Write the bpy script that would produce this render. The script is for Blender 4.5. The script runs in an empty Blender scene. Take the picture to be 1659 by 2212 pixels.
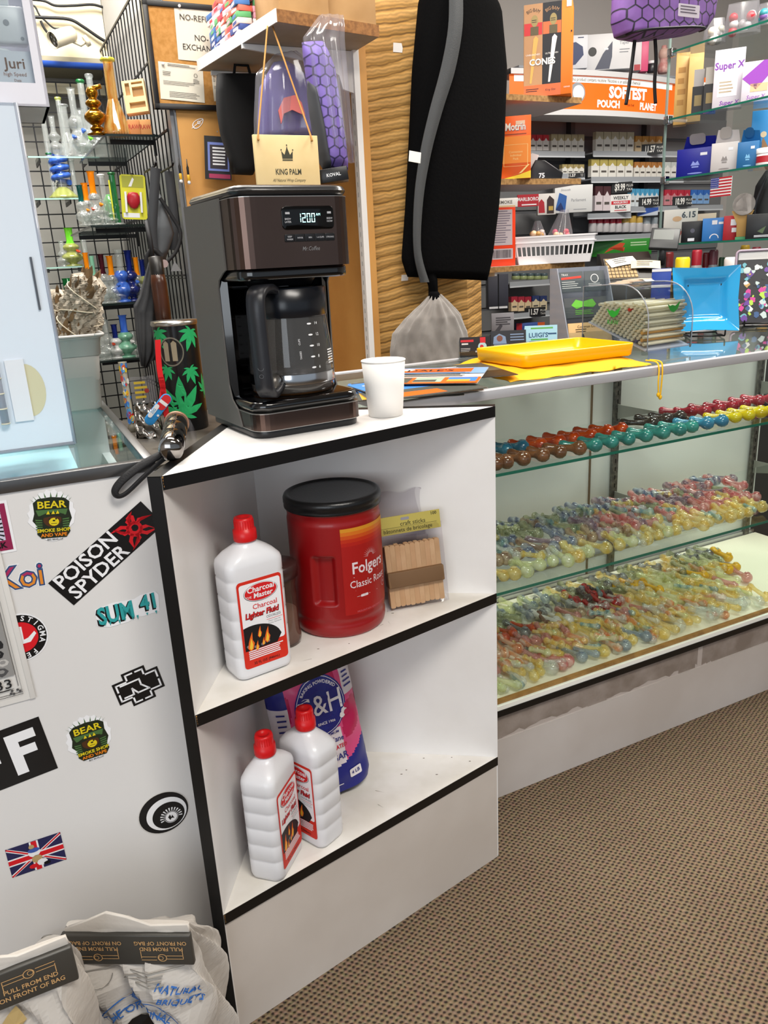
import bpy,bmesh,math,random
from mathutils import Matrix,Vector
random.seed(7)
D = bpy.data
S = bpy.context.scene
COL = S.collection
PI = math.pi
R = math.radians
# ---------------------------------------------------------------- camera
FPX = 1693.5
PITCH,ROLL,CH = 0.3096,-0.0531,1.2109
cF = Vector((0,math.cos(PITCH),-math.sin(PITCH)))
_u = Vector((0,math.sin(PITCH),math.cos(PITCH)))
_r = Vector((1,0,0))
cR = math.cos(ROLL) * _r + math.sin(ROLL) * _u
cU = -math.sin(ROLL) * _r + math.cos(ROLL) * _u
cO = Vector((0,0,CH))
cam_data = D.cameras.new('camera')
cam_data.sensor_fit = 'VERTICAL'
cam_data.sensor_height = 36
cam_data.lens = FPX * 36 / 2212
cam_data.clip_start = 0.02
cam_data.clip_end = 60
cam = D.objects.new('camera',cam_data)
COL.objects.link(cam)
cam.matrix_world = Matrix(((cR.x,cU.x,-cF.x,cO.x),(cR.y,cU.y,-cF.y,cO.y),(cR.z,cU.z,-cF.z,cO.z),(0,0,0,1)))
S.camera = cam
# ---------------------------------------------------------------- world, lights, exposure
S.view_settings.view_transform = 'Standard'
S.view_settings.look = 'None'
S.view_settings.gamma = 1
S.view_settings.use_curve_mapping = False
S.view_settings.exposure = 0.0
S.cycles.max_bounces = 10
S.cycles.transparent_max_bounces = 24
S.cycles.caustics_reflective = False
S.cycles.caustics_refractive = False
world = D.worlds.new('world')
S.world = world
world.use_nodes = True
world.node_tree.nodes['Background'].inputs[0].default_value = (0.80,0.90,1.0,1)
world.node_tree.nodes['Background'].inputs[1].default_value = 0.55
def area(name,loc,size,power,col=(1,1,1),rot=(0,0,0)):
 l = D.lights.new(name,'AREA')
 l.shape = 'RECTANGLE'
 l.size,l.size_y = size
 l.energy = power
 l.color = col
 o = D.objects.new(name,l)
 COL.objects.link(o)
 o.location = loc
 o.rotation_euler = rot
 return o
WARM = (1.0,0.95,0.87)
area('front_room_light',(0.7,-0.2,2.64),(1.2,0.6),60,WARM)
area('aisle_light',(-0.25,1.55,2.64),(1.2,0.5),40,WARM)
area('rack_light',(1.45,2.35,2.64),(1.2,0.5),62,WARM)
area('glass_room_light',(-0.95,2.55,2.64),(0.8,0.5),52,(1.0,0.97,0.93))
area('window_daylight',(-1.2,-2.6,1.6),(2.4,1.6),48,(0.86,0.93,1.0),(R(90),0,R(-12)))
# ---------------------------------------------------------------- frames of reference in the shop
AC = R(64.0)                      # bearing of the display case front
def fdir(a): return Vector((math.sin(a),math.cos(a),0))
class Frame:
 def __init__(s,o,a):
  s.o = Vector((o[0],o[1],0)); s.a = a; s.x = fdir(a); s.y = fdir(a - PI / 2); s.rz = PI / 2 - a
 def w(s,x,y,z=0): return s.o + s.x * x + s.y * y + Vector((0,0,z))
 def l(s,P):
  q = P - s.o
  return Vector((q.dot(s.x),q.dot(s.y),P.z))
 def m(s,x=0,y=0,z=0,rz=0): return Matrix.Translation(s.w(x,y,z)) @ Matrix.Rotation(s.rz + rz,4,'Z')
FC = Frame((0.2032,1.5219),AC)          # right display case: x along its front, y into its depth
FK = Frame((-0.3219,1.0844),R(65.5))    # left counter: its front right corner
ZC = 0.961
def ray(u,v): return cF + cR * ((u - 829.5) / FPX) - cU * ((v - 1106) / FPX)
def at_z(u,v,z):
 d = ray(u,v); return cO + d * ((z - CH) / d.z)
def at_p(u,v,p,n):
 d = ray(u,v); return cO + d * ((p - cO).dot(n) / d.dot(n))
def at_y(u,v,yl,F=None):               # point seen there on the upright plane yl deep in a frame; returned in that frame
 F = F or FC
 return F.l(at_p(u,v,F.w(0,yl),F.y))
def at_x(u,v,xl,F=None):
 F = F or FC
 return F.l(at_p(u,v,F.w(xl,0),F.x))
def at_d(u,v,dist):
 d = ray(u,v); return cO + d * dist / d.y
# ---------------------------------------------------------------- materials
def lin(h):
 if not isinstance(h,str): return (h[0],h[1],h[2],1)
 h = h.lstrip('#'); v = [int(h[i:i + 2],16) / 255 for i in (0,2,4)]
 return tuple((c / 12.92 if c <= .04045 else ((c + .055) / 1.055) ** 2.4) for c in v) + (1,)
MATS = {}
def nd(nt,t,**k):
 n = nt.nodes.new(t)
 for a,b in k.items():
  if a[0] == 'i' and a[1:].isdigit(): n.inputs[int(a[1:])].default_value = b
  else: setattr(n,a,b)
 return n
def mat(name,col='#808080',rough=.5,metal=0.,spec=.5,coat=0.,emit=None,es=0.,alpha=1.,var=None,vs=20.,bump=0.,bs=200.,sheen=0.,trans=0.,ior=1.45):
 """plain procedural material; var = second colour mixed in by noise of scale vs; bump = fine relief"""
 if name in MATS: return MATS[name]
 m = D.materials.new(name); MATS[name] = m
 m.use_nodes = True; nt = m.node_tree; b = nt.nodes['Principled BSDF']
 I = b.inputs
 I['Base Color'].default_value = lin(col); I['Roughness'].default_value = rough; I['Metallic'].default_value = metal
 I['Specular IOR Level'].default_value = spec; I['Coat Weight'].default_value = coat; I['IOR'].default_value = ior
 I['Alpha'].default_value = alpha; I['Sheen Weight'].default_value = sheen; I['Transmission Weight'].default_value = trans
 if emit: I['Emission Color'].default_value = lin(emit); I['Emission Strength'].default_value = es
 if var or bump:
  tc = nd(nt,'ShaderNodeTexCoord')
 if var:
  n = nd(nt,'ShaderNodeTexNoise'); n.inputs['Scale'].default_value = vs; n.inputs['Detail'].default_value = 4
  nt.links.new(tc.outputs['Object'],n.inputs['Vector'])
  r = nd(nt,'ShaderNodeValToRGB'); r.color_ramp.elements[0].position = .38; r.color_ramp.elements[1].position = .66
  r.color_ramp.elements[0].color = lin(col); r.color_ramp.elements[1].color = lin(var)
  nt.links.new(n.outputs['Fac'],r.inputs[0]); nt.links.new(r.outputs[0],I['Base Color'])
 if bump:
  n2 = nd(nt,'ShaderNodeTexNoise'); n2.inputs['Scale'].default_value = bs; n2.inputs['Detail'].default_value = 3
  nt.links.new(tc.outputs['Object'],n2.inputs['Vector'])
  bp = nd(nt,'ShaderNodeBump'); bp.inputs['Strength'].default_value = bump; bp.inputs['Distance'].default_value = .002
  nt.links.new(n2.outputs['Fac'],bp.inputs['Height']); nt.links.new(bp.outputs[0],I['Normal'])
 return m
def glass(name,tint='#ffffff',amount=.9,rough=.02,body=None,bodymix=0.,ior=1.45):
 """thin clear material: light goes straight through the tint, the surface mirrors by Fresnel; body = cloudy colour mixed in"""
 if name in MATS: return MATS[name]
 m = D.materials.new(name); MATS[name] = m
 m.use_nodes = True; nt = m.node_tree; nt.nodes.remove(nt.nodes['Principled BSDF'])
 out = nt.nodes['Material Output']
 t = nd(nt,'ShaderNodeBsdfTransparent'); t.inputs[0].default_value = lin(tint)
 g = nd(nt,'ShaderNodeBsdfGlossy'); g.inputs['Roughness'].default_value = rough; g.inputs[0].default_value = (1,1,1,1)
 fr = nd(nt,'ShaderNodeFresnel'); fr.inputs[0].default_value = ior
 mx = nd(nt,'ShaderNodeMixShader')
 ge = nd(nt,'ShaderNodeNewGeometry'); iv = nd(nt,'ShaderNodeMath',operation='SUBTRACT'); iv.inputs[0].default_value = 1; nt.links.new(ge.outputs['Backfacing'],iv.inputs[1])
 ml = nd(nt,'ShaderNodeMath',operation='MULTIPLY'); nt.links.new(fr.outputs[0],ml.inputs[0]); nt.links.new(iv.outputs[0],ml.inputs[1])
 nt.links.new(ml.outputs[0],mx.inputs[0]); nt.links.new(g.outputs[0],mx.inputs[2])
 if body:
  df = nd(nt,'ShaderNodeBsdfDiffuse'); df.inputs[0].default_value = lin(body)
  m2 = nd(nt,'ShaderNodeMixShader'); m2.inputs[0].default_value = bodymix
  nt.links.new(t.outputs[0],m2.inputs[1]); nt.links.new(df.outputs[0],m2.inputs[2]); nt.links.new(m2.outputs[0],mx.inputs[1])
 else: nt.links.new(t.outputs[0],mx.inputs[1])
 nt.links.new(mx.outputs[0],out.inputs[0])
 return m
# ---------------------------------------------------------------- mesh builder
def TR(x=0,y=0,z=0): return Matrix.Translation((x,y,z))
def RX(a): return Matrix.Rotation(a,4,'X')
def RY(a): return Matrix.Rotation(a,4,'Y')
def RZ(a): return Matrix.Rotation(a,4,'Z')
def SC(x,y,z): return Matrix.Diagonal((x,y,z,1))
FRONT = RX(PI / 2)                          # puts flat XY print on a face that looks towards -y
class MB:
 def __init__(s): s.bm = bmesh.new()
 def _add(s,vs,fs,m=0,M=None,smooth=False):
  if M is not None: vs = [M @ Vector(v) for v in vs]
  bv = [s.bm.verts.new(v) for v in vs]
  for f in fs:
   try:
    q = s.bm.faces.new([bv[i] for i in f]); q.material_index = m; q.smooth = smooth
   except ValueError: pass
  return bv
 def box(s,x0,x1,y0,y1,z0,z1,m=0,bev=0,M=None,seg=2):
  vs = [(x,y,z) for x in (x0,x1) for y in (y0,y1) for z in (z0,z1)]
  fs = [(0,1,3,2),(4,6,7,5),(0,4,5,1),(2,3,7,6),(0,2,6,4),(1,5,7,3)]
  if not bev: s._add(vs,fs,m,M); return s
  b = bmesh.new(); bv = [b.verts.new(v) for v in vs]
  for f in fs: b.faces.new([bv[i] for i in f])
  bmesh.ops.recalc_face_normals(b,faces=b.faces)
  bmesh.ops.bevel(b,geom=b.edges[:],offset=bev,segments=seg,profile=.5,affect='EDGES')
  s.join(b,m,M,True); return s
 def join(s,b,m=0,M=None,smooth=False):
  b.verts.index_update()
  s._add([v.co.copy() for v in b.verts],[[v.index for v in f.verts] for f in b.faces],m,M,smooth); b.free()
 def prism(s,poly,z0,z1,m=0,M=None,bev=0,seg=2,smooth=False):
  n = len(poly)
  vs = [(p[0],p[1],z0) for p in poly] + [(p[0],p[1],z1) for p in poly]
  fs = [list(range(n - 1,-1,-1)),list(range(n,2 * n))] + [(i,(i + 1) % n,n + (i + 1) % n,n + i) for i in range(n)]
  if not bev: s._add(vs,fs,m,M,smooth); return s
  b = bmesh.new(); bv = [b.verts.new(v) for v in vs]
  for f in fs: b.faces.new([bv[i] for i in f])
  bmesh.ops.recalc_face_normals(b,faces=b.faces)
  eds = [e for e in b.edges if abs(e.verts[0].co.z - e.verts[1].co.z) < 1e-9]
  bmesh.ops.bevel(b,geom=eds,offset=bev,segments=seg,profile=.5,affect='EDGES')
  s.join(b,m,M,True); return s
 def cyl(s,p0,p1,r0,r1=None,n=16,m=0,cap=True,smooth=True,M=None):
  p0,p1 = Vector(p0),Vector(p1); r1 = r0 if r1 is None else r1
  d = (p1 - p0).normalized(); a = d.orthogonal().normalized(); c = d.cross(a)
  vs = []
  for p,r in ((p0,r0),(p1,r1)):
   vs += [p + (a * math.cos(t) + c * math.sin(t)) * r for t in [2 * PI * i / n for i in range(n)]]
  s._add(vs,[(i,(i + 1) % n,n + (i + 1) % n,n + i) for i in range(n)],m,M,smooth)
  if cap: s._add(vs,[list(range(n - 1,-1,-1)),list(range(n,2 * n))],m,M,False)
  return s
 def lathe(s,prof,n=24,m=0,M=None,sx=1,sy=1,smooth=True,a0=0,a1=2 * PI,sup=0):
  """sup = super-ellipse exponent for rounded-square sections"""
  full = abs(a1 - a0 - 2 * PI) < 1e-6; k = n if full else n + 1
  vs = []
  for r,z in prof:
   for i in range(k):
    t = a0 + (a1 - a0) * i / n
    c,q = math.cos(t),math.sin(t); w = 1
    if sup: w = (abs(c) ** sup + abs(q) ** sup) ** (-1 / sup)
    vs.append((r * c * w * sx,r * q * w * sy,z))
  fs = []
  for j in range(len(prof) - 1):
   for i in range(n):
    i2 = (i + 1) % k
    fs.append((j * k + i,j * k + i2,(j + 1) * k + i2,(j + 1) * k + i))
  s._add(vs,fs,m,M,smooth); return s
 def tube(s,pts,r,n=8,m=0,M=None,cap=True,flat=1.):
  pts = [Vector(p) for p in pts]; L = len(pts)
  rr = r if isinstance(r,(list,tuple)) else [r] * L
  vs = []; a = None
  for i,p in enumerate(pts):
   d = (pts[min(i + 1,L - 1)] - pts[max(i - 1,0)]).normalized()
   if a is None: a = d.orthogonal().normalized()
   a = (a - d * a.dot(d)).normalized(); c = d.cross(a)
   vs += [p + (a * math.cos(t) + c * math.sin(t) * flat) * rr[i] for t in [2 * PI * j / n for j in range(n)]]
  fs = [(i * n + j,i * n + (j + 1) % n,(i + 1) * n + (j + 1) % n,(i + 1) * n + j) for i in range(L - 1) for j in range(n)]
  s._add(vs,fs,m,M,True)
  if cap: s._add(vs,[list(range(n - 1,-1,-1)),list(range((L - 1) * n,L * n))],m,M,False)
  return s
 def grid(s,fn,nu,nv,m=0,M=None,smooth=True,closed=False):
  k = nu if closed else nu + 1
  vs = [fn(i / nu,j / nv) for j in range(nv + 1) for i in range(k)]
  fs = [(j * k + i,j * k + (i + 1) % k,(j + 1) * k + (i + 1) % k,(j + 1) * k + i) for j in range(nv) for i in range(nu)]
  s._add(vs,fs,m,M,smooth); return s
 def poly(s,pts,m=0,M=None,z=0):
  s._add([(p[0],p[1],p[2] if len(p) > 2 else z) for p in pts],[list(range(len(pts)))],m,M); return s
 def rect(s,x0,y0,x1,y1,z=0,m=0,M=None): return s.poly([(x0,y0),(x1,y0),(x1,y1),(x0,y1)],m,M,z)
 def disc(s,x,y,r,z=0,m=0,M=None,n=24,ry=None): return s.poly([(x + r * math.cos(2 * PI * i / n),y + (ry or r) * math.sin(2 * PI * i / n)) for i in range(n)],m,M,z)
 def ring(s,x,y,r0,r1,z=0,m=0,M=None,n=28,sy=1.,a0=0,a1=2 * PI):
  vs = []
  for i in range(n + 1):
   t = a0 + (a1 - a0) * i / n
   vs += [(x + r0 * math.cos(t),y + r0 * sy * math.sin(t),z),(x + r1 * math.cos(t),y + r1 * sy * math.sin(t),z)]
  s._add(vs,[(2 * i,2 * i + 1,2 * i + 3,2 * i + 2) for i in range(n)],m,M); return s
 def text(s,t,size,x=0,y=0,z=0,m=0,M=None,al='C',bold=0.,sx=1.,arc=0.,shear=0.,space=1.,sp=.0):
  """flat lettering in the XY plane, cap height about .7 size; arc > 0 bows it on a circle of that radius"""
  c = D.curves.new('t','FONT'); c.body = t; c.size = size; c.align_x = {'C': 'CENTER','L': 'LEFT','R': 'RIGHT'}[al]; c.align_y = 'CENTER'
  c.offset = bold * size; c.shear = shear; c.space_character = space; c.resolution_u = 2; c.fill_mode = 'FRONT'
  o = D.objects.new('t',c)
  me = D.meshes.new_from_object(o)
  vs = []
  for v in me.vertices:
   px,py = v.co.x * sx,v.co.y
   if arc:
    a = px / arc; px,py = (arc + py) * math.sin(a),(arc + py) * math.cos(a) - arc
   vs.append((x + px,y + py,z))
  s._add(vs,[list(p.vertices) for p in me.polygons],m,M)
  D.objects.remove(o); D.curves.remove(c); D.meshes.remove(me); return s
 def bars(s,x0,y0,x1,y1,n,z=0,m=0,M=None,fill=.5,jit=.3):
  """n thin printed lines standing for paragraphs too small to read"""
  h = (y1 - y0) / n
  for i in range(n): s.rect(x0,y1 - (i + fill) * h,x1 - (x1 - x0) * jit * random.random(),y1 - i * h,z,m,M)
  return s
 def warp(s,fn):
  for v in s.bm.verts: v.co = fn(v.co)
  return s
 def build(s,name,mats,parent=None,M=None,sub=0):
  bmesh.ops.remove_doubles(s.bm,verts=s.bm.verts,dist=1e-6)
  bmesh.ops.recalc_face_normals(s.bm,faces=s.bm.faces)
  me = D.meshes.new(name); s.bm.to_mesh(me); s.bm.free()
  for q in (mats if isinstance(mats,(list,tuple)) else [mats]): me.materials.append(q)
  o = D.objects.new(name,me); COL.objects.link(o)
  if parent: o.parent = parent
  if M is not None: o.matrix_local = M
  if sub:
   md = o.modifiers.new('smooth','SUBSURF'); md.levels = sub; md.render_levels = sub
  return o
def tag(o,label=None,cat=None,group=None,kind=None):
 if label: o['label'] = label
 if cat: o['category'] = cat
 if group: o['group'] = group
 if kind: o['kind'] = kind
 return o
def thing(name,label,cat,M=None,group=None):
 o = D.objects.new(name,None); COL.objects.link(o); o.empty_display_size = .05
 if M is not None: o.matrix_world = M
 return tag(o,label,cat,group)
def dup(o,M=None,label=None,group=None):
 def rec(a,p):
  c = a.copy(); COL.objects.link(c)
  if p: c.parent = p
  for ch in list(a.children): rec(ch,c)
  return c
 c = rec(o,None)
 if M is not None: c.matrix_world = M
 if label: c['label'] = label
 if group: c['group'] = group
 return c
def struct(o): o['kind'] = 'structure'; return o
def facing(u0,v0,u1,v1,yl=None,xl=None,dist=None,P=None,turn=0.,F=None):
 """stand a thing at a real place so that it turns its front to the shop: returns matrix at the foot of its front, width, height"""
 uc = (u0 + u1) / 2
 if P is None:
  if yl is not None: P = (F or FC).w(*at_y(uc,v1,yl,F))
  elif xl is not None: P = (F or FC).w(*at_x(uc,v1,xl,F))
  else: P = at_d(uc,v1,dist)
 a = math.atan2(P.x,P.y); zd = (P - cO).dot(cF)
 n = fdir(a)
 h = at_p(uc,v0,P,n).z - P.z
 return Matrix.Translation(P) @ Matrix.Rotation(-a + R(turn),4,'Z'),abs(u1 - u0) / FPX * zd / max(.3,math.cos(R(turn))),abs(h)
def rr(x0,y0,x1,y1,r,n=5):
 """rounded rectangle outline"""
 out = []
 for cx,cy,a in ((x1 - r,y0 + r,-PI / 2),(x1 - r,y1 - r,0),(x0 + r,y1 - r,PI / 2),(x0 + r,y0 + r,PI)):
  out += [(cx + r * math.cos(a + PI / 2 * i / n),cy + r * math.sin(a + PI / 2 * i / n)) for i in range(n + 1)]
 return out
def interp(tab,t):
 for (a,b),(c,d) in zip(tab,tab[1:]):
  if t <= c: return b + (d - b) * (t - a) / (c - a)
 return tab[-1][1]
def spline(pts,k=6):
 P = [Vector(p) for p in pts]; out = []
 for i in range(len(P) - 1):
  a,b,c,d = P[max(i - 1,0)],P[i],P[i + 1],P[min(i + 2,len(P) - 1)]
  for j in range(k):
   t = j / k
   out.append(.5 * (2 * b + (c - a) * t + (2 * a - 5 * b + 4 * c - d) * t * t + (3 * b - a - 3 * c + d) * t ** 3))
 return out + [P[-1]]
# ================================================================ large structure
WHITE = mat('white laminate','#e9e7e6',.38,var='#e2dfdd',vs=6)
WHITEP = mat('white paint','#d9d4cf',.6)
BLACK = mat('black edge band','#08080a',.35)
RAW = mat('raw chipboard','#9c7440',.8,var='#6f4d25',vs=160)
STEEL = mat('brushed steel','#b9bcc0',.3,1)
DARKSTEEL = mat('dark steel','#4c4c4e',.4,1)
GLASSC = glass('clear glass','#fafdfc',rough=.01)
GREENEDGE = mat('green glass edge','#1d6a58',.15,spec=.8)
BROWNWOOD = mat('varnished wood','#a9793f',.5,var='#8a5d2b',vs=30)
def carpet():
 m = D.materials.new('loop carpet'); m.use_nodes = True; nt = m.node_tree; b = nt.nodes['Principled BSDF']
 L = nt.links.new
 g = nd(nt,'ShaderNodeNewGeometry')
 mp = nd(nt,'ShaderNodeMapping'); mp.inputs['Rotation'].default_value = (0,0,R(-11)); L(g.outputs['Position'],mp.inputs[0])
 wob = nd(nt,'ShaderNodeTexNoise'); wob.inputs['Scale'].default_value = 75; L(g.outputs['Position'],wob.inputs['Vector'])
 off = nd(nt,'ShaderNodeVectorMath',operation='MULTIPLY_ADD'); off.inputs[1].default_value = (.0075,.005,0); L(wob.outputs['Color'],off.inputs[0]); L(mp.outputs[0],off.inputs[2])
 sp = nd(nt,'ShaderNodeSeparateXYZ'); L(off.outputs[0],sp.inputs[0])
 def M(op,a,bb=None):
  n = nd(nt,'ShaderNodeMath',operation=op)
  for i,v in enumerate((a,bb)):
   if v is None: continue
   if isinstance(v,(int,float)): n.inputs[i].default_value = v
   else: L(v,n.inputs[i])
  return n.outputs[0]
 kx,ky = 2 * PI / .0150,2 * PI / .0115
 sx,sy = M('SINE',M('MULTIPLY',sp.outputs[0],kx / 1)),M('SINE',M('MULTIPLY',sp.outputs[1],ky / 1))
 lat = M('MULTIPLY',sx,sy)                              # staggered lattice of loops
 r = nd(nt,'ShaderNodeValToRGB'); cr = r.color_ramp
 cr.elements[0].position = .0; cr.elements[0].color = lin('#8a745c')
 e = cr.elements.new(.55); e.color = lin('#75624c'); cr.elements[-1].position = .86; cr.elements[-1].color = lin('#332a24')
 v = M('ADD',M('MULTIPLY',lat,.5),.5); L(v,r.inputs[0])
 n = nd(nt,'ShaderNodeTexNoise'); n.inputs['Scale'].default_value = 3.5; n.inputs['Detail'].default_value = 6; L(g.outputs['Position'],n.inputs['Vector'])
 n2 = nd(nt,'ShaderNodeTexNoise'); n2.inputs['Scale'].default_value = 150; L(g.outputs['Position'],n2.inputs['Vector'])
 mx = nd(nt,'ShaderNodeMixRGB',blend_type='OVERLAY'); mx.inputs[0].default_value = .35; L(r.outputs[0],mx.inputs[1]); L(n2.outputs['Color'],mx.inputs[2])
 hs = nd(nt,'ShaderNodeHueSaturation'); L(mx.outputs[0],hs.inputs['Color']); L(M('ADD',M('MULTIPLY',n.outputs['Fac'],.4),.8),hs.inputs['Value'])
 hs.inputs['Saturation'].default_value = .9
 L(hs.outputs[0],b.inputs['Base Color']); b.inputs['Roughness'].default_value = .95; b.inputs['Specular IOR Level'].default_value = .1
 bp = nd(nt,'ShaderNodeBump'); bp.inputs['Strength'].default_value = .8; bp.inputs['Distance'].default_value = .004; bp.invert = True; L(v,bp.inputs['Height']); L(bp.outputs[0],b.inputs['Normal'])
 return m
CARPET = carpet()
def slab(name,x0,x1,y0,y1,z0,z1,m,F=None):
 b = MB(); b.box(x0,x1,y0,y1,z0,z1)
 return struct(b.build(name,m,None,(F or FC).m()))
slab('floor',-4.2,4.6,-5.2,2.6,-.06,0,CARPET)
slab('ceiling',-4.2,4.6,-5.2,2.6,2.7,2.76,mat('ceiling tile','#d6d3ce',.9,bump=.3,bs=90))
slab('wall_back',-.2,4.6,1.95,2.05,0,2.7,mat('grey back wall','#b3aeaa',.8))
slab('wall_right',4.5,4.6,-5.2,1.95,0,2.7,WHITEP)
slab('wall_left',-4.2,-4.1,-5.2,2.6,0,2.7,WHITEP)
slab('wall_rear',-4.1,-.2,2.35,2.45,0,2.7,mat('grey glass room wall','#a5a29a',.8))
slab('wall_partition',-.238,-.2,1.17,2.35,0,2.7,mat('grey partition','#9d9b98',.8))
# ---------------------------------------------------------------- corner shelf unit
LX,RX_,BX = Vector((-.286,.985,0)),Vector((.2032,1.356,0)),Vector((-.241,1.427,0))
T = .0182
def shelf_unit():
 t = thing('corner_shelf','white triangular corner shelf with black edge bands carrying the coffee maker','shelf',TR(*BX))
 l,r,b = LX - BX,RX_ - BX,Vector((0,0,0))
 la = (b - l).normalized(); ln = Vector((-la.y,la.x,0))            # along and out of the left panel
 ba = (r - b).normalized(); bn = Vector((-ba.y,ba.x,0))
 xy = lambda *ps: [(p.x,p.y) for p in ps]
 q = MB(); q.prism(xy(l,b + bn * T,b + bn * T + ln * T,l + ln * T),0,.9590); q.build('left_panel',WHITE,t)
 fr_ = la * -.0012
 q = MB(); q.prism(xy(l + fr_,l,l + ln * T,l + ln * T + fr_),0,.9602)
 q.prism(xy(l + fr_,b + bn * T,b + bn * T + ln * T,l + ln * T + fr_),.9590,.9602); q.build('edge_band',BLACK,t)
 q = MB(); q.prism(xy(b,r,r + bn * T,b + bn * T),0,.9590); q.build('back_panel',WHITE,t)
 q = MB(); q.prism(xy(b,r,r + bn * T,b + bn * T),.9590,.9602); q.build('edge_band',BLACK,t)
 fa = (r - l).normalized(); fn = Vector((fa.y,-fa.x,0))
 e = .001
 for nm,zt in (('top_board',.96),('shelf_board',.6049),('shelf_board',.2451)):
  li,ri = l + la * .0006 - ln * .0002,r - fa * .0004
  q = MB(); q.prism(xy(li,ri,b + fa * .0004),zt - T,zt - .0004); s = q.build(nm,mat('scuffed white laminate','#ece9e5',.45,var='#d9d4cb',vs=9) if zt < .9 else WHITE,t)
  q = MB(); q.prism(xy(li + fn * e,ri + fn * e,ri,li),zt - T - .0006,zt + .0002); q.build('edge_band',BLACK,s)
  q = MB()
  for k in range(4): q.prism(xy(li + fn * (e * 1.3) + fa * (.0002 + .0006 * k),li + fn * (e * 1.3) + fa * (.0022 - .0003 * k),li + fa * .002,li),zt - .003 - k * .004,zt - .0005 - k * .004)
  q.build('chipped_corner',RAW,s)
  if zt < .9:
   q = MB()
   for k in range(9):
    w = random.random(); u = random.random() * (1 - w) ; p = li * (1 - w - u) + ri * w + b * u + la * .02
    q.disc(p.x,p.y,.0012 + .0016 * random.random(),zt - .0002,n=7,ry=.0012)
   for k in range(5):
    w = .25 + .4 * random.random(); p = li * (1 - w) + ri * w + la * (.04 + .05 * random.random()); a = random.random() * 3
    q.poly([(p.x,p.y),(p.x + .022 * math.cos(a),p.y + .012 * math.sin(a)),(p.x + .021 * math.cos(a),p.y + .0128 * math.sin(a))],z=zt - .0002)
   tag(q.build('dirt_marks',mat('old dirt','#6d6152',.9),s),kind='stuff')
 q = MB(); q.prism(xy(l + la * .004,r - fa * .003,r - fa * .003 - fn * .016,l + la * .004 - fn * .016),0,.2451 - T - .0006); q.build('kick_panel',mat('worn white kick panel','#cfc7c0',.5,var='#c4bbb3',vs=4),t)
 return t
shelf_unit()
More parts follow.
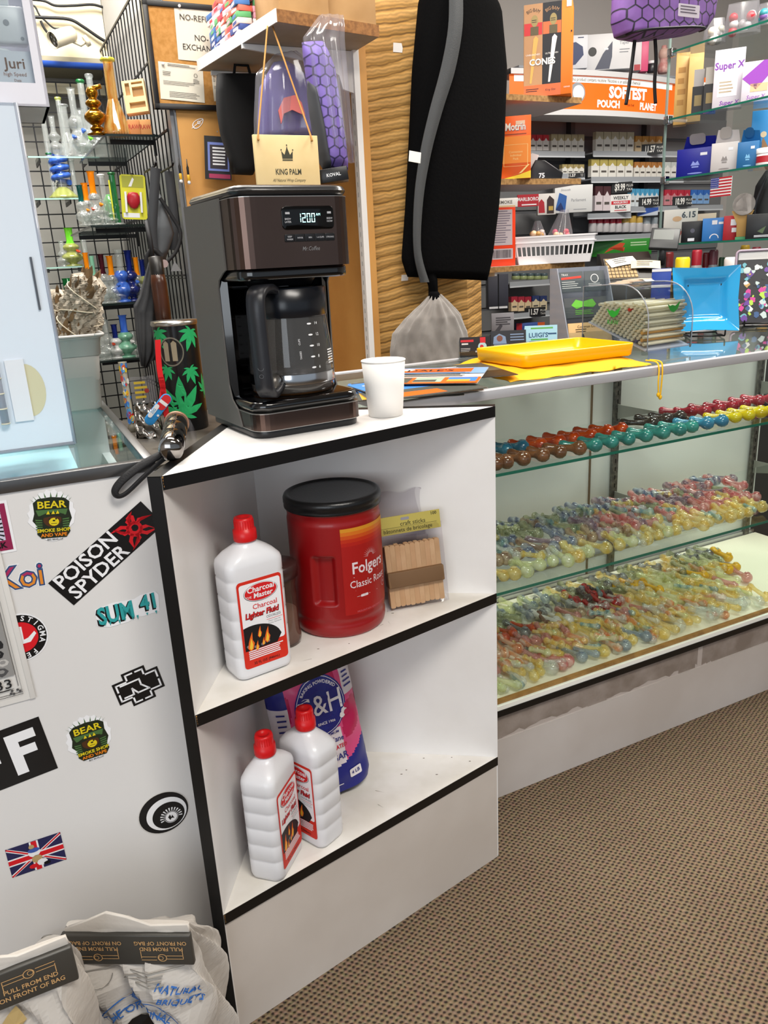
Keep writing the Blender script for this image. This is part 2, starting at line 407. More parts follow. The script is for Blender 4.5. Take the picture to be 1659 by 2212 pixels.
# ---------------------------------------------------------------- right display case
def display_case():
 t = thing('glass_display_case','long white glass fronted display case full of glass pipes','display case',FC.m())
 x0,x1,dp = -.2,1.42,.478
 ZD = .236
 q = MB(); q.box(x0,x1,.006,dp,0,.155); q.build('kick_panel',mat('white kick board','#cbc4c0',.5,var='#bfb6b0',vs=3),t)
 q = MB(); q.box(x0,x1,.010,dp - .01,.155,.2206)
 stain = mat('stripped grey board','#83766c',.8,var='#9d9189',vs=14,bump=.3)
 k = q.build('stripped_strip',stain,t)
 q = MB()
 for a,b_ in ((.05,.30),(.36,.6),(.66,.72)):
  n = 16; pts = [(a + (b_ - a) * i / n,.1555 + .012 * random.random()) for i in range(n + 1)]
  q.poly([(a,.155)] + pts + [(b_,.155)],M=TR(0,.0096,0) @ FRONT)
 q.box(.667,.683,.0094,.0099,.155,.2206)
 q.build('paint_remnant',mat('white paint remnant','#b7aca6',.7),k)
 q = MB(); q.box(x0,x1,0,dp,.2206,ZD + .0003); q.box(x0,x1,-.0016,0,.2206,ZD); q.build('deck_edge_band',BLACK,t)
 q = MB(); q.box(x0,x1,0,dp,ZD + .0003,.2471); q.build('deck',mat('bright white lip','#f6f5ee',.4),t)
 q = MB(); q.box(x0,x1,.008,.02,.2471,.254); q.build('wood_batten',BROWNWOOD,t)
 q = MB(); q.box(x0,x1,.02,.45,.2471,.2505); q.build('case_liner',mat('cream liner','#ede6d0',.7),t)
 q = MB(); q.box(x0 + .004,x1,.001,.005,.2471,.9414); q.build('front_pane',GLASSC,t)
 q = MB(); q.box(x0,x0 + .004,.006,dp,.2471,.9414); q.build('end_pane',GLASSC,t)
 DOOR = mat('white sliding door','#ecece6',.3)
 for a,b_,yy in ((x0 + .01,.678,.462),(.684,1.42,.470)):
  q = MB(); q.box(a,b_,yy,yy + .006,.2505,.9414); q.build('sliding_door',DOOR,t)
 q = MB(); q.box(.6782,.6838,.4585,.462,.2505,.9414); q.build('door_edge',mat('brown door edge','#6f5a45',.6),t)
 for xx in (.772,1.38):
  q = MB(); q.box(xx - .011,xx + .011,.452,.4618,.2505,.9414); s = q.build('slotted_upright',mat('slotted upright steel','#5b5b58',.45,.8,var='#7f7d76',vs=90),t)
  q = MB()
  for k in range(26): q.box(xx - .002,xx + .002,.4516,.452,.27 + k * .0255,.282 + k * .0255)
  q.build('slot',mat('slot shadow black','#111111',.8),s)
 q = MB(); q.box(x0 + .02,x1,.452,.4612,.315,.323); q.box(x0 + .02,x1,.456,.4612,.2505,.262); q.build('door_track',STEEL,t)
 for zz,d in ((.785,.27),(.5204,.37)):
  q = MB(); q.box(x0 + .006,x1,.0068,d,zz - .006,zz); s = q.build('glass_shelf',GLASSC,t)
  q = MB(); q.box(x0 + .006,x1,.0060,.0068,zz - .0062,zz + .0002); q.build('polished_edge',GREENEDGE,s)
  for xx in (.772,1.38):
   q = MB(); P = [(xx,.45,zz - .007),(xx,.45,zz - .05),(xx,d - .1,zz - .017),(xx,d - .11,zz - .007)]
   q._add([(p[0] - .0016,p[1],p[2]) for p in P] + [(p[0] + .0016,p[1],p[2]) for p in P],[(0,1,2,3),(7,6,5,4),(0,4,5,1),(1,5,6,2),(2,6,7,3),(3,7,4,0)])
   q.build('shelf_bracket',mat('grey bracket','#8e8e88',.5,.3),s)
 q = MB(); q.box(x0 - .004,x1,-.006,.014,.9416,.9612,bev=.0015)
 q.box(x0 - .004,x0 + .016,-.006,dp,.9416,.9612,bev=.0015)
 q.box(x0 - .004,x1,dp - .016,dp + .004,.9416,.9612,bev=.0015); q.build('top_frame',mat('satin aluminium','#bdbcc0',.4,.25),t)
 q = MB(); q.box(x0 + .016,x1,.014,dp - .016,.9525,.9590); q.build('top_pane',glass('counter glass','#f4faf8',rough=.02,ior=1.5),t)
 q = MB(); q.box(x0 + .03,.05,.016,.02,.9416,.9524); q.build('corner_clip',BLACK,t)
 return t
display_case()
# ---------------------------------------------------------------- left counter
def left_counter():
 t = thing('glass_top_counter','white counter with stickered front and glass top beside corner shelf','counter',FK.m())
 x0 = -1.15
 q = MB(); q.box(x0,0,0,.018,.0,.948); q.build('front_panel',mat('white counter front','#d9d7d6',.33),t)
 q = MB(); q.box(-.016,0,.018,.64,0,.85); q.box(x0,x0 + .016,.018,.64,0,.948); q.build('end_panel',WHITE,t)
 q = MB(); q.box(x0,0,.624,.64,0,.948); q.build('rear_panel',WHITE,t)
 q = MB(); q.box(x0 + .02,-.085,.02,.62,.890,.896); q.build('display_deck',mat('pale blue deck','#e0f8fd',.5),t)
 q = MB(); q.box(-.12,-.018,.02,.62,.800,.806); q.build('lower_deck',mat('pale green deck','#cfdccb',.5),t)
 q = MB(); q.box(x0,.002,-.003,.012,.944,.9612,bev=.001); q.box(-.012,.002,.012,.65,.944,.9612,bev=.001); q.box(x0,.002,.63,.65,.944,.9612,bev=.001)
 q.build('top_frame',mat('dull grey metal trim','#6d6d6e',.35,.9),t)
 q = MB(); q.box(x0,-.012,.012,.63,.9535,.9600); q.build('top_pane',glass('blue tinted counter glass','#eefafc',rough=.02,ior=1.5),t)
 return t
left_counter()
# ================================================================ coffee maker, carafe, cup
CMF = Frame((-.1835,1.170),R(60))
def coffee_maker():
 W,Dp = .186,.225
 t = thing('coffee_maker','black and dark stainless drip coffee maker on top of white corner shelf','coffee maker',CMF.m(0,0,.9602))
 GREY = mat('warm dark grey plastic','#5d5a57',.42,bump=.15,bs=900)
 BLK = mat('gloss black plastic','#060608',.12,coat=.5)
 BLM = mat('satin black plastic','#121215',.32)
 SS = mat('dark stainless','#54443e',.24,1,var='#5f4e47',vs=3)
 LINE = mat('bright seam','#b9b6b2',.3,.9)
 def plan(y0,y1,r,i=0): return rr(i,y0 + i,W - i,y1 - i,r,6)
 q = MB(); q.prism(plan(.004,Dp,.026,.002),0,.012,bev=.002); q.build('base_foot',BLM,t)
 q = MB(); q.prism(plan(0,Dp,.028),.012,.038); b = q.build('base_band',SS,t)
 q = MB(); q.prism(plan(-.0003,Dp,.028,-.0003),.0116,.0124); q.prism(plan(-.0003,Dp,.028,-.0003),.0378,.0386); q.build('seam',LINE,b)
 q = MB(); q.prism(plan(.001,Dp,.028,.001),.0386,.056,bev=.008,seg=4); q.build('base_top',BLK,t)
 q = MB(); q.lathe([(0,.0565),(.066,.0565),(.069,.0545)],40,M=TR(W / 2 + .004,.080,0)); q.build('warming_plate',mat('worn black plate','#1c1a18',.35,.3),t)
 # rear column: grey outside, black bay inside
 q = MB(); q.prism([(0,.105),(.012,.098),(.030,.148),(W / 2 - .05,.163),(W / 2 + .05,.163),(W - .03,.148),(W - .012,.098),(W,.105),(W,Dp - .02),(W - .02,Dp),(.02,Dp),(0,Dp - .02)],.052,.248); q.build('bay_wall',BLK,t)
 q = MB()
 prof = [(.1,.012),(Dp,.012),(Dp,.349),(.062,.349),(.062,.249),(.075,.245),(.096,.235),(.103,.222),(.103,.075),(.094,.052),(.075,.040),(.062,.012)]
 for sx,x in ((0,-.0012),(1,W + .0012)):
  q.prism(prof,0,.0024,M=Matrix(((0,0,1,x - .0012),(1,0,0,0),(0,1,0,0),(0,0,0,1))))
 q.box(.0,W,Dp - .002,Dp + .001,.012,.349); q.build('side_panel',GREY,t)
 q = MB(); q.prism(plan(.004,Dp,.026,.004),.232,.249,bev=.004); q.build('head_underside',BLK,t)
 q = MB(); q.prism(plan(0,Dp,.030),.249,.346); h = q.build('head_band',SS,t)
 q = MB(); q.prism(plan(-.0004,Dp,.030,-.0004),.3455,.3464); q.build('seam',LINE,h)
 q = MB(); q.prism(plan(.0,Dp,.030),.3464,.362,bev=.009,seg=4); q.build('lid',mat('satin black lid','#1d1d20',.3,coat=.2),t)
 q = MB(); q.box(W / 2 - .07,W / 2 + .07,.06,Dp - .02,.3615,.3626,bev=.0004); q.build('lid_seam',BLM,t)
 # brew basket seen over the carafe
 q = MB(); q.lathe([(.058,.234),(.05,.2225),(.046,.2222),(0,.2222)],32,M=TR(W / 2,.085,0)); q.build('brew_basket',BLM,t)
 # control panel; print is laid out in front view with x from the left edge
 M0 = TR(0,-.0002,0) @ FRONT
 q = MB(); q.prism(rr(.068,.300,.152,.3325,.007),-.001,.0012,M=M0,bev=.0008); p = q.build('display_panel',mat('display black','#030304',.08),t)
 LCD = mat('lit digits','#bff5f0',.5,emit='#a8f4ee',es=2.2); PR = mat('grey print','#a9a9ad',.5)
 q = MB(); zz = .0014
 segs = {'1': 'bc','2': 'abged','0': 'abcdef'}
 x = .0925
 for ch in '1200':
  w,hgt,s = .0055,.0125,.0011; y0 = .3100; sl = -.04
  dd = {'a': (0,hgt - s,w,hgt),'d': (0,0,w,s),'g': (0,hgt / 2 - s / 2,w,hgt / 2 + s / 2),'b': (w - s,hgt / 2 + .0006,w,hgt - .0006),'c': (w - s,.0006,w,hgt / 2 - .0006),'e': (0,.0006,s,hgt / 2 - .0006),'f': (0,hgt / 2 + .0006,s,hgt - .0006)}
  for c in segs[ch]:
   a = dd[c]; q.rect(x + a[0],y0 + a[1],x + a[2],y0 + a[3],zz,0,M0)
  x += .0075
 q.text('AM',.0050,x + .0035,.3205,zz,0,M0)
 q.rect(.0735,.3215,.0805,.3245,zz,1,M0); q.rect(.141,.3215,.1475,.3245,zz,1,M0)
 q.text('BREW',.0036,.077,.3150,zz,1,M0,bold=.02); q.text('LATER',.0036,.077,.3110,zz,1,M0,bold=.02)
 q.text('BREW',.0036,.1445,.3150,zz,1,M0,bold=.02); q.text('NOW',.0036,.1445,.3110,zz,1,M0,bold=.02)
 q.build('display_print',[LCD,PR],p)
 for i,s in enumerate((('KEEP','WARM'),('HOUR',),('MIN',),('1-4 CUPS',),('STRONG',))):
  a = .070 + i * .0164
  q = MB(); q.prism(rr(a,.2835,a + .0160,.2945,.0022 if i in (0,4) else .0008,3),-.001,.001,M=M0,bev=.0005); bt = q.build('button',BLM,t)
  q = MB()
  for j,w in enumerate(s): q.text(w,.0031,a + .008,.289 + (.0018 - .0037 * j if len(s) > 1 else 0),.0012,0,M0,bold=.02)
  q.build('button_print',PR,bt)
 q = MB(); q.text('Mr.Coffee',.0082,.111,.2735,.0004,0,M0,bold=.008,shear=.25,sx=.85); q.build('brand_print',mat('silver print','#8f8b8a',.35,.6),t)
 return t
coffee_maker()
def carafe():
 t = thing('coffee_carafe','empty glass coffee carafe with black handle inside the coffee maker bay','carafe',CMF.m(.098,.076,1.0172))
 GL = glass('carafe glass','#d2cecb',rough=.02,body='#8a8784',bodymix=.16)
 BLK = mat('carafe black','#141519',.3)
 q = MB(); q.lathe([(0,.001),(.058,.001),(.066,.006),(.0675,.016),(.0672,.05),(.064,.09),(.0605,.118),(.0595,.126)],48); q.build('glass_body',GL,t)
 q = MB(); q.lathe([(.0615,.118),(.0625,.120),(.0635,.160),(.060,.162),(0,.163)],48); q.build('collar',mat('carafe collar','#0d1016',.25),t)
 q = MB(); q.lathe([(.0681,.017),(.0684,.0185),(.0684,.0315),(.0680,.033)],48); q.build('metal_band',mat('polished band','#b7b9bd',.15,1),t)
 q = MB(); q.lathe([(.050,.0),(.062,.001),(.0655,.0045)],40); q.build('base_rim',mat('amber rim','#5a3a1c',.3),t)
 # handle: a loop seen almost end on, turned to the front left
 H = RZ(R(-136))
 q = MB()
 sec = lambda x,z,w,d: [(x,-w,z),(x,w,z)]
 out = spline([(.058,0,.158),(.082,0,.163),(.108,0,.158),(.117,0,.140),(.116,0,.09),(.113,0,.03),(.108,0,.018),(.100,0,.012),(.086,0,.014),(.07,0,.02)],5)
 vs,fs = [],[]
 L = len(out)
 for i,p in enumerate(out):
  d = (out[min(i + 1,L - 1)] - out[max(i - 1,0)]).normalized(); nrm = Vector((-d.z,0,d.x))
  for a,c in ((-.0125,.004),(-.0145,0),(-.0125,-.007),(.0125,-.007),(.0145,0),(.0125,.004)):
   vs.append(p + nrm * -c + Vector((0,a,0)))
 for i in range(L - 1):
  for j in range(6): fs.append((i * 6 + j,i * 6 + (j + 1) % 6,i * 6 + 6 + (j + 1) % 6,i * 6 + 6 + j))
 fs += [(0,1,2,3,4,5),tuple(range(L * 6 - 1,L * 6 - 7,-1))]
 q._add(vs,fs,0,H,True); q.build('handle',mat('handle black','#1b1c21',.38),t)
 q = MB(); q.box(.060,.105,-.009,.009,.157,.168,bev=.004,M=H); q.build('lid_latch',BLK,t)
 q = MB(); q.tube([(.105,0,.018),(.09,0,.024),(.072,0,.028)],[.009,.012,.010],10,M=H); q.build('lower_clamp',mat('worn metal clamp','#6f6c68',.35,.7),t)
 q = MB()
 for zc,r0,r1 in ((.052,.0042,.005),(.040,.003,.0037)):
  q.ring(0,zc,r0,r1,0,M=H @ TR(.1215,0,0) @ RZ(PI / 2) @ FRONT,sy=.8)
 q.build('handle_mark',mat('faint mark','#55565a',.5),t)
 # printed scale, bent round the glass on the side that faces the shop
 q = MB(); a0 = R(-80)
 for i,s in enumerate(('14','12','10','8','6','4')):
  z = .108 - i * .0165
  q.poly([(.004 * math.cos(a) - .004,z + .0014 * math.sin(a)) for a in [2 * PI * k / 10 for k in range(10)]])
  q.text(s,.0062,.0055,z,0,al='L')
 q.bars(.030,.042,.050,.066,6,fill=.45,jit=.1)
 q.text('CUPS',.004,-.024,.082,0,M=TR(-.024,.082,0) @ RZ(PI / 2) @ TR(.024,-.082,0)); q.text('TASSES',.004,-.024,.062,0,M=TR(-.024,.062,0) @ RZ(PI / 2) @ TR(.024,-.062,0))
 def bend(c):
  r = interp([(0,.0660),(.016,.0677),(.05,.0674),(.09,.0643),(.118,.0608)],c.y) + .0004
  a = a0 + c.x / r
  return Vector((r * math.cos(a),r * math.sin(a),c.y))
 q.warp(bend); q.build('scale_print',mat('white carafe print','#e8e8ea',.6),t)
 return t
carafe()
def paper_cup():
 t = thing('paper_cup','plain white paper cup standing right of the coffee maker','cup',TR(.012,1.330,.9602))
 P = mat('white paper','#e6e3df',.7)
 q = MB(); q.lathe([(.0,.004),(.0265,.004),(.0285,0),(.0292,.0),(.0368,.0925),(.0350,.0925),(.0275,.008),(0,.008)],40); q.build('cup_wall',P,t)
 q = MB(); q.lathe([(.0362 + .0016 * math.cos(a),.0922 + .0016 * math.sin(a)) for a in [2 * PI * k / 10 for k in range(11)]],40); q.build('rolled_rim',P,t)
 return t
paper_cup()
# ================================================================ things on the corner shelf
def loft(q,secs,n=5,m=0,M=None,cap=True):
 """secs: (z, half width, half depth, corner radius[, dx, dy])"""
 rows = []
 for s in secs:
  z,w,d,r = s[:4]; dx,dy = (s[4],s[5]) if len(s) > 4 else (0,0)
  rows.append([(x + dx,y + dy,z) for x,y in rr(-w,-d,w,d,min(r,w - 1e-5,d - 1e-5),n)])
 k = len(rows[0])
 q._add([p for r_ in rows for p in r_],[(j * k + i,j * k + (i + 1) % k,(j + 1) * k + (i + 1) % k,(j + 1) * k + i) for j in range(len(rows) - 1) for i in range(k)],m,M,True)
 if cap: q._add([p for r_ in (rows[0],rows[-1]) for p in r_],[list(range(k))[::-1],list(range(k,2 * k))],m,M)
HDPE = mat('white bottle plastic','#dcdce0',.33,coat=.15)
REDCAP = mat('red cap plastic','#c80f14',.35)
LREDS = mat('label red','#d02a18',.5); LWHITE = mat('label white','#ecebee',.5); LBLACK = mat('label black','#141214',.5)
ORANGE = mat('label orange','#e8641c',.5); YEL = mat('flame yellow','#f2c13a',.5); GREYP = mat('label grey','#77777c',.5)
def bottle(M,label):
 t = thing('lighter_fluid_bottle',label,'bottle',M,'white bottles of charcoal lighter fluid')
 W,Dh = .0475,.031
 q = MB(); secs = [(0,W - .007,Dh - .007,.012),(.003,W - .002,Dh - .002,.014),(.010,W,Dh,.015),(.022,W,Dh,.015)]
 for k in range(5):
  z = .040 + k * .031
  secs += [(z - .0022,W,Dh,.015),(z,W - .0013,Dh,.015),(z + .0022,W,Dh,.015)]
 secs += [(.183,W,Dh,.015),(.190,W - .002,Dh - .001,.015),(.199,W - .010,Dh - .005,.017),(.207,W - .022,Dh - .012,.015),(.213,.0155,.0150,.0148),(.224,.0145,.0145,.0144)]
 loft(q,secs); q.build('bottle_body',HDPE,t)
 q = MB(); q.lathe([(0,.216),(.0172,.216),(.0180,.218),(.0176,.233),(.0150,.2345),(.0146,.249),(.0138,.252),(.0085,.252),(.008,.249),(0,.249)],28)
 c = q.build('cap',REDCAP,t)
 q = MB()
 for k in range(24):
  a = 2 * PI * k / 24; q.box(.0146,.0151,-.0006,.0006,.236,.248,M=RZ(a))
 q.build('cap_ribs',REDCAP,c)
 M0 = TR(0,-Dh - .0003,0) @ FRONT
 w = W - .010; lo,hi = .020,.163
 q = MB(); q.poly(rr(-w,lo,w,hi,.006),0,M0); lab = q.build('label',LREDS,t)
 q = MB(); z = .0002
 q.poly(rr(-w + .0035,lo + .036,w - .0028,hi - .005,.004),0,M0,z)
 f = .018; pan = [(-w + .0035 + (2 * w - .012) * (i / 16),lo + .036 + .034 * math.sqrt(max(0,1 - ((i / 16) * 1.0 - .25) ** 2 * 1.7))) for i in range(17)]
 q.poly([(-w + .0035,lo + .030)] + pan + [(w * .55,lo + .030)],1,M0,z * 2)
 for x,y,s in ((-.024,.062,1.15),(.004,.066,1.0),(-.008,.075,.7),(-.014,.054,.6),(-.003,.058,.5)):
  q.poly([(x + .006 * s * a,y + .013 * s * b) for a,b in ((-.8,-.5),(-.2,-.9),(.5,-.7),(.9,-.1),(.5,.3),(.55,1.2),(-.1,.6),(-.5,.1))],2,M0,z * 3)
  q.poly([(x + .0035 * s * a,y - .002 * s + .009 * s * b) for a,b in ((-.8,-.5),(-.2,-.9),(.5,-.7),(.8,-.1),(.3,1.0),(-.1,.5))],3,M0,z * 4)
 for k in range(14): q.disc(-.030 + .036 * random.random(),.052 + .010 * random.random(),.0025,z * 2.5,4,M0,6)
 q.disc(.001,.141,.0285,z * 2,1,M0,32,.0148); q.disc(.001,.1413,.0278,z * 3,0,M0,32,.0142); q.disc(.001,.1413,.0268,z * 4,5,M0,32,.0134)
 q.text('Charcoal',.0125,.001,.1465,z * 5,0,M0,bold=.02,shear=.1); q.text('Master',.0115,.004,.1362,z * 5,0,M0,bold=.02,shear=.1); q.text('THE',.005,-.0195,.1357,z * 5,0,M0)
 q.text('Charcoal',.0115,.006,.1185,z * 2,5,M0,bold=.012)
 for d,mm in ((.0006,1),(0,5)): q.text('Lighter Fluid',.0128,-.001 + d,.1065 - d,z * (4 if mm == 5 else 3),mm,M0,bold=.025 if mm == 5 else .05,shear=.15,sx=.88)
 q.text('ODORLESS',.006,.0185,.0965,z * 2,4,M0,bold=.01,sx=.85); q.rect(.006,.0915,w - .004,.0922,z * 2,5,M0)
 q.text('Meets Clean Air',.0032,.0195,.0885,z * 2,4,M0); q.text('Quality Standards',.0032,.0195,.0848,z * 2,4,M0)
 q.bars(-.029,lo + .013,.032,lo + .029,5,z * 2,0,M0,.55,.15)
 q.text('32 FL OZ (946mL)',.0058,0,lo + .0065,z * 2,1,M0,bold=.01)
 q.build('label_print',[LWHITE,LBLACK,ORANGE,YEL,GREYP,mat('oval red','#cf1b1f',.5)],lab)
 return t
bottle(TR(-.2115,1.1200,.6049) @ RZ(R(35)),'white lighter fluid bottle with red cap on upper shelf left of red canister')
bottle(TR(-.2130,1.0965,.2451) @ RZ(R(72)),'dirty white lighter fluid bottle on lowest shelf, leftmost and nearest the shelf front')
bottle(TR(-.1530,1.1660,.2451) @ RZ(R(-40)),'white lighter fluid bottle on lowest shelf with label turned left, before the sugar bag')
def canister():
 t = thing('coffee_canister','big red plastic coffee canister with black lid on upper shelf','canister',TR(-.0870,1.2810,.6049) @ RZ(R(-86)))
 # local +x looks at the camera, local +y to the right of it
 RED = mat('canister red','#8a070c',.36,coat=.2)
 Rc,Hc_ = .0800,.2270
 def rad(z):
  return Rc * interp([(0,.93),(.004,.975),(.012,1.0),(.020,1.0),(.024,.985),(.030,.985),(.034,1.0),(.2,1.0),(.205,.985),(.211,.985),(.215,1.0),(.222,1.0),(.227,.97)],z)
 def fn(u,v):
  a = 2 * PI * u; z = Hc_ * v; r = rad(z)
  for c0 in (R(-17),R(-17) + PI):
   da = (a - c0 + PI) % (2 * PI) - PI
   e = min(max(0,(R(15) - abs(da)) / R(4)),1) * min(max(0,(z - .060) / .006),1) * min(max(0,(.150 - z) / .006),1)
   r -= .009 * (e * e * (3 - 2 * e))
  return (r * math.cos(a),r * math.sin(a),z)
 q = MB(); q.grid(fn,144,90,closed=True); q.lathe([(0,0),(Rc * .93,0)],36); q.build('canister_body',RED,t)
 q = MB(); q.lathe([(Rc * 1.0,.218),(Rc * 1.035,.219),(Rc * 1.04,.222),(Rc * 1.02,.226),(Rc * 1.045,.228),(Rc * 1.045,.235),(Rc * 1.02,.240),(Rc * .96,.2415),(Rc * .93,.2385),(Rc * .88,.2378),(0,.2378)],64)
 q.build('lid',mat('black lid plastic','#101113',.3,bump=.1,bs=300),t)
 q = MB()                                    # label, laid flat (x = arc length, y = height) and wrapped round
 cols = ['#9c1210','#a91a10','#b32a10','#bf4a14','#c96a1a','#c98722']
 zl = .125
 n = 24
 for i in range(6):
  for j in range(n):
   x0,x1 = .008 + .113 * j / n,.008 + .113 * (j + 1) / n
   q.rect(x0,.158 + .0062 * i,x1,.158 + .0062 * (i + 1),0,i + 1)
 for j in range(n): q.rect(.008 + .113 * j / n,.042,.008 + .113 * (j + 1) / n,.158,0,1)
 M1 = TR(.062,.139,.0003)
 for k in range(13):
  a = PI * (k + .5) / 13; c,s_ = math.cos(a),math.sin(a)
  q.poly([(c * .006 - s_ * .0003,s_ * .006 + c * .0003),(c * .0165,s_ * .0165),(c * .006 + s_ * .0003,s_ * .006 - c * .0003)],0,M1)
 q.text('Folgers',.0285,.060,.1235,.0003,0,bold=.018,sx=.88)
 q.rect(.026,.108,.058,.1088,.0003,0); q.rect(.079,.108,.104,.1088,.0003,0)
 q.text('Classic Roast',.0180,.060,.0955,.0003,0,bold=.006,sx=.86)
 q.rect(.028,.084,.112,.0846,.0003,0); q.ring(.099,.079,.007,.0078,.0003,0); q.text('48',.006,.099,.079,.0003,0)
 q.rect(.030,.0730,.036,.0736,.0003,0); q.poly(rr(.037,.0712,.052,.0756,.0018),0,z=.0003); q.rect(.054,.0732,.076,.0737,.0003,0)
 q.text('MOUNTAIN GROWN COFFEE',.0050,.064,.046,.0003,7,sx=1.05)
 q.warp(lambda c: Vector(((rad(c.y) + .0006 + c.z) * math.cos(c.x / Rc),(rad(c.y) + .0006 + c.z) * math.sin(c.x / Rc),c.y)))
 q.build('label',[mat('label pale print','#d9c9cd',.5)] + [mat('label tone ' + c,c,.4) for c in cols] + [mat('label dim print','#c2606a',.5)],t)
 return t
canister()
def glass_jar():
 t = thing('lidded_jar','glass jar with dark brown lid squeezed behind the upper lighter fluid bottle','jar',TR(-.182,1.203,.6049))
 q = MB(); q.lathe([(0,.002),(.026,0),(.031,.004),(.032,.012),(.030,.03),(.029,.105),(.031,.118),(.0315,.128)],32); q.build('jar_glass',glass('brownish glass','#cdbfb8',body='#6b4f45',bodymix=.3),t)
 q = MB(); q.lathe([(0,.004),(.027,.004),(.0285,.012),(.027,.06),(.024,.062),(0,.061)],28); q.build('creamer_powder',mat('creamer powder','#b9a79c',.9),t)
 q = MB(); q.lathe([(.0305,.120),(.0345,.121),(.035,.140),(.033,.144),(0,.145)],36); q.build('lid',mat('dark brown lid','#3a2422',.35),t)
glass_jar()
def craft_sticks():
 M = TR(.050,1.312,.6075) @ RZ(R(15)) @ RY(R(-1.5)) @ RX(R(-8))
 t = thing('craft_stick_pack','bag of plain wooden craft sticks with yellow header leaning beside red canister','craft sticks',M)
 STK = [mat('birch ' + c,c,.7,var=d,vs=25) for c,d in (('#cda87e','#c19a70'),('#c9a177','#d3ae85'),('#c39a6f','#cca37a'))]
 for k in range(11):
  for l in range(2):
   x = -.047 + k * .0094
   q = MB(); q.prism(rr(x,.003 + random.random() * .003,x + .0092,.117 + random.random() * .003,.0028,3),-.014 + l * .007,-.0075 + l * .007,M=FRONT)
   q.build('craft_stick',STK[(k * 5 + l) % 3],t)
 q = MB(); q.box(-.0485,.0575,-.0085,.0158,.042,.071,bev=.002); q.build('paper_band',mat('brown paper band','#7d5f40',.7),t)
 q = MB(); q.box(-.055,.062,-.0012,.0012,.139,.172); hd = q.build('header_card',mat('khaki header card','#b3a553',.5),t)
 q = MB(); M1 = TR(0,-.0015,0) @ FRONT
 q.text('craft sticks',.011,.010,.1565,0,0,M1,bold=.005); q.rect(-.05,.1512,.055,.1517,0,0,M1); q.text('bâtonnets de bricolage',.010,.000,.1455,0,0,M1,bold=.005)
 q.text('100',.008,.050,.167,0,0,M1,bold=.02); q.poly(rr(-.012,.163,.004,.168,.002),1,M1)
 q.build('header_print',[mat('dark olive print','#3c3a1c',.6),mat('hang hole','#8b8a92',.6)],hd)
 def f(u,v):
  x = -.056 + .120 * u; b = (1 - abs(2 * u - 1) ** 4)
  d = b * interp([(0,.0),(.12,.0165),(.8,.0165),(1,.002)],v) + .0015 * math.sin(40 * u + 23 * v)
  return (x,-d,.150 * v)
 q = MB(); q.grid(f,30,20); q.grid(lambda u,v: (f(u,v)[0],-f(u,v)[1],f(u,v)[2]),30,20)
 q.build('clear_bag',glass('clear film','#f4f3f5',rough=.08),t)
craft_sticks()
def clear_pack():
 M = TR(.030,1.367,.7240) @ RZ(R(12))
 t = thing('empty_plastic_sleeve','crumpled clear plastic sleeve standing behind the yellow topped stick bag','plastic wrap',M)
 def f(u,v):
  s = 1 - .15 * v
  return ((-.052 + .1 * u) * s + .003 * v,.003 * math.sin(6 * u + 3 * v),.088 * v + .003 * math.sin(9 * u) * v)
 q = MB(); q.grid(f,34,16); q.build('sleeve',glass('clear film','#f4f3f5',rough=.08),t)
 q = MB(); q.grid(lambda u,v: (f(u,v)[0] * .95,f(u,v)[1] + .007 * math.sin(PI * u),f(u,v)[2]),34,16); q.build('inner_fold',glass('clear film','#f4f3f5',rough=.08),t)
 q = MB(); q.box(-.053,.049,-.005,.006,-.1188,0); q.build('tray',glass('clear film','#f4f3f5',rough=.08),t)
clear_pack()
def red_tub():
 t = thing('red_tub','dark red plastic tub hidden behind the two lower lighter fluid bottles','tub',TR(-.2360,1.2140,.2451) @ SC(.74,.74,.85))
 q = MB(); q.lathe([(0,0),(.031,0),(.034,.004),(.035,.02),(.035,.118),(.033,.122),(0,.122)],32); q.build('tub_body',mat('deep red plastic','#7c0a10',.4),t)
 q = MB(); q.lathe([(.0355,.118),(.037,.119),(.037,.132),(.035,.135),(0,.1345)],32); q.build('tub_lid',mat('red tub lid','#8c0d12',.35),t)
red_tub()
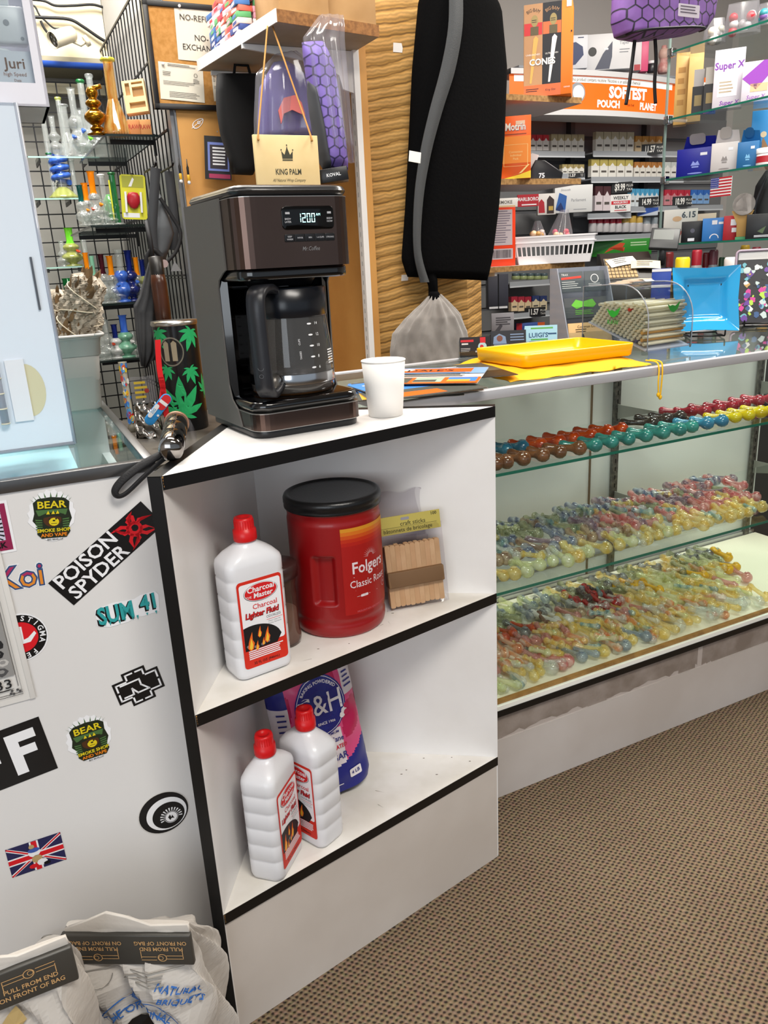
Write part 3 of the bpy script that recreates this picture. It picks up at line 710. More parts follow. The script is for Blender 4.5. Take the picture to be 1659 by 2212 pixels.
def sugar_bag():
 M = TR(-.1330,1.2800,.2530) @ RZ(R(24)) @ RY(R(-5)) @ RX(R(-6))
 t = thing('sugar_bag','pink and blue bag of sugar leaning at the back of the lowest shelf','sugar bag',M)
 W,Hb = .086,.300
 PK = mat('bag pink','#d04a7c',.4); PD = mat('bag magenta','#b3184f',.4); BL = mat('bag blue','#1d2278',.4); WH = mat('bag white','#d8cfd4',.45)
 def surf(x,z,side):
  u,v = x / W,z / Hb
  e = max(0,1 - abs(u) ** 2.6) ** .5
  d = .036 * e * interp([(0,.92),(.1,1),(.75,.95),(.9,.6),(1,.12)],max(0,min(1,v)))
  d += .0016 * math.sin(x * 160 + z * 60) * v + .0012 * math.sin(z * 110 - x * 90)
  w = W * interp([(0,.94),(.06,1),(.8,.97),(1,.93)],max(0,min(1,v)))
  return Vector((u * w,-side * d,z))
 q = MB(); nu,nv = 60,80
 for side in (1,-1):
  vs = [surf(-W + 2 * W * i / nu,Hb * j / nv,side) for j in range(nv + 1) for i in range(nu + 1)]
  bv = [q.bm.verts.new(p) for p in vs]
  for j in range(nv):
   for i in range(nu):
    u,v = -1 + 2 * (i + .5) / nu,(j + .5) / nv
    if v < .17 + .16 * max(0,u) ** 2 and not (u < -.62): m = 2
    elif u > .66 and v > .62: m = 3
    elif u < -.62: m = 2 if v > .66 else 3
    elif v < .44 and abs(u) < .42: m = 3
    else: m = 1 if math.sin(u * 5 + v * 9) + math.sin(v * 14 - u * 7) > .5 else 0
    f = q.bm.faces.new([bv[j * (nu + 1) + i],bv[j * (nu + 1) + i + 1],bv[(j + 1) * (nu + 1) + i + 1],bv[(j + 1) * (nu + 1) + i]]); f.material_index = m; f.smooth = True
 q.build('bag_body',[PK,PD,BL,WH],t)
 q = MB()
 def ell(x,z,rx,rz,zz,m):
  for j in range(6): q.ring(x,z,rx * j / 6 + 1e-4,rx * (j + 1) / 6,zz,m,sy=rz / rx,n=32)
 ell(.008,.186,.050,.060,.0004,2)
 q.ring(.008,.186,.0465,.0475,.0008,3,sy=1.2)
 q.text('BAKING POWDERED',.0085,.008,.232,.0008,3,arc=.042,bold=.02)
 q.text('C&H',.058,.006,.186,.0008,3,bold=.004,sx=.80); q.text('SINCE 1906',.007,.012,.150,.0008,3,bold=.01)
 for k,(x,z) in enumerate(((.051,.160),(.058,.168),(.046,.153),(.056,.154))): q.disc(x,z,.0065,.001 + .0002 * k,1 if k % 2 else 3,n=8)
 q.text('PREMIUM',.007,.018,.124,.0008,2,bold=.01); q.text('Pure Cane',.014,.012,.110,.0008,2,bold=.01,sx=.9); q.text('GRANULATED',.0115,.013,.094,.0008,4,bold=.02,sx=.8); q.text('SUGAR',.0190,.014,.073,.0008,2,bold=.012,sx=.9)
 q.bars(.062,.195,.080,.280,9,.0008,2,fill=.35); q.bars(-.076,.11,-.060,.19,7,.0008,2,fill=.3)
 q.poly(rr(.036,.022,.062,.040,.003),3,z=.0008); q.text('4 LB',.010,.049,.031,.0012,2,bold=.02); q.rect(-.01,.016,.02,.018,.0008,3)
 q.warp(lambda c: surf(c.x,c.y,1) + Vector((0,-.0010 - c.z,0)))
 q.build('bag_print',[PK,PD,BL,mat('bag print white','#e6e0e2',.5),mat('bag print red','#c8243c',.5)],t)
 q = MB(); q.box(-W * .93,W * .93,-.002,.002,Hb - .004,Hb + .012); q.build('sealed_top',PK,t)
sugar_bag()
# ================================================================ stickers and poster on the left counter front
STK_GROUP = 'stickers on the white counter front'
KM = FK.m()
def sticker(name,label,cx,cz,rot=0,cat='sticker'):
 t = thing(name,label,cat,KM @ TR(cx,-.0004,cz) @ RY(R(-rot)),STK_GROUP)
 return t,FRONT
SWH = mat('sticker white','#e9e9ec',.35); SBK = mat('sticker black','#0d0c0e',.35); SRD = mat('sticker red','#cf1420',.4)
def sheet(t,pts,m,name='backing',z=.0):
 q = MB(); q.prism(pts,z,z + .0003,M=FRONT); return q.build(name,m,t)
def bear(cx,cz,rot,s,label):
 t,F = sticker('bear_sticker',label,cx,cz,rot)
 out = []
 for k in range(40):
  a = 2 * PI * k / 40; r = 1 + (.09 if k % 2 and (k < 22) else 0)
  out.append((.0310 * s * r * math.cos(a) * (1 if math.sin(a) > -.4 else .85),.0385 * s * r * math.sin(a)))
 sheet(t,out,SWH)
 GD,GM,YL,OR,BR = mat('bear dark green','#1c2414',.4),mat('bear green','#476b3a',.4),mat('bear yellow','#d9c31c',.4),mat('bear orange','#e07f14',.4),mat('bear brown','#4a2a12',.4)
 q = MB(); z = .0005
 P = lambda pts: [(x * s,y * s) for x,y in pts]
 q.poly(P([(-.025,.022),(-.018,.028),(0,.030),(.018,.028),(.025,.022),(.024,.010),(.027,-.004),(.022,-.016),(.024,-.024),(.018,-.033),(-.016,-.033),(-.022,-.026),(-.021,-.014),(-.027,-.005),(-.024,.006)]),0,F,z)
 q.poly(P([(-.022,.011),(.022,.011),(.019,.002),(-.019,.002)]),1,F,z + .0002)
 for k in range(9):                                                       # leaves sticking out
  a = R(20 + 140 * k / 8);
  q.poly([((.025 * math.cos(a) + .0012 * math.sin(a)) * s,(.020 + .010 * math.sin(a)) * s),((.031 * math.cos(a)) * s,(.024 + .014 * math.sin(a)) * s),((.025 * math.cos(a) - .0012 * math.sin(a)) * s,(.020 + .010 * math.sin(a)) * s)],1,F,z - .0001)
 for sx in (-1,1):
  for k in range(5): q.poly(P([(sx * .014,-.004 - k * .0035),(sx * .0235,-.003 - k * .0036),(sx * .0225,-.0052 - k * .0036),(sx * .014,-.0056 - k * .0035)]),1,F,z + .0002)
 q.disc(0,-.005 * s,.0125 * s,z + .0003,4,F,20,.0105 * s); q.disc(.002 * s,-.008 * s,.0070 * s,z + .0004,2,F,16,.0062 * s)
 q.poly(P([(-.017,.002),(-.006,.0065),(.006,.0065),(.017,.003),(.012,-.001),(0,.001),(-.011,-.001)]),0,F,z + .0005)       # hat brim
 for x in (-.008,-.001,.005): q.poly(P([(x,.004),(x + .003,.0095),(x + .005,.004)]),2,F,z + .0006)
 for x in (-.004,.005): q.disc(x * s,-.0035 * s,.0013 * s,z + .0006,0,F,8)
 q.disc(.002 * s,-.0060 * s,.0020 * s,z + .0006,0,F,8,.0013 * s); q.rect(-.002 * s,-.0108 * s,.006 * s,-.0101 * s,z + .0006,0,F)
 q.build('bear_face',[GD,GM,YL,OR,BR],t)
 q = MB()
 q.text('BEAR',.0165 * s,0,.0178 * s,z + .0004,0,F,bold=.05,sx=1.08); q.text('BEAR',.0152 * s,0,.0180 * s,z + .0006,1,F,bold=.02,sx=1.12)
 q.text('SMOKE SHOP',.0072 * s,.001 * s,-.0210 * s,z + .0006,1,F,bold=.03,sx=1.05); q.text('AND VAPE',.0072 * s,.001 * s,-.0282 * s,z + .0006,2,F,bold=.03,sx=1.05)
 q.text('BIG BEAR,CA',.0038 * s,.002 * s,-.0352 * s,z + .0006,0,F,bold=.01)
 q.build('lettering',[GD,YL,OR],t)
bear(-.1437,.9020,-6,.92,'green and yellow bear shop sticker, the upper one just below the glass top')
bear(-.1500,.5520,4,.98,'green and yellow bear shop sticker, the lower one near the FF sticker')
def spyder():
 a,b = Vector((-.1648,.8081)),Vector((-.0257,.9030)); c2 = Vector((-.137,.7684))
 ax = (b - a).normalized(); L = (b - a).length; ang = math.degrees(math.atan2(ax.y,ax.x)); Hh = abs((c2 - a).dot(Vector((-ax.y,ax.x))))
 c = a + ax * L / 2 + Vector((ax.y,-ax.x)) * Hh / 2
 t,F = sticker('spider_sticker','long black slanting sticker with white lettering and red spider',c.x,c.y,ang)
 sheet(t,[(-L / 2,-Hh / 2),(L / 2,-Hh / 2),(L / 2,Hh / 2),(-L / 2,Hh / 2)],SBK)
 z = .0005
 q = MB()
 for w,y in (('POISON',.0125),('SPYDER',-.0125)):
  q.text(w,.0285,-L * .16,y,z,0,F,bold=.02,sx=1.0)
 q.build('lettering',SWH,t)
 q = MB(); cx,cy = L * .30,.0
 q.disc(cx,cy,.0115,z,0,F,20); q.disc(cx + .0015,cy + .001,.0050,z + .0002,1,F,14); q.disc(cx - .004,cy + .003,.0018,z + .0003,0,F,8)
 for k,(a0,ln) in enumerate(((20,.042),(52,.036),(85,.033),(122,.035),(160,.030),(205,.032),(250,.035),(290,.037),(325,.042))):
  d = R(a0); e = R(a0 + (26 if k % 2 else -22))
  p0 = (cx + .008 * math.cos(d - .35),cy + .008 * math.sin(d - .35)); p1 = (cx + .008 * math.cos(d + .35),cy + .008 * math.sin(d + .35))
  km = (cx + .020 * math.cos(d),cy + .020 * math.sin(d)); kn = (cx + .0165 * math.cos(d + .25),cy + .0165 * math.sin(d + .25))
  tip = (cx + ln * math.cos(e),cy + ln * math.sin(e))
  tip = (min(max(tip[0],-L / 2 + .002),L / 2 - .002),min(max(tip[1],-Hh / 2 + .002),Hh / 2 - .002))
  q.poly([p0,km,tip,kn,p1],0,F,z)
 q.build('spider_emblem',[SRD,SBK],t)
spyder()
def sum41():
 t,F = sticker('band_sticker','teal and black ragged lettered sticker with a number on the counter front',-.0650,.7440,2)
 TEAL = mat('sticker teal','#2c9a9c',.4); z = .0005
 sheet(t,[(-.047,-.014),(-.030,-.020),(-.004,-.019),(.008,-.014),(.018,-.016),(.042,-.014),(.045,.012),(.040,.019),(.020,.018),(.010,.014),(-.02,.016),(-.046,.012)],SWH)
 q = MB()
 for d,m in ((.0016,1),(0,0)):
  zz = z + (.0003 if m == 0 else 0)
  q.text('SUM',.0365,-.0185 - d,-.0015 - d,zz,m,F,bold=.03 if m == 0 else .055,sx=.72)
  q.text('41',.0330,.0300 - d,.0035 - d,zz,m,F,bold=.03 if m == 0 else .055,sx=.80)
 for k,x in enumerate((-.036,-.029,-.016,-.008,.003,.010,.024,.037)):
  q.poly([(x - .0016,-.012),(x + .0016,-.012),(x,-.0165 - .0015 * (k % 3))],0,F,z + .0003)
 q.build('lettering',[TEAL,SBK],t)
sum41()
def cross_logo():
 t,F = sticker('cross_logo_sticker','black and white angular cross shaped band emblem sticker',-.0690,.6185,11)
 u = .0096
 def plus(g): return [(-1.6 * u - g,-3.4 * u - g + .6 * u),(1.6 * u + g,-3.4 * u - g + .6 * u),(1.6 * u + g,-1.7 * u - g),(3.4 * u + g,-1.7 * u - g),(3.4 * u + g,1.7 * u + g),(1.6 * u + g,1.7 * u + g),(1.6 * u + g,3.4 * u + g - .6 * u),(-1.6 * u - g,3.4 * u + g - .6 * u),(-1.6 * u - g,1.7 * u + g),(-3.4 * u - g,1.7 * u + g),(-3.4 * u - g,-1.7 * u - g),(-1.6 * u - g,-1.7 * u - g)]
 sheet(t,plus(.0022),SBK)
 q = MB(); z = .0005; p = plus(-.0012); w = .0026; n = len(p)
 for i in range(n):
  a,b = Vector(p[i]),Vector(p[(i + 1) % n]); d = (b - a).normalized(); nn = Vector((-d.y,d.x)) * w
  ln = (b - a).length
  parts = ((0,1),) if ln < .02 else ((0,.44),(.56,1))
  for s0,s1 in parts:
   A,B = a + d * ln * s0,a + d * ln * s1
   q.poly([A,B,B + nn,A + nn],0,F,z)
 R_ = [(-.024,.011),(.004,.011),(.004,.001),(.013,-.010),(-.004,-.010),(-.010,.000),(-.0105,-.010),(-.024,-.010)]
 for a,b in zip(R_,R_[1:]):
  a,b = Vector(a),Vector(b); d = (b - a).normalized(); nn = Vector((-d.y,d.x)) * w / 2
  q.poly([a - nn - d * w / 2,b - nn + d * w / 2,b + nn + d * w / 2,a + nn - d * w / 2],0,F,z + .0002)
 q.build('white_lines',SWH,t)
cross_logo()
def round_logo():
 t,F = sticker('round_emblem_sticker','round black and white eye shaped emblem sticker near the black trim',-.0625,.3860,8)
 z = .0005; EL = lambda cx,cy,r,k,sq=.92: [(cx + r * math.cos(a),cy + r * sq * math.sin(a)) for a in [2 * PI * i / 40 for i in range(40)]]
 sheet(t,EL(0,0,.0400,0,.95),mat('clear sticker rim','#cfcbc6',.3))
 q = MB()
 q.disc(0,0,.0388,z,0,F,40,.0368); q.disc(.0035,-.0035,.0318,z + .0002,1,F,40,.0295); q.disc(.0055,-.0075,.0255,z + .0004,0,F,40,.0238)
 q.disc(.0085,-.0125,.0092,z + .0007,1,F,24); q.ring(.0085,-.0125,.0102,.0108,z + .0007,1,F)
 for k in range(13):
  a = R(-12 + 200 * k / 12); c,s = math.cos(a),math.sin(a)
  q.poly([(.0085 + c * .0118 - s * .0006,-.0125 + s * .0118 + c * .0006),(.0085 + c * .0175 - s * .0012,-.0125 + s * .0175 + c * .0012),(.0085 + c * .0175 + s * .0012,-.0125 + s * .0175 - c * .0012),(.0085 + c * .0118 + s * .0006,-.0125 + s * .0118 - c * .0006)],1,F,z + .0006)
 q.poly([(.0035,-.011),(.0075,-.007),(.0085,-.013),(.0105,-.009),(.0125,-.0165),(.0085,-.0145),(.0055,-.0175)],0,F,z + .0009)
 q.build('emblem',[SBK,SWH],t)
round_logo()
def flag_sticker():
 t,F = sticker('flag_sticker','small British flag sticker with a pale figure over its centre',-.2530,.3840,1)
 a,b,z = .0385,.0255,.0005
 sheet(t,[(-a,-b),(a,-b),(a,b),(-a,b)],mat('flag navy','#23224e',.4))
 q = MB(); W_,RD = 0,1
 for sx,sy in ((1,1),(1,-1)):
  d = Vector((a * sx,b * sy)).normalized(); n = Vector((-d.y,d.x))
  for wd,m,zz in ((.0048,0,z),(.0024,1,z + .0002)):
   L = Vector((a,b * sy)); cl = lambda v: (max(-a,min(a,v.x)),max(-b,min(b,v.y)))
   q.poly([cl(-L - n * wd),cl(L - n * wd),cl(L + n * wd),cl(-L + n * wd)],m,F,zz)
 for wd,m,zz in ((.0062,0,z + .0004),(.0038,1,z + .0006)):
  q.rect(-a,-wd,a,wd,zz,m,F); q.rect(-wd,-b,wd,b,zz,m,F)
 q.disc(-.002,.006,.0085,z + .0008,0,F,12,.0075); q.disc(-.002,.0105,.0085,z + .0010,2,F,12,.004); q.disc(-.004,.017,.004,z + .0010,3,F,10)
 q.disc(.000,-.006,.0075,z + .0008,3,F,10,.007); q.disc(.006,-.014,.0075,z + .0009,0,F,8,.006); q.disc(-.007,-.017,.006,z + .001,1,F,8,.004); q.disc(.012,-.018,.005,z + .0011,4,F,8,.003)
 q.build('flag_print',[SWH,SRD,mat('flag blue','#3a55a4',.4),mat('flag tan','#b59a6a',.4),SBK],t)
flag_sticker()
def ff():
 t,F = sticker('letter_sticker','big black sticker with white FF letters cut by frame edge',-.2850,.5550,7)
 sheet(t,[(-.085,-.046),(.080,-.046),(.080,.046),(-.085,.046)],SBK)
 q = MB(); z = .0005
 for x in (-.072,-.022,.028):
  for r_ in ((0,-.0335,.0155,.0335),(.0155,.0185,.0400,.0335),(.0155,-.0045,.0360,.0095)):
   q.rect(x + r_[0],r_[1],x + r_[2],r_[3],z,0,F)
 q.build('lettering',SWH,t)
ff()
def koi():
 t,F = sticker('wavy_letter_sticker','purple and orange wavy lettered sticker beside the black and white poster',-.1975,.8235,-2)
 z = .0005
 q = MB()
 for zz,b_,m in ((0,.12,0),(.0003,.075,1),(.0006,.0,2)):
  q.text('Koi',.046,0,0,zz,m,F,bold=b_ * .6,sx=.92)
 q.build('lettering',[SWH,mat('koi blue','#2b4a78',.4),mat('koi orange','#d9852a',.4)],t)
 q = MB()
 q.text('Koi',.046,0,0,.0008,0,F,bold=.0,sx=.92)
 for f in list(q.bm.faces):
  if f.calc_center_median().z < .001: q.bm.faces.remove(f)
 q.build('upper_tint',mat('koi magenta','#a5285c',.4),t)
koi()
def red_round():
 t,F = sticker('round_red_sticker','round red sticker with white lettered rim half under the poster',-.2130,.7370,0)
 z = .0005
 sheet(t,[(.036 * math.cos(2 * PI * k / 36),.036 * math.sin(2 * PI * k / 36)) for k in range(36)],SWH)
 q = MB(); q.disc(0,0,.0340,z,1,F,32); q.disc(0,0,.0232,z + .0002,0,F,28)
 for k,ch in enumerate('STIGMA FEST '):
  a = R(75 - k * 19); q.text(ch,.0105,.0285 * math.cos(a),.0285 * math.sin(a),z + .0003,2,F @ TR(.0285 * math.cos(a),.0285 * math.sin(a),0) @ RZ(a - PI / 2) @ TR(-.0285 * math.cos(a),-.0285 * math.sin(a),0),bold=.02)
 q.poly([(-.004,.018),(.004,.016),(.004,-.004),(.010,-.002),(.019,.006),(.021,.002),(.012,-.009),(.000,-.010),(-.006,.002)],2,F,z + .0003)
 q.build('emblem',[SRD,SBK,SWH],t)
red_round()
def pink_card():
 t,F = sticker('ray_sticker','dark pink sticker with white burst of rays at frame edge',-.2330,.8985,0)
 z = .0005
 sheet(t,[(-.038,-.036),(.038,-.036),(.038,.036),(-.038,.036)],SWH)
 q = MB(); q.rect(-.0345,-.0325,.0345,.0325,z,0,F); q.poly([(-.027,-.018),(.0275,-.018),(.0275,.026),(-.027,.026)],1,F,z + .0002)
 for k in range(30):
  a = 2 * PI * k / 30; d = .05
  def cl(x,y): return (max(-.027,min(.0275,x)),max(-.018,min(.026,y)))
  if True:
   t0 = min(.0275 / max(1e-6,abs(math.cos(a))),(.026 if math.sin(a) > 0 else .018) / max(1e-6,abs(math.sin(a))))
   c,s = math.cos(a),math.sin(a)
   q.poly([(c * .008,s * .008),cl(c * t0 * .99 - s * .0012,s * t0 * .99 + c * .0012),cl(c * t0 * .99 + s * .0012,s * t0 * .99 - c * .0012)],2,F,z + .0004)
 q.text('ROCK',.011,.012,-.025,z + .0004,2,F,bold=.03)
 q.build('ray_print',[mat('sticker maroon pink','#8c1f49',.4),mat('sticker pale lilac','#c9c5d6',.4),SBK],t)
pink_card()
def poster():
 t = thing('crowd_poster','black and white photocopied poster of packed machines taped at left edge','poster',KM @ TR(-.2105,-.0012,.6420) @ RY(R(-1.5)),None)
 F = FRONT
 q = MB(); q.grid(lambda u,v: (-.30 * u,-.003 * math.sin(PI * u) * v - .001 * (1 - u),.262 * v),8,8); q.box(-.006,.0015,-.0022,-.0004,.0,.262,bev=.0005); q.build('sheet',mat('poster paper','#d6d3cf',.6),t)
 M1 = TR(0,-.0034,0) @ F; INK = [mat('ink ' + c,c,.7) for c in ('#1b1a1c','#4b4a4b','#8d8b89','#bdbab6')]
 q = MB(); z = .0
 q.rect(-.29,.012,-.013,.0126,z,0,M1); q.rect(-.29,.015,-.013,.0158,z,0,M1); q.rect(-.0136,.012,-.013,.255,z,2,M1); q.rect(-.0170,.026,-.0162,.255,z,1,M1)
 q.rect(-.29,.044,-.018,.256,z,2,M1)
 for row in range(15):
  y = .046 + row * .0138
  for k in range(20):
   x = -.285 + k * .0137 + .004 * (row % 2); c = random.choice((0,0,1,1,3,3))
   if x > -.028: continue
   q.poly([(x + .006 + .0075 * math.cos(a) * (.8 + .4 * random.random()),y + .006 + .0062 * math.sin(a) * (.8 + .4 * random.random())) for a in [2 * PI * i / 7 for i in range(7)]],c,M1,.0002)
   q.poly([(x + .006 + .004 * math.cos(a),y + .007 + .003 * math.sin(a)) for a in [2 * PI * i / 6 for i in range(6)]],random.choice((0,2,3)),M1,.0004)
 q.text('133',.020,-.040,.032,.0002,0,M1,bold=.01,sx=1.15); q.text('4',.020,-.070,.032,.0002,0,M1,bold=.01,sx=1.15)
 q.poly([(-.10,.023),(-.022,.024),(-.03,.0222),(-.1,.0216)],0,M1,.0002)
 for k in range(5): q.disc(-.022 + .006 * math.cos(k),.018 + .003 * math.sin(k * 2),.002,.0002,1,M1,6)
 q.build('poster_print',INK,t)
poster()
# ================================================================ glass pipes in the display case
def pipe_glass(name,a,b,body=.55,sc=16):
 """coloured blown glass: two-tone swirl, half cloudy, glossy skin"""
 if name in MATS: return MATS[name]
 m = D.materials.new(name); MATS[name] = m; m.use_nodes = True; nt = m.node_tree; L = nt.links.new
 nt.nodes.remove(nt.nodes['Principled BSDF']); out = nt.nodes['Material Output']
 tc = nd(nt,'ShaderNodeTexCoord'); oi = nd(nt,'ShaderNodeObjectInfo')
 ad = nd(nt,'ShaderNodeVectorMath',operation='ADD'); L(tc.outputs['Object'],ad.inputs[0]); L(oi.outputs['Random'],ad.inputs[1])
 w = nd(nt,'ShaderNodeTexWave'); w.inputs['Scale'].default_value = sc; w.inputs['Distortion'].default_value = 7; w.inputs['Detail'].default_value = 2; L(ad.outputs[0],w.inputs['Vector'])
 mx = nd(nt,'ShaderNodeMixRGB'); mx.inputs[1].default_value = lin(a); mx.inputs[2].default_value = lin(b); L(w.outputs['Fac'],mx.inputs[0])
 lt = nd(nt,'ShaderNodeMixRGB'); lt.inputs[0].default_value = .55; lt.inputs[2].default_value = (1,1,1,1); L(mx.outputs[0],lt.inputs[1])
 t = nd(nt,'ShaderNodeBsdfTransparent'); L(lt.outputs[0],t.inputs[0])
 d = nd(nt,'ShaderNodeBsdfDiffuse'); L(mx.outputs[0],d.inputs[0])
 m1 = nd(nt,'ShaderNodeMixShader'); m1.inputs[0].default_value = body; L(t.outputs[0],m1.inputs[1]); L(d.outputs[0],m1.inputs[2])
 g = nd(nt,'ShaderNodeBsdfGlossy'); g.inputs['Roughness'].default_value = .03
 lw = nd(nt,'ShaderNodeLayerWeight'); lw.inputs[0].default_value = .42
 ge = nd(nt,'ShaderNodeNewGeometry'); iv = nd(nt,'ShaderNodeMath',operation='SUBTRACT'); iv.inputs[0].default_value = 1; L(ge.outputs['Backfacing'],iv.inputs[1])
 ml = nd(nt,'ShaderNodeMath',operation='MULTIPLY'); L(lw.outputs['Fresnel'],ml.inputs[0]); L(iv.outputs[0],ml.inputs[1])
 m2 = nd(nt,'ShaderNodeMixShader'); L(ml.outputs[0],m2.inputs[0]); L(m1.outputs[0],m2.inputs[1]); L(g.outputs[0],m2.inputs[2]); L(m2.outputs[0],out.inputs[0])
 return m
PCOL = {
 'blue': ('#1d5c7a','#2f7d9b',.75),'orange': ('#d8551d','#b73a15',.75),'brown': ('#8b5a38','#6f452a',.7),'teal': ('#3f9a8e','#2d7f7a',.75),
 'charcoal': ('#35302e','#4a403c',.8),'sky blue': ('#3f8fae','#357a9c',.75),'red': ('#a02234','#b83a48',.75),'yellow': ('#dcc81e','#c9ac14',.8),
 'pale green': ('#e6edb0','#f4f4d0',0.31),'amber': ('#f2d268','#fbeeb0',0.31),'navy swirl': ('#5a6f9c','#cfd6d8',0.34),'brown swirl': ('#a07a60','#dcc6a2',0.34),
 'teal swirl': ('#6fa9b4','#dcebdf',0.31),'purple swirl': ('#80607c','#d0bcc0',0.34),'red swirl': ('#dc6a6c','#f2c8c0',0.34),'smoky green': ('#8a976e','#d0d3ac',0.31),
 'clear': ('#f4f6f0','#e6eae2',0.22),'pink': ('#e6aaa4','#cf8078',0.37),'clear yellow': ('#fbf2b8','#f2d456',0.28),'orange striped': ('#f0924a','#f6ead0',0.34),
 'dark grey': ('#5a5c64','#a8acae',0.40),'white': ('#e6e3dc','#d8d4cb',.8),'deep red': ('#b01718','#8a1114',.8),'blue grey': ('#8aa0b4','#c4d0d2',0.34),'lemon': ('#e9b51c','#dba614',.85)}
def spoon_profile(L=.088,rb=.0160,rs=.0072):
 """pipe along -y (mouth end away from the glass): bulb near y=0, knob at the far end"""
 return [(0.0008,-rb),(rb * .55,-rb * .86),(rb * .9,-rb * .45),(rb,0),(rb * .9,rb * .45),(rb * .6,rb * .85),(rs * 1.05,rb * 1.25),(rs * .9,L * .5),(rs,L * .66),(rs * 1.45,L * .78),(rs * 1.35,L * .86),(rs * .8,L * .90),(.0008,L * .90)]
def pipe_mesh(kind,m):
 q = MB()
 if kind == 0:                 # spoon with a bowl hole on top
  q.lathe(spoon_profile(),14,M=RX(-PI / 2)); q.lathe([(.0070,.0125),(.0084,.0152),(.0064,.0157),(.0048,.0112)],12,M=TR(0,.001,0))
 elif kind == 1:               # small spoon, two bumps
  q.lathe([(r * (1.0 + .10 * (i % 2)),z) for i,(r,z) in enumerate(spoon_profile(.075,.0145,.0078))],12,M=RX(-PI / 2)); q.lathe([(.007,.012),(.0084,.0147),(.006,.015),(.0045,.011)],10); q.lathe([(.0005,.014),(.004,.012),(.005,.008)],8,M=TR(0,.036,0))
 else:                         # chillum with flared mouth
  q.lathe([(.0008,-.02),(.0055,-.02),(.009,-.017),(.0105,-.008),(.0075,.012),(.0062,.035),(.0072,.05),(.0062,.053),(.0008,.053)],12,M=RX(-PI / 2)); q.lathe([(.0005,.013),(.004,.0115),(.0045,.0085)],8,M=TR(0,-.008,0))
 bmesh.ops.remove_doubles(q.bm,verts=q.bm.verts,dist=1e-6); bmesh.ops.recalc_face_normals(q.bm,faces=q.bm.faces)
 me = D.meshes.new('glass_pipe'); q.bm.to_mesh(me); q.bm.free(); me.materials.append(m)
 return me
PM = {}
def pipe(kind,colr,x,y,z,rz,label,group,rx=0.,s=1.):
 if (kind,colr) not in PM:
  a,b,body = PCOL[colr]; PM[(kind,colr)] = pipe_mesh(kind,pipe_glass('pipe glass ' + colr,a,b,body))
 o = D.objects.new('glass_pipe',PM[(kind,colr)]); COL.objects.link(o)
 o.matrix_world = FC.m(x,y,z) @ RZ(rz) @ RX(rx) @ SC(s,s,s)
 return tag(o,label,'pipe',group)
def row_of(pts,name,z,row):
 for u,v in pts:
  P = FC.l(at_z(u,v,z + .016))
  pipe(0,name,P.x,max(P.y,.026),z + .0162,R(random.uniform(30,48)),f'{name} glass spoon pipe in the {row} row on the top glass shelf',f'{name} pipes in the {row} row of the top shelf',s=random.uniform(.94,1.04))
Z5 = lambda *a: [(1060 + x / 2.77,780 + y / 2.77) for x,y in a]
row_of(Z5((55,622),(122,612),(230,595),(337,570),(445,552),(555,528)),'brown',.785,'front')
row_of(Z5((650,510),(745,490),(840,470),(945,450),(1042,430),(1135,410),(1205,392)),'teal',.785,'front')
row_of(Z5((1296,372),(1385,358)),'sky blue',.785,'front')
row_of(Z5((1465,335),(1545,322),(1618,306),(1690,290)),'yellow',.785,'front')
row_of(Z5((95,532),(190,514)),'blue',.785,'back')
row_of(Z5((300,500),(412,480),(498,462),(600,445),(700,422),(785,408)),'orange',.785,'back')
row_of(Z5((970,370),(1055,350),(1135,334)),'charcoal',.785,'back')
row_of(Z5((1200,300),(1284,298),(1370,284),(1450,268),(1520,255),(1605,238),(1680,225)),'red',.785,'back')
REST = MB(); RM = []                        # past three hundred: the ones that show least, joined as one heap
def pipe_rest(kind,colr,M):
 if (kind,colr) not in PM:
  a,b,body = PCOL[colr]; PM[(kind,colr)] = pipe_mesh(kind,pipe_glass('pipe glass ' + colr,a,b,body))
 me = PM[(kind,colr)]
 if me.materials[0] not in RM: RM.append(me.materials[0])
 REST._add([v.co for v in me.vertices],[list(p.vertices) for p in me.polygons],RM.index(me.materials[0]),M,True)
def crowd(z,rows,tier,x1):
 for y,pitch,bands,kinds in rows:
  x = .0
  while x < x1 + y * .6:
   xx = x + random.uniform(-.006,.006)
   c = random.choice(next(b for lim,b in bands if xx < lim))
   k = random.choice(kinds)
   if y in (.285,.358): pipe_rest(k,c,FC.m(xx,y + random.uniform(-.012,.012),z + .0172) @ RZ(R(random.uniform(-20,45))) @ SC(.95,.95,.95)); x += pitch * random.uniform(.8,1.0); continue
   pipe(k,c,xx,y + random.uniform(-.012,.012),z + .0172 + random.uniform(0,.004),R(random.uniform(-20,45)),f'{c} glass pipe lying in the crowded {tier}',f'{c} pipes in the {tier}',R(random.uniform(-4,8)),random.uniform(.84,1.06))
   x += pitch * random.uniform(.85,1.15)
A_ = 99
crowd(.5204,[
 (.045,.036,((.12,['amber','clear yellow','amber']),(.36,['pale green','amber','pale green']),(.62,['pale green','pale green','clear yellow']),(A_,['clear yellow','amber'])),(0,1)),
 (.125,.030,((.15,['brown swirl','navy swirl','amber']),(.42,['brown swirl','purple swirl','navy swirl']),(.58,['red swirl','brown swirl','purple swirl']),(A_,['red swirl','pink','red swirl','amber'])),(0,1)),
 (.205,.030,((.2,['brown swirl','navy swirl','teal swirl']),(.5,['navy swirl','purple swirl','smoky green']),(A_,['purple swirl','smoky green','red swirl'])),(1,1,2)),
 (.285,.030,((.28,['teal swirl','navy swirl','teal swirl','smoky green']),(.6,['navy swirl','smoky green','navy swirl']),(A_,['purple swirl','navy swirl','red swirl'])),(0,1)),
],'middle shelf',.92)
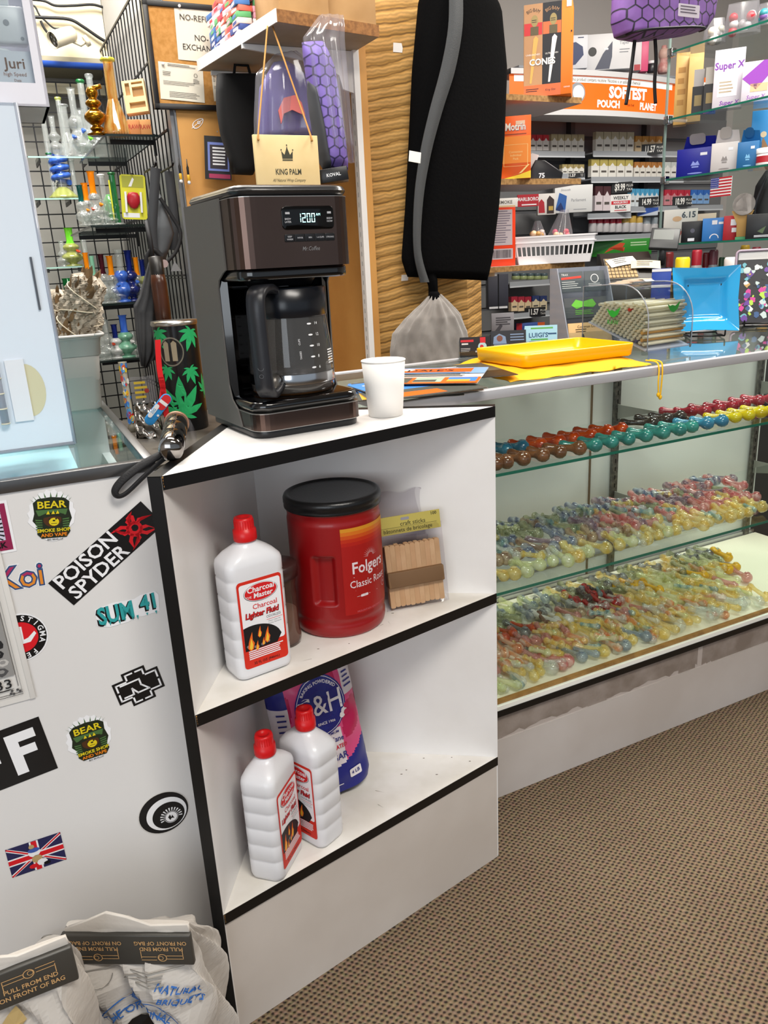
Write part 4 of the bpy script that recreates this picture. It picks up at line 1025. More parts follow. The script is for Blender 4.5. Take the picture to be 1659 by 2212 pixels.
crowd(.2505,[
 (.045,.031,((.10,['clear','amber','pale green']),(.3,['clear yellow','clear','red swirl']),(.6,['clear yellow','orange striped','blue grey']),(A_,['clear yellow','clear','amber'])),(0,2)),
 (.108,.031,((.08,['navy swirl','teal swirl']),(.22,['orange striped','pink']),(.45,['clear yellow','orange striped']),(A_,['clear yellow','amber','orange striped'])),(0,2)),
 (.170,.033,((.10,['dark grey','blue grey','clear']),(.26,['orange striped','pink','orange striped']),(.55,['pink','clear yellow','pink']),(A_,['pale green','clear yellow','pink'])),(0,0,2)),
 (.235,.034,((.15,['pale green','dark grey']),(.28,['dark grey','orange']),(.36,['orange','deep red','brown']),(.44,['white','pink']),(.62,['pink','brown swirl','deep red']),(A_,['pale green','amber','lemon'])),(0,0)),
 (.298,.034,((.12,['pale green','blue grey']),(.36,['blue grey','smoky green','navy swirl']),(.5,['dark grey','purple swirl']),(.62,['charcoal','deep red']),(A_,['lemon','smoky green','pale green'])),(0,1)),
 (.358,.036,((.12,['pale green','clear']),(.5,['smoky green','blue grey','pale green']),(A_,['smoky green','amber','dark grey'])),(0,1)),
],'bottom of the case',.93)
for zz,y0,y1,n in ((.2505,.030,.33,150),(.5204,.035,.27,60)):
 for k in range(n):
  y = random.uniform(y0,y1); x = random.uniform(0,.9 + .5 * y)
  pipe_rest(random.choice((1,2,2)),random.choice(('clear','clear yellow','pale green','amber','clear','orange striped' if zz < .4 else 'brown swirl','teal swirl')),FC.m(x,y,zz + .012 + .016 * (k % 2)) @ RZ(R(random.uniform(-30,60))) @ SC(.72,.72,.72))
tag(REST.build('glass_pipe_heap',RM),'small glass pipes filling the rear rows and gaps of the crowded shelves','pipes',None,'stuff')
for k,(x,y) in enumerate(((-.055,.16),(-.040,.26),(-.062,.36))):
 pipe(2,'amber',0,0,0,0,f'amber glass pipe lying under the left counter glass, {("nearest", "middle", "farthest")[k]} of three','amber pipes in the left counter')
 COL.objects[-1].matrix_world = FK.m(x,y,.818) @ RZ(R(160 + 20 * k)) @ SC(1.3,1.3,1.3)
# ================================================================ things on top of the right display case
YELT = mat('yellow plastic','#f0b400',.3,coat=.2); YELC = mat('yellow cloth','#e9aa06',.75,bump=.25,bs=700)
def pouch():
 t = thing('drawstring_pouch','yellow drawstring cloth pouch lying under the yellow tray','pouch',FC.m(.13,.045,ZC))
 c = [(-.035,-.005),(.330,-.022),(.400,.270),(.02,.32)]
 def f(u,v,top):
  a = Vector(c[0]).lerp(Vector(c[1]),u); b = Vector(c[3]).lerp(Vector(c[2]),u); p = a.lerp(b,v)
  e = min(1,6 * min(u,1 - u)) * min(1,6 * min(v,1 - v)); e = e * (2 - e)
  return (p.x + .004 * math.sin(20 * v),p.y + .004 * math.sin(17 * u),.001 + (.0178 * e + (.0016 * math.sin(26 * u + 5 * v) + .001 * math.sin(31 * v)) * (1 - e * .7) if top else 0))
 q = MB(); q.grid(lambda u,v: f(u,v,1),40,30); q.grid(lambda u,v: f(u,v,0),40,30); q.build('cloth_body',YELC,t)
 for k in range(2):
  q = MB(); q.tube(spline([(.318 + .012 * k,-.020,.012),(.322 + .012 * k,-.047,.010),(.322 + .010 * k,-.056,-.004),(.320 + .010 * k,-.058,-.030),(.322 + .006 * k,-.058,-.056 - .006 * k)],6),.0017,6); q.lathe([(.0005,-.006),(.0035,-.003),(.004,.001),(.002,.005)],8,M=TR(.322 + .006 * k,-.058,-.060 - .006 * k)); q.build('drawstring',mat('yellow cord','#f3bb16',.7),t)
pouch()
def tray():
 t = thing('rolling_tray','bright yellow shallow plastic tray on top of the yellow pouch','tray',FC.m(.155,.072,ZC + .0195) @ RZ(R(-2)))
 W,Dp = .300,.205
 q = MB(); rings = [(.014,0,.012),(.006,.0,.016),(.003,.003,.016),(.0,.026,.018),(.001,.028,.018),(.005,.028,.017),(.0065,.026,.016),(.010,.006,.014),(.016,.004,.012)]
 rows = [[(x,y,z) for x,y in rr(i,i,W - i,Dp - i,r,6)] for i,z,r in rings]; k = len(rows[0])
 q._add([p for r_ in rows for p in r_],[(j * k + i,j * k + (i + 1) % k,(j + 1) * k + (i + 1) % k,(j + 1) * k + i) for j in range(len(rows) - 1) for i in range(k)],0,None,True)
 q._add(rows[-1],[list(range(k))],0); q._add(rows[0],[list(range(k))[::-1]],0); q.build('tray_shell',YELT,t)
 q = MB()
 for k in range(10): q.text('JOKES UP'[k % 8],.022,.07 + .017 * k,.085 + .008 * math.sin(k),.0043,bold=.01)
 for f in list(q.bm.faces): pass
 q.build('tray_print',mat('faded lilac print','#b79a8e',.6),t)
tray()
def flyers():
 M = FC.m(-.030,.128,ZC + .0002)
 CO = [mat('flyer ' + c,c,.35) for c in ('#3f7ec9','#e0601a','#efe9e2','#4c4f4a','#7ea3cf','#d8a23a','#1a1a1e','#9fb3a0')]
 def one(i,dx,dy,rz,label,kind):
  t = thing('flyer',label,'flyer',M @ TR(dx,dy,.0007 + i * .0016) @ RZ(R(rz)),'flyers on the counter')
  w,h = .102,.110
  q = MB(); q.grid(lambda u,v: (-w + 2 * w * u,-h + 2 * h * v,.0006 * math.sin(3 * u + i) ** 2),8,4); q.grid(lambda u,v: (-w + 2 * w * u,-h + 2 * h * v,.0006 * math.sin(3 * u + i) ** 2 - .0006),8,4); q.build('sheet',CO[2],t)
  q = MB(); z = .0013
  if kind == 0:
   q.rect(-w,.02,w,h,z,4); q.rect(-w * .95,.042,w * .7,h * .9,z + .0002,1); q.text('DALE\'S',.034,-.02,.066,z + .0004,6,bold=.02); q.disc(-.07,.08,.014,z + .0004,2)
   q.bars(-.09,-.025,.085,.038,5,z,6,None,.4); q.rect(-w,-h,w,-.03,z,1)
   for k,(x,c) in enumerate(((-.10,3),(-.034,7),(.034,0))): q.rect(x + .004,-h + .010 + .006 * k,x + .062,-.036,z + .0002,c); q.rect(x + .004,-h + .02,x + .05,-.065,z + .0004,(5,3,5)[k])
  else:
   q.rect(-w,-.02,w,h,z,(0,4,3)[i % 3]); q.rect(-w,-h,w,-.02,z,(3,5,6)[i % 3]); q.rect(-w * .9,-h * .9,w * .2,-h * .5,z + .0002,1); q.bars(-w * .8,.02,w * .6,h * .7,4,z + .0002,2)
  q.build('flyer_print',CO,t)
 for k in range(7):
  one(k,-.075 + .006 * (k % 3),-.012 + .005 * ((k * 2) % 4) - .006 * k,-24 + 3.5 * k,f'blue and orange flyer in the fanned stack, {("lowest", "second lowest", "third from bottom", "middle", "third from top", "second from top", "top")[k]} of the pile',1)
 one(8,.075,.045,-14,'blue edged flyer lying right under the pouch corner beside the orange flyer',1)
 one(9.5,.01,.02,-40,'orange flyer with white panel lying topmost on the fanned stack',0)
flyers()
def card_holder(name,label,u0,v0,u1,v1,yl,col,prints,holder='#15151a'):
 P = FC.w(*at_y((u0 + u1) / 2,v1,yl)); P.z = ZC
 M,w,h = facing(u0,v0,u1,v1,P=P,turn=6)
 t = thing(name,label,'card holder',M)
 q = MB(); q.box(-w / 2 - .003,w / 2 + .003,-.006,.03,0,.004); q.box(-w / 2 - .003,w / 2 + .003,-.006,-.004,0,h * .38); q.box(-w / 2,w / 2,.024,.026,0,h * .8); q.build('holder',glass('clear acrylic','#eef1f2',rough=.03) if holder is None else mat('holder ' + holder,holder,.3),t)
 for k in range(4):
  q = MB(); q.box(-w / 2 + .002,w / 2 - .002,.0,.0008,.005,h - .002 * k); c = q.build('business_card',mat('card ' + col,col,.4),t); c.matrix_local = TR(0,.002 + .004 * k,0) @ RX(R(-8))
  if k == 0:
   q = MB(); mm = prints(q,w,h); q.build('card_print',mm,c,TR(0,-.0004,0))
 return t
def p1(q,w,h):
 q.rect(-w * .45,h * .78,-w * .05,h * .88,0,0,FRONT); q.rect(-w * .42,h * .66,-w * .22,h * .73,0,1,FRONT); q.bars(-w * .45,h * .3,-w * .1,h * .5,3,0,1,FRONT,.3)
 q.disc(w * .22,h * .55,h * .2,0,2,FRONT); q.disc(w * .2,h * .55,h * .09,.0002,0,FRONT,8); q.rect(w * .15,h * .72,w * .32,h * .97,.0001,0,FRONT); q.rect(0,h * .3,w * .45,h * .37,.0003,1,FRONT)
 return [mat('card red','#c4202a',.4),mat('card off white','#d9d5d5',.4),mat('card pale blue','#a9cdd6',.4)]
def p2(q,w,h):
 q.poly([(-w * .42,h * .45),(-w * .4,h * .75),(-w * .25,h * .88),(-w * .08,h * .75),(-w * .05,h * .45)],0,FRONT); q.disc(-w * .24,h * .68,h * .13,.0002,1,FRONT,12); q.bars(w * .05,h * .5,w * .45,h * .85,3,0,0,FRONT,.4); q.rect(-w * .4,h * .38,0,h * .43,0,0,FRONT)
 return [mat('card steel blue','#7c93b5',.4),mat('card brown','#7a4a3a',.4)]
def p3(q,w,h):
 q.rect(-w * .3,h * .86,w * .35,h * .92,0,0,FRONT); q.text("LUIGI'S",h * .26,-w * .08,h * .60,0,1,FRONT,bold=.02); q.rect(w * .2,h * .62,w * .45,h * .68,0,1,FRONT); q.rect(-w * .3,h * .40,w * .2,h * .46,0,0,FRONT); q.bars(-w * .35,h * .2,w * .35,h * .36,2,0,2,FRONT); q.poly([(-w * .4,h * .12),(-w * .2,h * .25),(0,h * .2),(0,h * .08)],3,FRONT)
 return [mat('card green','#5fae4a',.4),mat('card navy','#26507a',.4),mat('card grey','#6f8f96',.4),mat('card red','#c4202a',.4)]
card_holder('card_holder','black business cards with red lettering in clear holder left of the tray',993,728,1062,768,.425,'#141015',p1,None)
card_holder('card_holder','dark business cards with blue emblem in black holder behind the tray',1060,714,1138,760,.440,'#22242b',p2)
card_holder('card_holder','pale blue business cards standing behind the yellow tray right corner',1133,703,1205,752,.450,'#a9d7ea',p3,None)
ACR = glass('clear acrylic','#eef1f2',rough=.03)
def dispenser():
 F2 = (.560,.135)
 t = thing('acrylic_dispenser','clear curved acrylic bin full of thin tubes on the counter','dispenser',FC.m(F2[0],F2[1],ZC) @ RZ(R(4)))
 W,Dp,H = .156,.215,.166
 prof = [(0,.012),(0,.070)] + [(.085 - .085 * math.cos(a),.081 + .085 * math.sin(a)) for a in [PI / 2 * k / 8 for k in range(9)]] + [(.13,H),(Dp,H - .004),(Dp,.012)]
 for nm,x in (('side_panel',0),('side_panel',W)):
  q = MB(); q.prism(prof,0,.003,M=Matrix(((0,0,1,x - .0015),(1,0,0,0),(0,1,0,0),(0,0,0,1)))); s = q.build(nm,ACR,t)
  q = MB(); q.tube([(x,y,z) for y,z in prof],.0016,5); q.build('polished_rim',glass('acrylic rim','#cfd3da',rough=.1,body='#c5cad6',bodymix=.45),s)
 q = MB(); q.grid(lambda u,v: (W * u,interp([(i / 9,p[0]) for i,p in enumerate(prof[1:11])],v),interp([(i / 9,p[1]) for i,p in enumerate(prof[1:11])],v)),2,27); q.build('curved_front',ACR,t)
 q = MB(); q.box(.003,W - .003,Dp - .003,Dp,.012,H - .004); q.build('rear_panel',ACR,t)
 q = MB(); q._add([(0,.005,.014),(W,.005,.014),(W,Dp - .02,.075),(0,Dp - .02,.075),(0,.005,.011),(W,.005,.011),(W,Dp - .02,.072),(0,Dp - .02,.072)],[(0,1,2,3),(7,6,5,4),(0,4,5,1),(2,6,7,3),(0,3,7,4),(1,5,6,2)]); q.build('sloped_floor',glass('acrylic rim','#cfd3da'),t)
 q = MB()
 TW = glass('pale tube plastic','#f4f1e2',rough=.05,body='#efead2',bodymix=.55); n = 0
 for j in range(15):
  y = .018 + .0125 * (j % 2) * .5
  while y < .19 - j * .004:
   z0 = .022 + y * .28 + j * .0083
   if z0 < .122 and (y > .014 or z0 < .085): q.cyl((.006,y,z0),(W - .006,y,z0 + random.uniform(-.001,.001)),.0043,n=6,m=0 if random.random() < .93 else 1 + n % 4); n += 1
   y += .0122
 tag(q.build('glass_tubes',[TW] + [mat('tube ' + c,c,.4) for c in ('#3f9a4a','#b3392e','#3d4a68','#c99a5a')],t),kind='stuff')
 GR = mat('green print','#21902f',.5)
 leaf = [(-.022,.010),(-.012,.004),(-.004,.006),(.006,.003),(.024,.014),(.016,-.004),(.010,-.008),(.002,-.012),(-.008,-.009),(-.014,-.003)]
 q = MB(); Ms = TR(-.002,.11,.100) @ RZ(-PI / 2) @ FRONT
 q.poly(leaf,0,Ms); q.text('RAW',.016,0,-.024,0,0,Ms); q.poly(leaf,0,TR(W * .6,.008,.108) @ FRONT)
 q.build('leaf_print',GR,t)
 q = MB(); q.poly(rr(.07,.155,.10,.172,.002),0,TR(0,.03,0),z=0);
 q.warp(lambda c: Vector((c.x,.06 + (c.y - .16) * .6,H - .0005 + (c.y - .18) * .25 + .003))); q.build('price_label',mat('white sticker','#f2efe8',.5),t)
 q = MB()
 for k in range(7): q.prism(rr(.02 + .011 * k,.10 + .006 * (k % 3),.055 + .012 * k,.155 + .006 * (k % 2),.01),H + .0002 + .0012 * k,H + .0011 + .0012 * k)
 tag(q.build('loose_sheets',mat('pale loose sheets','#d8c3ae',.5),t),kind='stuff')
 for x in (.02,W - .02):
  for y in (.025,Dp - .03):
   q = MB(); q.cyl((x,y,0),(x,y,.013),.009,.006,10); q.build('foot',ACR,t)
dispenser()
def blue_dish():
 P = at_z(1522,726,ZC)
 M = Matrix.Translation(P) @ RZ(R(-12))
 t = thing('blue_square_dish','glossy sky blue square dish standing upright on a wire stand','dish',M)
 W = .172; BL = mat('sky blue glaze','#2f9fd8',.12,coat=.6)
 def f(u,v):
  x,y = 2 * u - 1,2 * v - 1; s = max(abs(x),abs(y))
  d = interp([(0,.026),(.50,.025),(.62,.018),(.66,.010),(.72,.008),(1,0)],s)
  k = 1 + .06 * (abs(x * y))
  return (x * W / 2 * k,d,(y * k + 1) * W / 2)
 q = MB(); q.grid(f,40,40); q.grid(lambda u,v: Vector(f(u,v)) + Vector((0,.005,0)),40,40); q.build('dish',BL,t,TR(0,.0,.018) @ RX(R(-14)))
 q = MB()
 for x in (-.045,.045): q.tube(spline([(x,-.045,.02),(x,-.040,.004),(x,0,.003),(x,.075,.003),(x,.07,.06),(x,.055,.14)],5),.0022,6)
 q.tube([(-.045,.075,.003),(.045,.075,.003)],.0022,6); q.tube([(-.045,-.04,.004),(.045,-.04,.004)],.0022,6); q.build('wire_stand',mat('black wire','#151515',.4,.6),t)
blue_dish()
def graffiti_tray():
 P = FC.w(*at_y(1645,702,.40)); P.z = ZC
 t = thing('graffiti_tray','patterned multicoloured metal tray standing upright at right frame edge','tray',Matrix.Translation(P) @ RZ(R(-22)))
 cols = ['#1d1b22','#c9d8d6','#6fb7c4','#b9dc4a','#6a3f9a','#d23f96','#caa15e','#3a5a8a','#e8e6e4']
 ms = [mat('graffiti ' + c,c,.35) for c in cols]
 W,H = .17,.215
 q = MB(); q.prism(rr(-W / 2,0,W / 2,H,.012),-.003,0,M=FRONT); q.build('tray_plate',ms[0],t,TR(0,0,.012) @ RX(R(-12)))
 q = MB(); q.tube([(x,-.006,y) for x,y in rr(-W / 2,0,W / 2,H,.012)] ,.004,6); q.build('rolled_rim',mat('tray rim lilac','#a896a6',.4),t,TR(0,0,.012) @ RX(R(-12)))
 q = MB(); q.rect(-W / 2 + .006,H - .026,W / 2 - .006,H - .004,.0003,8,FRONT)
 rnd = random.Random(4)
 for k in range(120):
  x,y,r = rnd.uniform(-W / 2 + .016,W / 2 - .016),rnd.uniform(.012,H - .04),rnd.uniform(.004,.013)
  q.poly([(x + r * math.cos(a) * rnd.uniform(.5,1.1),y + r * math.sin(a) * rnd.uniform(.5,1.1)) for a in [2 * PI * i / 8 for i in range(8)]],rnd.randrange(9),FRONT,.0004 + k * .00001)
 q.build('graffiti_print',ms,t,TR(0,-.0005,.012) @ RX(R(-12)))
 q = MB()
 for x in (-.05,.05): q.tube(spline([(x,-.03,.022),(x,-.03,.004),(x,.0,.003),(x,.07,.003),(x,.05,.12)],4),.0025,6)
 q.tube([(-.05,.07,.003),(.05,.07,.003)],.0022,6); q.tube([(-.05,-.03,.004),(.05,-.03,.004)],.0022,6)
 q.build('wire_stand',mat('black wire','#151515',.4,.6),t)
graffiti_tray()
def card_rack():
 P = FC.w(*at_y(1275,742,.452)); P.z = ZC
 t = thing('literature_rack','tall clear tiered rack of cards and leaflets on rear of the counter','card rack',Matrix.Translation(P) @ RZ(R(12)))
 q = MB()
 for x in (-.075,.075): q._add([(x - .0015,-.03,0),(x - .0015,.10,0),(x - .0015,.105,.205),(x - .0015,.06,.205),(x + .0015,-.03,0),(x + .0015,.10,0),(x + .0015,.105,.205),(x + .0015,.06,.205)],[(0,1,2,3),(7,6,5,4),(0,3,7,4),(1,5,6,2),(3,2,6,7),(0,4,5,1)])
 q.box(-.075,.075,.099,.102,0,.205); q.build('rack_frame',glass('acrylic rim','#cfd3da'),t)
 SP = [('#e6bd86','#8a4b26','Common Co',.0),('#4b4f52','#67b83c','',.066),('#565b5e','#dd4336','TRAX',.135)]
 for k,(c,ac,s,z) in enumerate(SP):
  y = .0 + .03 * k
  q = MB(); q.box(-.072,.072,y - .018,y - .0165,z + .004,z + .036); q.box(-.072,.072,y - .018,y + .012,z + .003,z + .0045); q.build('pocket',ACR,t)
  for j,(x0,x1) in enumerate(((-.068,.004),(.008,.068)) if k == 2 else ((-.066,.062),)):
   q = MB(); q.box(x0,x1,-.001,.001,0,.055); cd = q.build('leaflet',mat('leaflet ' + c,c if not j else '#2b2c30',.5),t,TR(0,y - .008,z + .006) @ RX(R(-16)))
   q = MB()
   if k == 2 and j == 0: q.text('TRAX',.008,x0 + .017,.047,0,2,FRONT); q.poly([(x0 + .006,.034),(x1 - .006,.037),(x1 - .006,.043),(x0 + .006,.040)],1,FRONT); q.bars(x0 + .006,.006,x1 - .01,.028,4,0,2,FRONT,.3)
   elif k == 2: q.ring(.038,.034,.010,.012,0,2,FRONT); q.bars(.018,.008,.058,.02,3,0,2,FRONT,.3)
   elif k == 1: q.poly([(-.045,.035),(-.03,.05),(-.01,.044),(.02,.05),(.03,.035),(.02,.026),(-.01,.03),(-.03,.024)],1,FRONT); q.bars(-.035,.006,.03,.02,3,0,1,FRONT,.4)
   else: q.text('Common Co',.010,-.012,.044,0,0,FRONT); q.bars(-.045,.026,-.01,.038,2,0,0,FRONT,.3); q.poly([(-.03,.004),(-.018,.004),(-.022,.024),(-.027,.024)],0,FRONT)
   q.build('leaflet_print',[mat('print dark brown','#2c241c',.5),mat('print ' + ac,ac,.5),mat('print white','#e8e6e2',.5)],cd,TR(0,-.0014,0))
card_rack()
# ================================================================ wooden post, plywood nook, hanging bags
def sawn():
 m = D.materials.new('rough sawn wood'); m.use_nodes = True; nt = m.node_tree; L = nt.links.new; b = nt.nodes['Principled BSDF']
 tc = nd(nt,'ShaderNodeTexCoord')
 mp = nd(nt,'ShaderNodeMapping'); mp.inputs['Rotation'].default_value = (0,R(9),0); L(tc.outputs['Object'],mp.inputs[0])
 w = nd(nt,'ShaderNodeTexWave'); w.bands_direction = 'Z'; w.inputs['Scale'].default_value = 11; w.inputs['Distortion'].default_value = 4.5; w.inputs['Detail'].default_value = 3; w.inputs['Detail Scale'].default_value = .6; L(mp.outputs[0],w.inputs['Vector'])
 r = nd(nt,'ShaderNodeValToRGB'); e = r.color_ramp.elements; e[0].position = 0; e[0].color = lin('#8a6430'); e[1].position = .09; e[1].color = lin('#c4934a'); k = e.new(.6); k.color = lin('#cfa05c'); L(w.outputs['Fac'],r.inputs[0])
 n = nd(nt,'ShaderNodeTexNoise'); n.inputs['Scale'].default_value = 9; L(mp.outputs[0],n.inputs['Vector'])
 w2 = nd(nt,'ShaderNodeTexWave'); w2.bands_direction = 'Z'; w2.inputs['Scale'].default_value = 33; w2.inputs['Distortion'].default_value = 4; L(mp.outputs[0],w2.inputs['Vector'])
 mx = nd(nt,'ShaderNodeMixRGB',blend_type='MULTIPLY'); mx.inputs[0].default_value = .35; L(r.outputs[0],mx.inputs[1]); L(w2.outputs['Color'],mx.inputs[2])
 m2 = nd(nt,'ShaderNodeMixRGB',blend_type='OVERLAY'); m2.inputs[0].default_value = .3; L(mx.outputs[0],m2.inputs[1]); L(n.outputs['Fac'],m2.inputs[2])
 L(m2.outputs[0],b.inputs['Base Color']); b.inputs['Roughness'].default_value = .8
 bp = nd(nt,'ShaderNodeBump'); bp.inputs['Strength'].default_value = .5; bp.inputs['Distance'].default_value = .004; L(w.outputs['Fac'],bp.inputs['Height']); L(bp.outputs[0],b.inputs['Normal'])
 return m
SAWN = sawn(); PLY = mat('honey plywood','#cb9652',.55,var='#bf8846',vs=5,bump=.1,bs=60)
b = MB(); b.prism([(.172,.80),(.482,.80),(.592,.889),(.60,1.15),(.172,1.15)],0,2.7); struct(b.build('wall_post',SAWN,None,FC.m()))
b = MB(); b.box(.150,.1705,.778,1.15,0,2.7); struct(b.build('wall_plywood_side',PLY,None,FC.m()))
b = MB(); b.box(-.2475,.60,1.151,1.169,0,2.7); struct(b.build('wall_plywood',PLY,None,FC.m()))
b = MB(); b.box(-.252,-.2485,1.150,1.20,0,2.7); b.box(-.262,-.252,1.165,1.20,0,2.7); struct(b.build('trim_1',mat('grey steel post','#7e8084',.4,.7),None,FC.m()))
WMET = mat('white enamel','#e4e2e0',.4)
def wall_shelf():
 t = thing('bracket_shelf','white board shelf on white brackets above the coffee maker carrying cartons','shelf',FC.m())
 SH = [(-.134,.598),(.146,.650),(.146,1.085),(-.188,1.085)]
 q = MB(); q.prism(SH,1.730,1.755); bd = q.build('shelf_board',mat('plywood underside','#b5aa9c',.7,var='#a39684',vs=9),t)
 q = MB(); q.prism([(-.1368,.598),(-.134,.598),(-.188,1.085),(-.1908,1.085)],1.729,1.756); q.build('front_edge',WMET,bd)
 q = MB(); q.prism([(-.1345,.5965),(.146,.6485),(.146,.650),(-.134,.598)],1.7295,1.7552); q.build('raw_end',mat('raw end grain','#8d5f31',.8,var='#6f4720',vs=120),bd)
 q = MB(); q.box(.1335,.1498,.776,.803,.90,1.775); s = q.build('slotted_standard',WMET,t)
 q = MB()
 for k in range(33): q.box(.1328,.1335,.788,.791,.92 + .0255 * k,.932 + .0255 * k)
 tag(q.build('slots',mat('slot grey','#9a9a98',.6),s),kind='stuff')
 for y in (.789,1.072):
  q = MB(); P = [(-.158,1.7290),(-.158,1.719),(-.05,1.708),(.05,1.692),(.095,1.672),(.104,1.640),(.1335,1.632),(.1335,1.729)]
  q.prism([(x,z) for x,z in P],-.004,.004,M=Matrix(((1,0,0,0),(0,0,1,y),(0,1,0,0),(0,0,0,1)))); q.build('shelf_bracket',WMET,t)
wall_shelf()
CARD = mat('brown cardboard','#b08a5c',.8,var='#a37d50',vs=12)
def carton(x0,x1,y0,y1,h,label):
 t = thing('carton',label,'box',FC.m((x0 + x1) / 2,(y0 + y1) / 2,1.755),'cartons on the white shelf')
 w,d = (x1 - x0) / 2,(y1 - y0) / 2
 q = MB(); q.box(-w,w,-d,d,0,h,bev=.001); q.build('carton_body',CARD,t)
 q = MB(); q.box(-.02,.02,-d - .0006,d + .0006,h - .002,h + .0006); q.box(-.02,.02,-d - .0008,-d,h * .7,h); q.build('packing_tape',mat('clear packing tape','#c0a070',.25),t)
carton(-.112,.010,.635,.80,.15,'brown carton at the near end of the white shelf, left one')
carton(.013,.140,.650,.80,.15,'brown carton at the near end of the white shelf, right one beside the post')
PKC = ['#e3a1b0','#d86a5a','#3f6fae','#5aa36a','#e8c9c4','#c83f52','#f0e0da','#344a8c']
PKN = dict(zip(PKC,('pink','coral','blue','green','pale pink','crimson','cream','navy')))
def pack_stack(x,y,n,seed):
 rnd = random.Random(seed)
 for k in range(n):
  a,b_ = rnd.choice(PKC),rnd.choice(PKC)
  t = thing('paper_pack',f'{PKN[a]} pack with {PKN[b_]} band in the striped stacks on the white shelf','pack',FC.m(x,y,1.7552 + .0135 * k) @ RZ(R(rnd.uniform(-6,6))),'striped packs stacked on the white shelf')
  q = MB(); q.box(-.018,.018,-.034,.034,0,.0130,bev=.0008); q.build('pack_body',mat('pack ' + a,a,.45),t)
  q = MB(); q.box(-.0184,.0184,-.020,.012,.003,.0095); q.build('pack_band',mat('pack ' + b_,b_,.45),t)
for i in range(5):
 for j in range(2): pack_stack(-.132 + .042 * j,.855 + .049 * i,9 - (i % 3) - j,i * 7 + j)
def cork_board():
 a,c = at_y(303,0,1.15),at_y(334,236,1.15)
 x0,x1,z0,z1 = -.3075,.06,1.642,1.905
 t = thing('cork_board','black framed cork notice board high on the plywood wall','notice board',FC.m(0,1.137,0))
 q = MB(); q.box(x0 + .010,x1 - .010,0,.012,z0 + .010,z1 - .010); q.build('cork_sheet',mat('cork','#bd8a4c',.9,var='#a97738',vs=70,bump=.3),t)
 q = MB(); q.box(x0,x1,-.005,.013,z0,z0 + .014,bev=.001); q.box(x0,x1,-.005,.013,z1 - .014,z1,bev=.001); q.box(x0,x0 + .014,-.005,.013,z0,z1,bev=.001); q.box(x1 - .014,x1,-.005,.013,z0,z1,bev=.001); q.build('frame',mat('black wood frame','#151416',.35),t)
 return t
cork_board()
def paper(px,label,draw,yl=1.1355,tilt=0,cat='paper notice',name='paper_notice'):
 (u0,v0,u1,v1) = px
 a,c = at_y(u0,v0,yl),at_y(u1,v1,yl); b_ = at_y(u0,v1,yl)
 w,h = abs(c.x - a.x),abs(at_y((u0 + u1) / 2,v0,yl).z - at_y((u0 + u1) / 2,v1,yl).z)
 cx,cz = (a.x + c.x) / 2,at_y((u0 + u1) / 2,(v0 + v1) / 2,yl).z
 t = thing(name,label,cat,FC.m(cx,yl,cz) @ RY(R(tilt)),'papers pinned to the cork board')
 q = MB(); q.grid(lambda u,v: (-w / 2 + w * u,-.0015 * math.sin(PI * u) * (1 - v),-h / 2 + h * v),6,6); q.grid(lambda u,v: (-w / 2 + w * u,.0004 - .0015 * math.sin(PI * u) * (1 - v),-h / 2 + h * v),6,6); q.build('sheet',mat('notice paper','#d9d3c4',.7),t)
 q = MB(); draw(q,w,h); q.build('notice_print',mat('notice ink','#33302e',.7),t,TR(0,-.0022,0))
 q = MB(); q.lathe([(0,-.005),(.004,-.005),(.0035,.0),(0,.0)],10,M=TR(-w * .4,-.002,h * .5 - .006) @ RX(-PI / 2)); q.build('push_pin',mat('white pin','#e8e6e4',.3),t)
 return t
def n1(q,w,h):
 q.text('NO-REFUND',h * .155,.0,h * .27,0,0,FRONT,sx=.95); q.text('NO-',h * .155,.0,-h * .08,0,0,FRONT); q.text('EXCHANGE',h * .155,-.002,-h * .26,0,0,FRONT,sx=.95)
paper((374,15,492,134),'large paper notice reading NO-REFUND NO-EXCHANGE on cork board',n1,tilt=2)
def n2(q,w,h):
 q.bars(-w * .3,h * .38,w * .35,h * .46,2,0,0,FRONT,.35); q.bars(-w * .42,h * .12,-w * .22,h * .25,3,0,0,FRONT,.3); q.bars(-w * .42,-.12 * h,w * .3,h * .0,3,0,0,FRONT,.25); q.bars(-w * .3,-.45 * h,w * .4,-h * .28,4,0,0,FRONT,.25)
 q.ring(w * .32,h * .22,.004,.005,0,0,FRONT); q.bars(w * .26,-.02 * h,w * .4,h * .12,4,0,0,FRONT,.3)
paper((340,138,444,218),'small printed licence sheet pinned low on cork board',n2,tilt=3)
paper((456,154,486,219),'narrow white sheet half hidden at the cork board right side',n2,tilt=0)
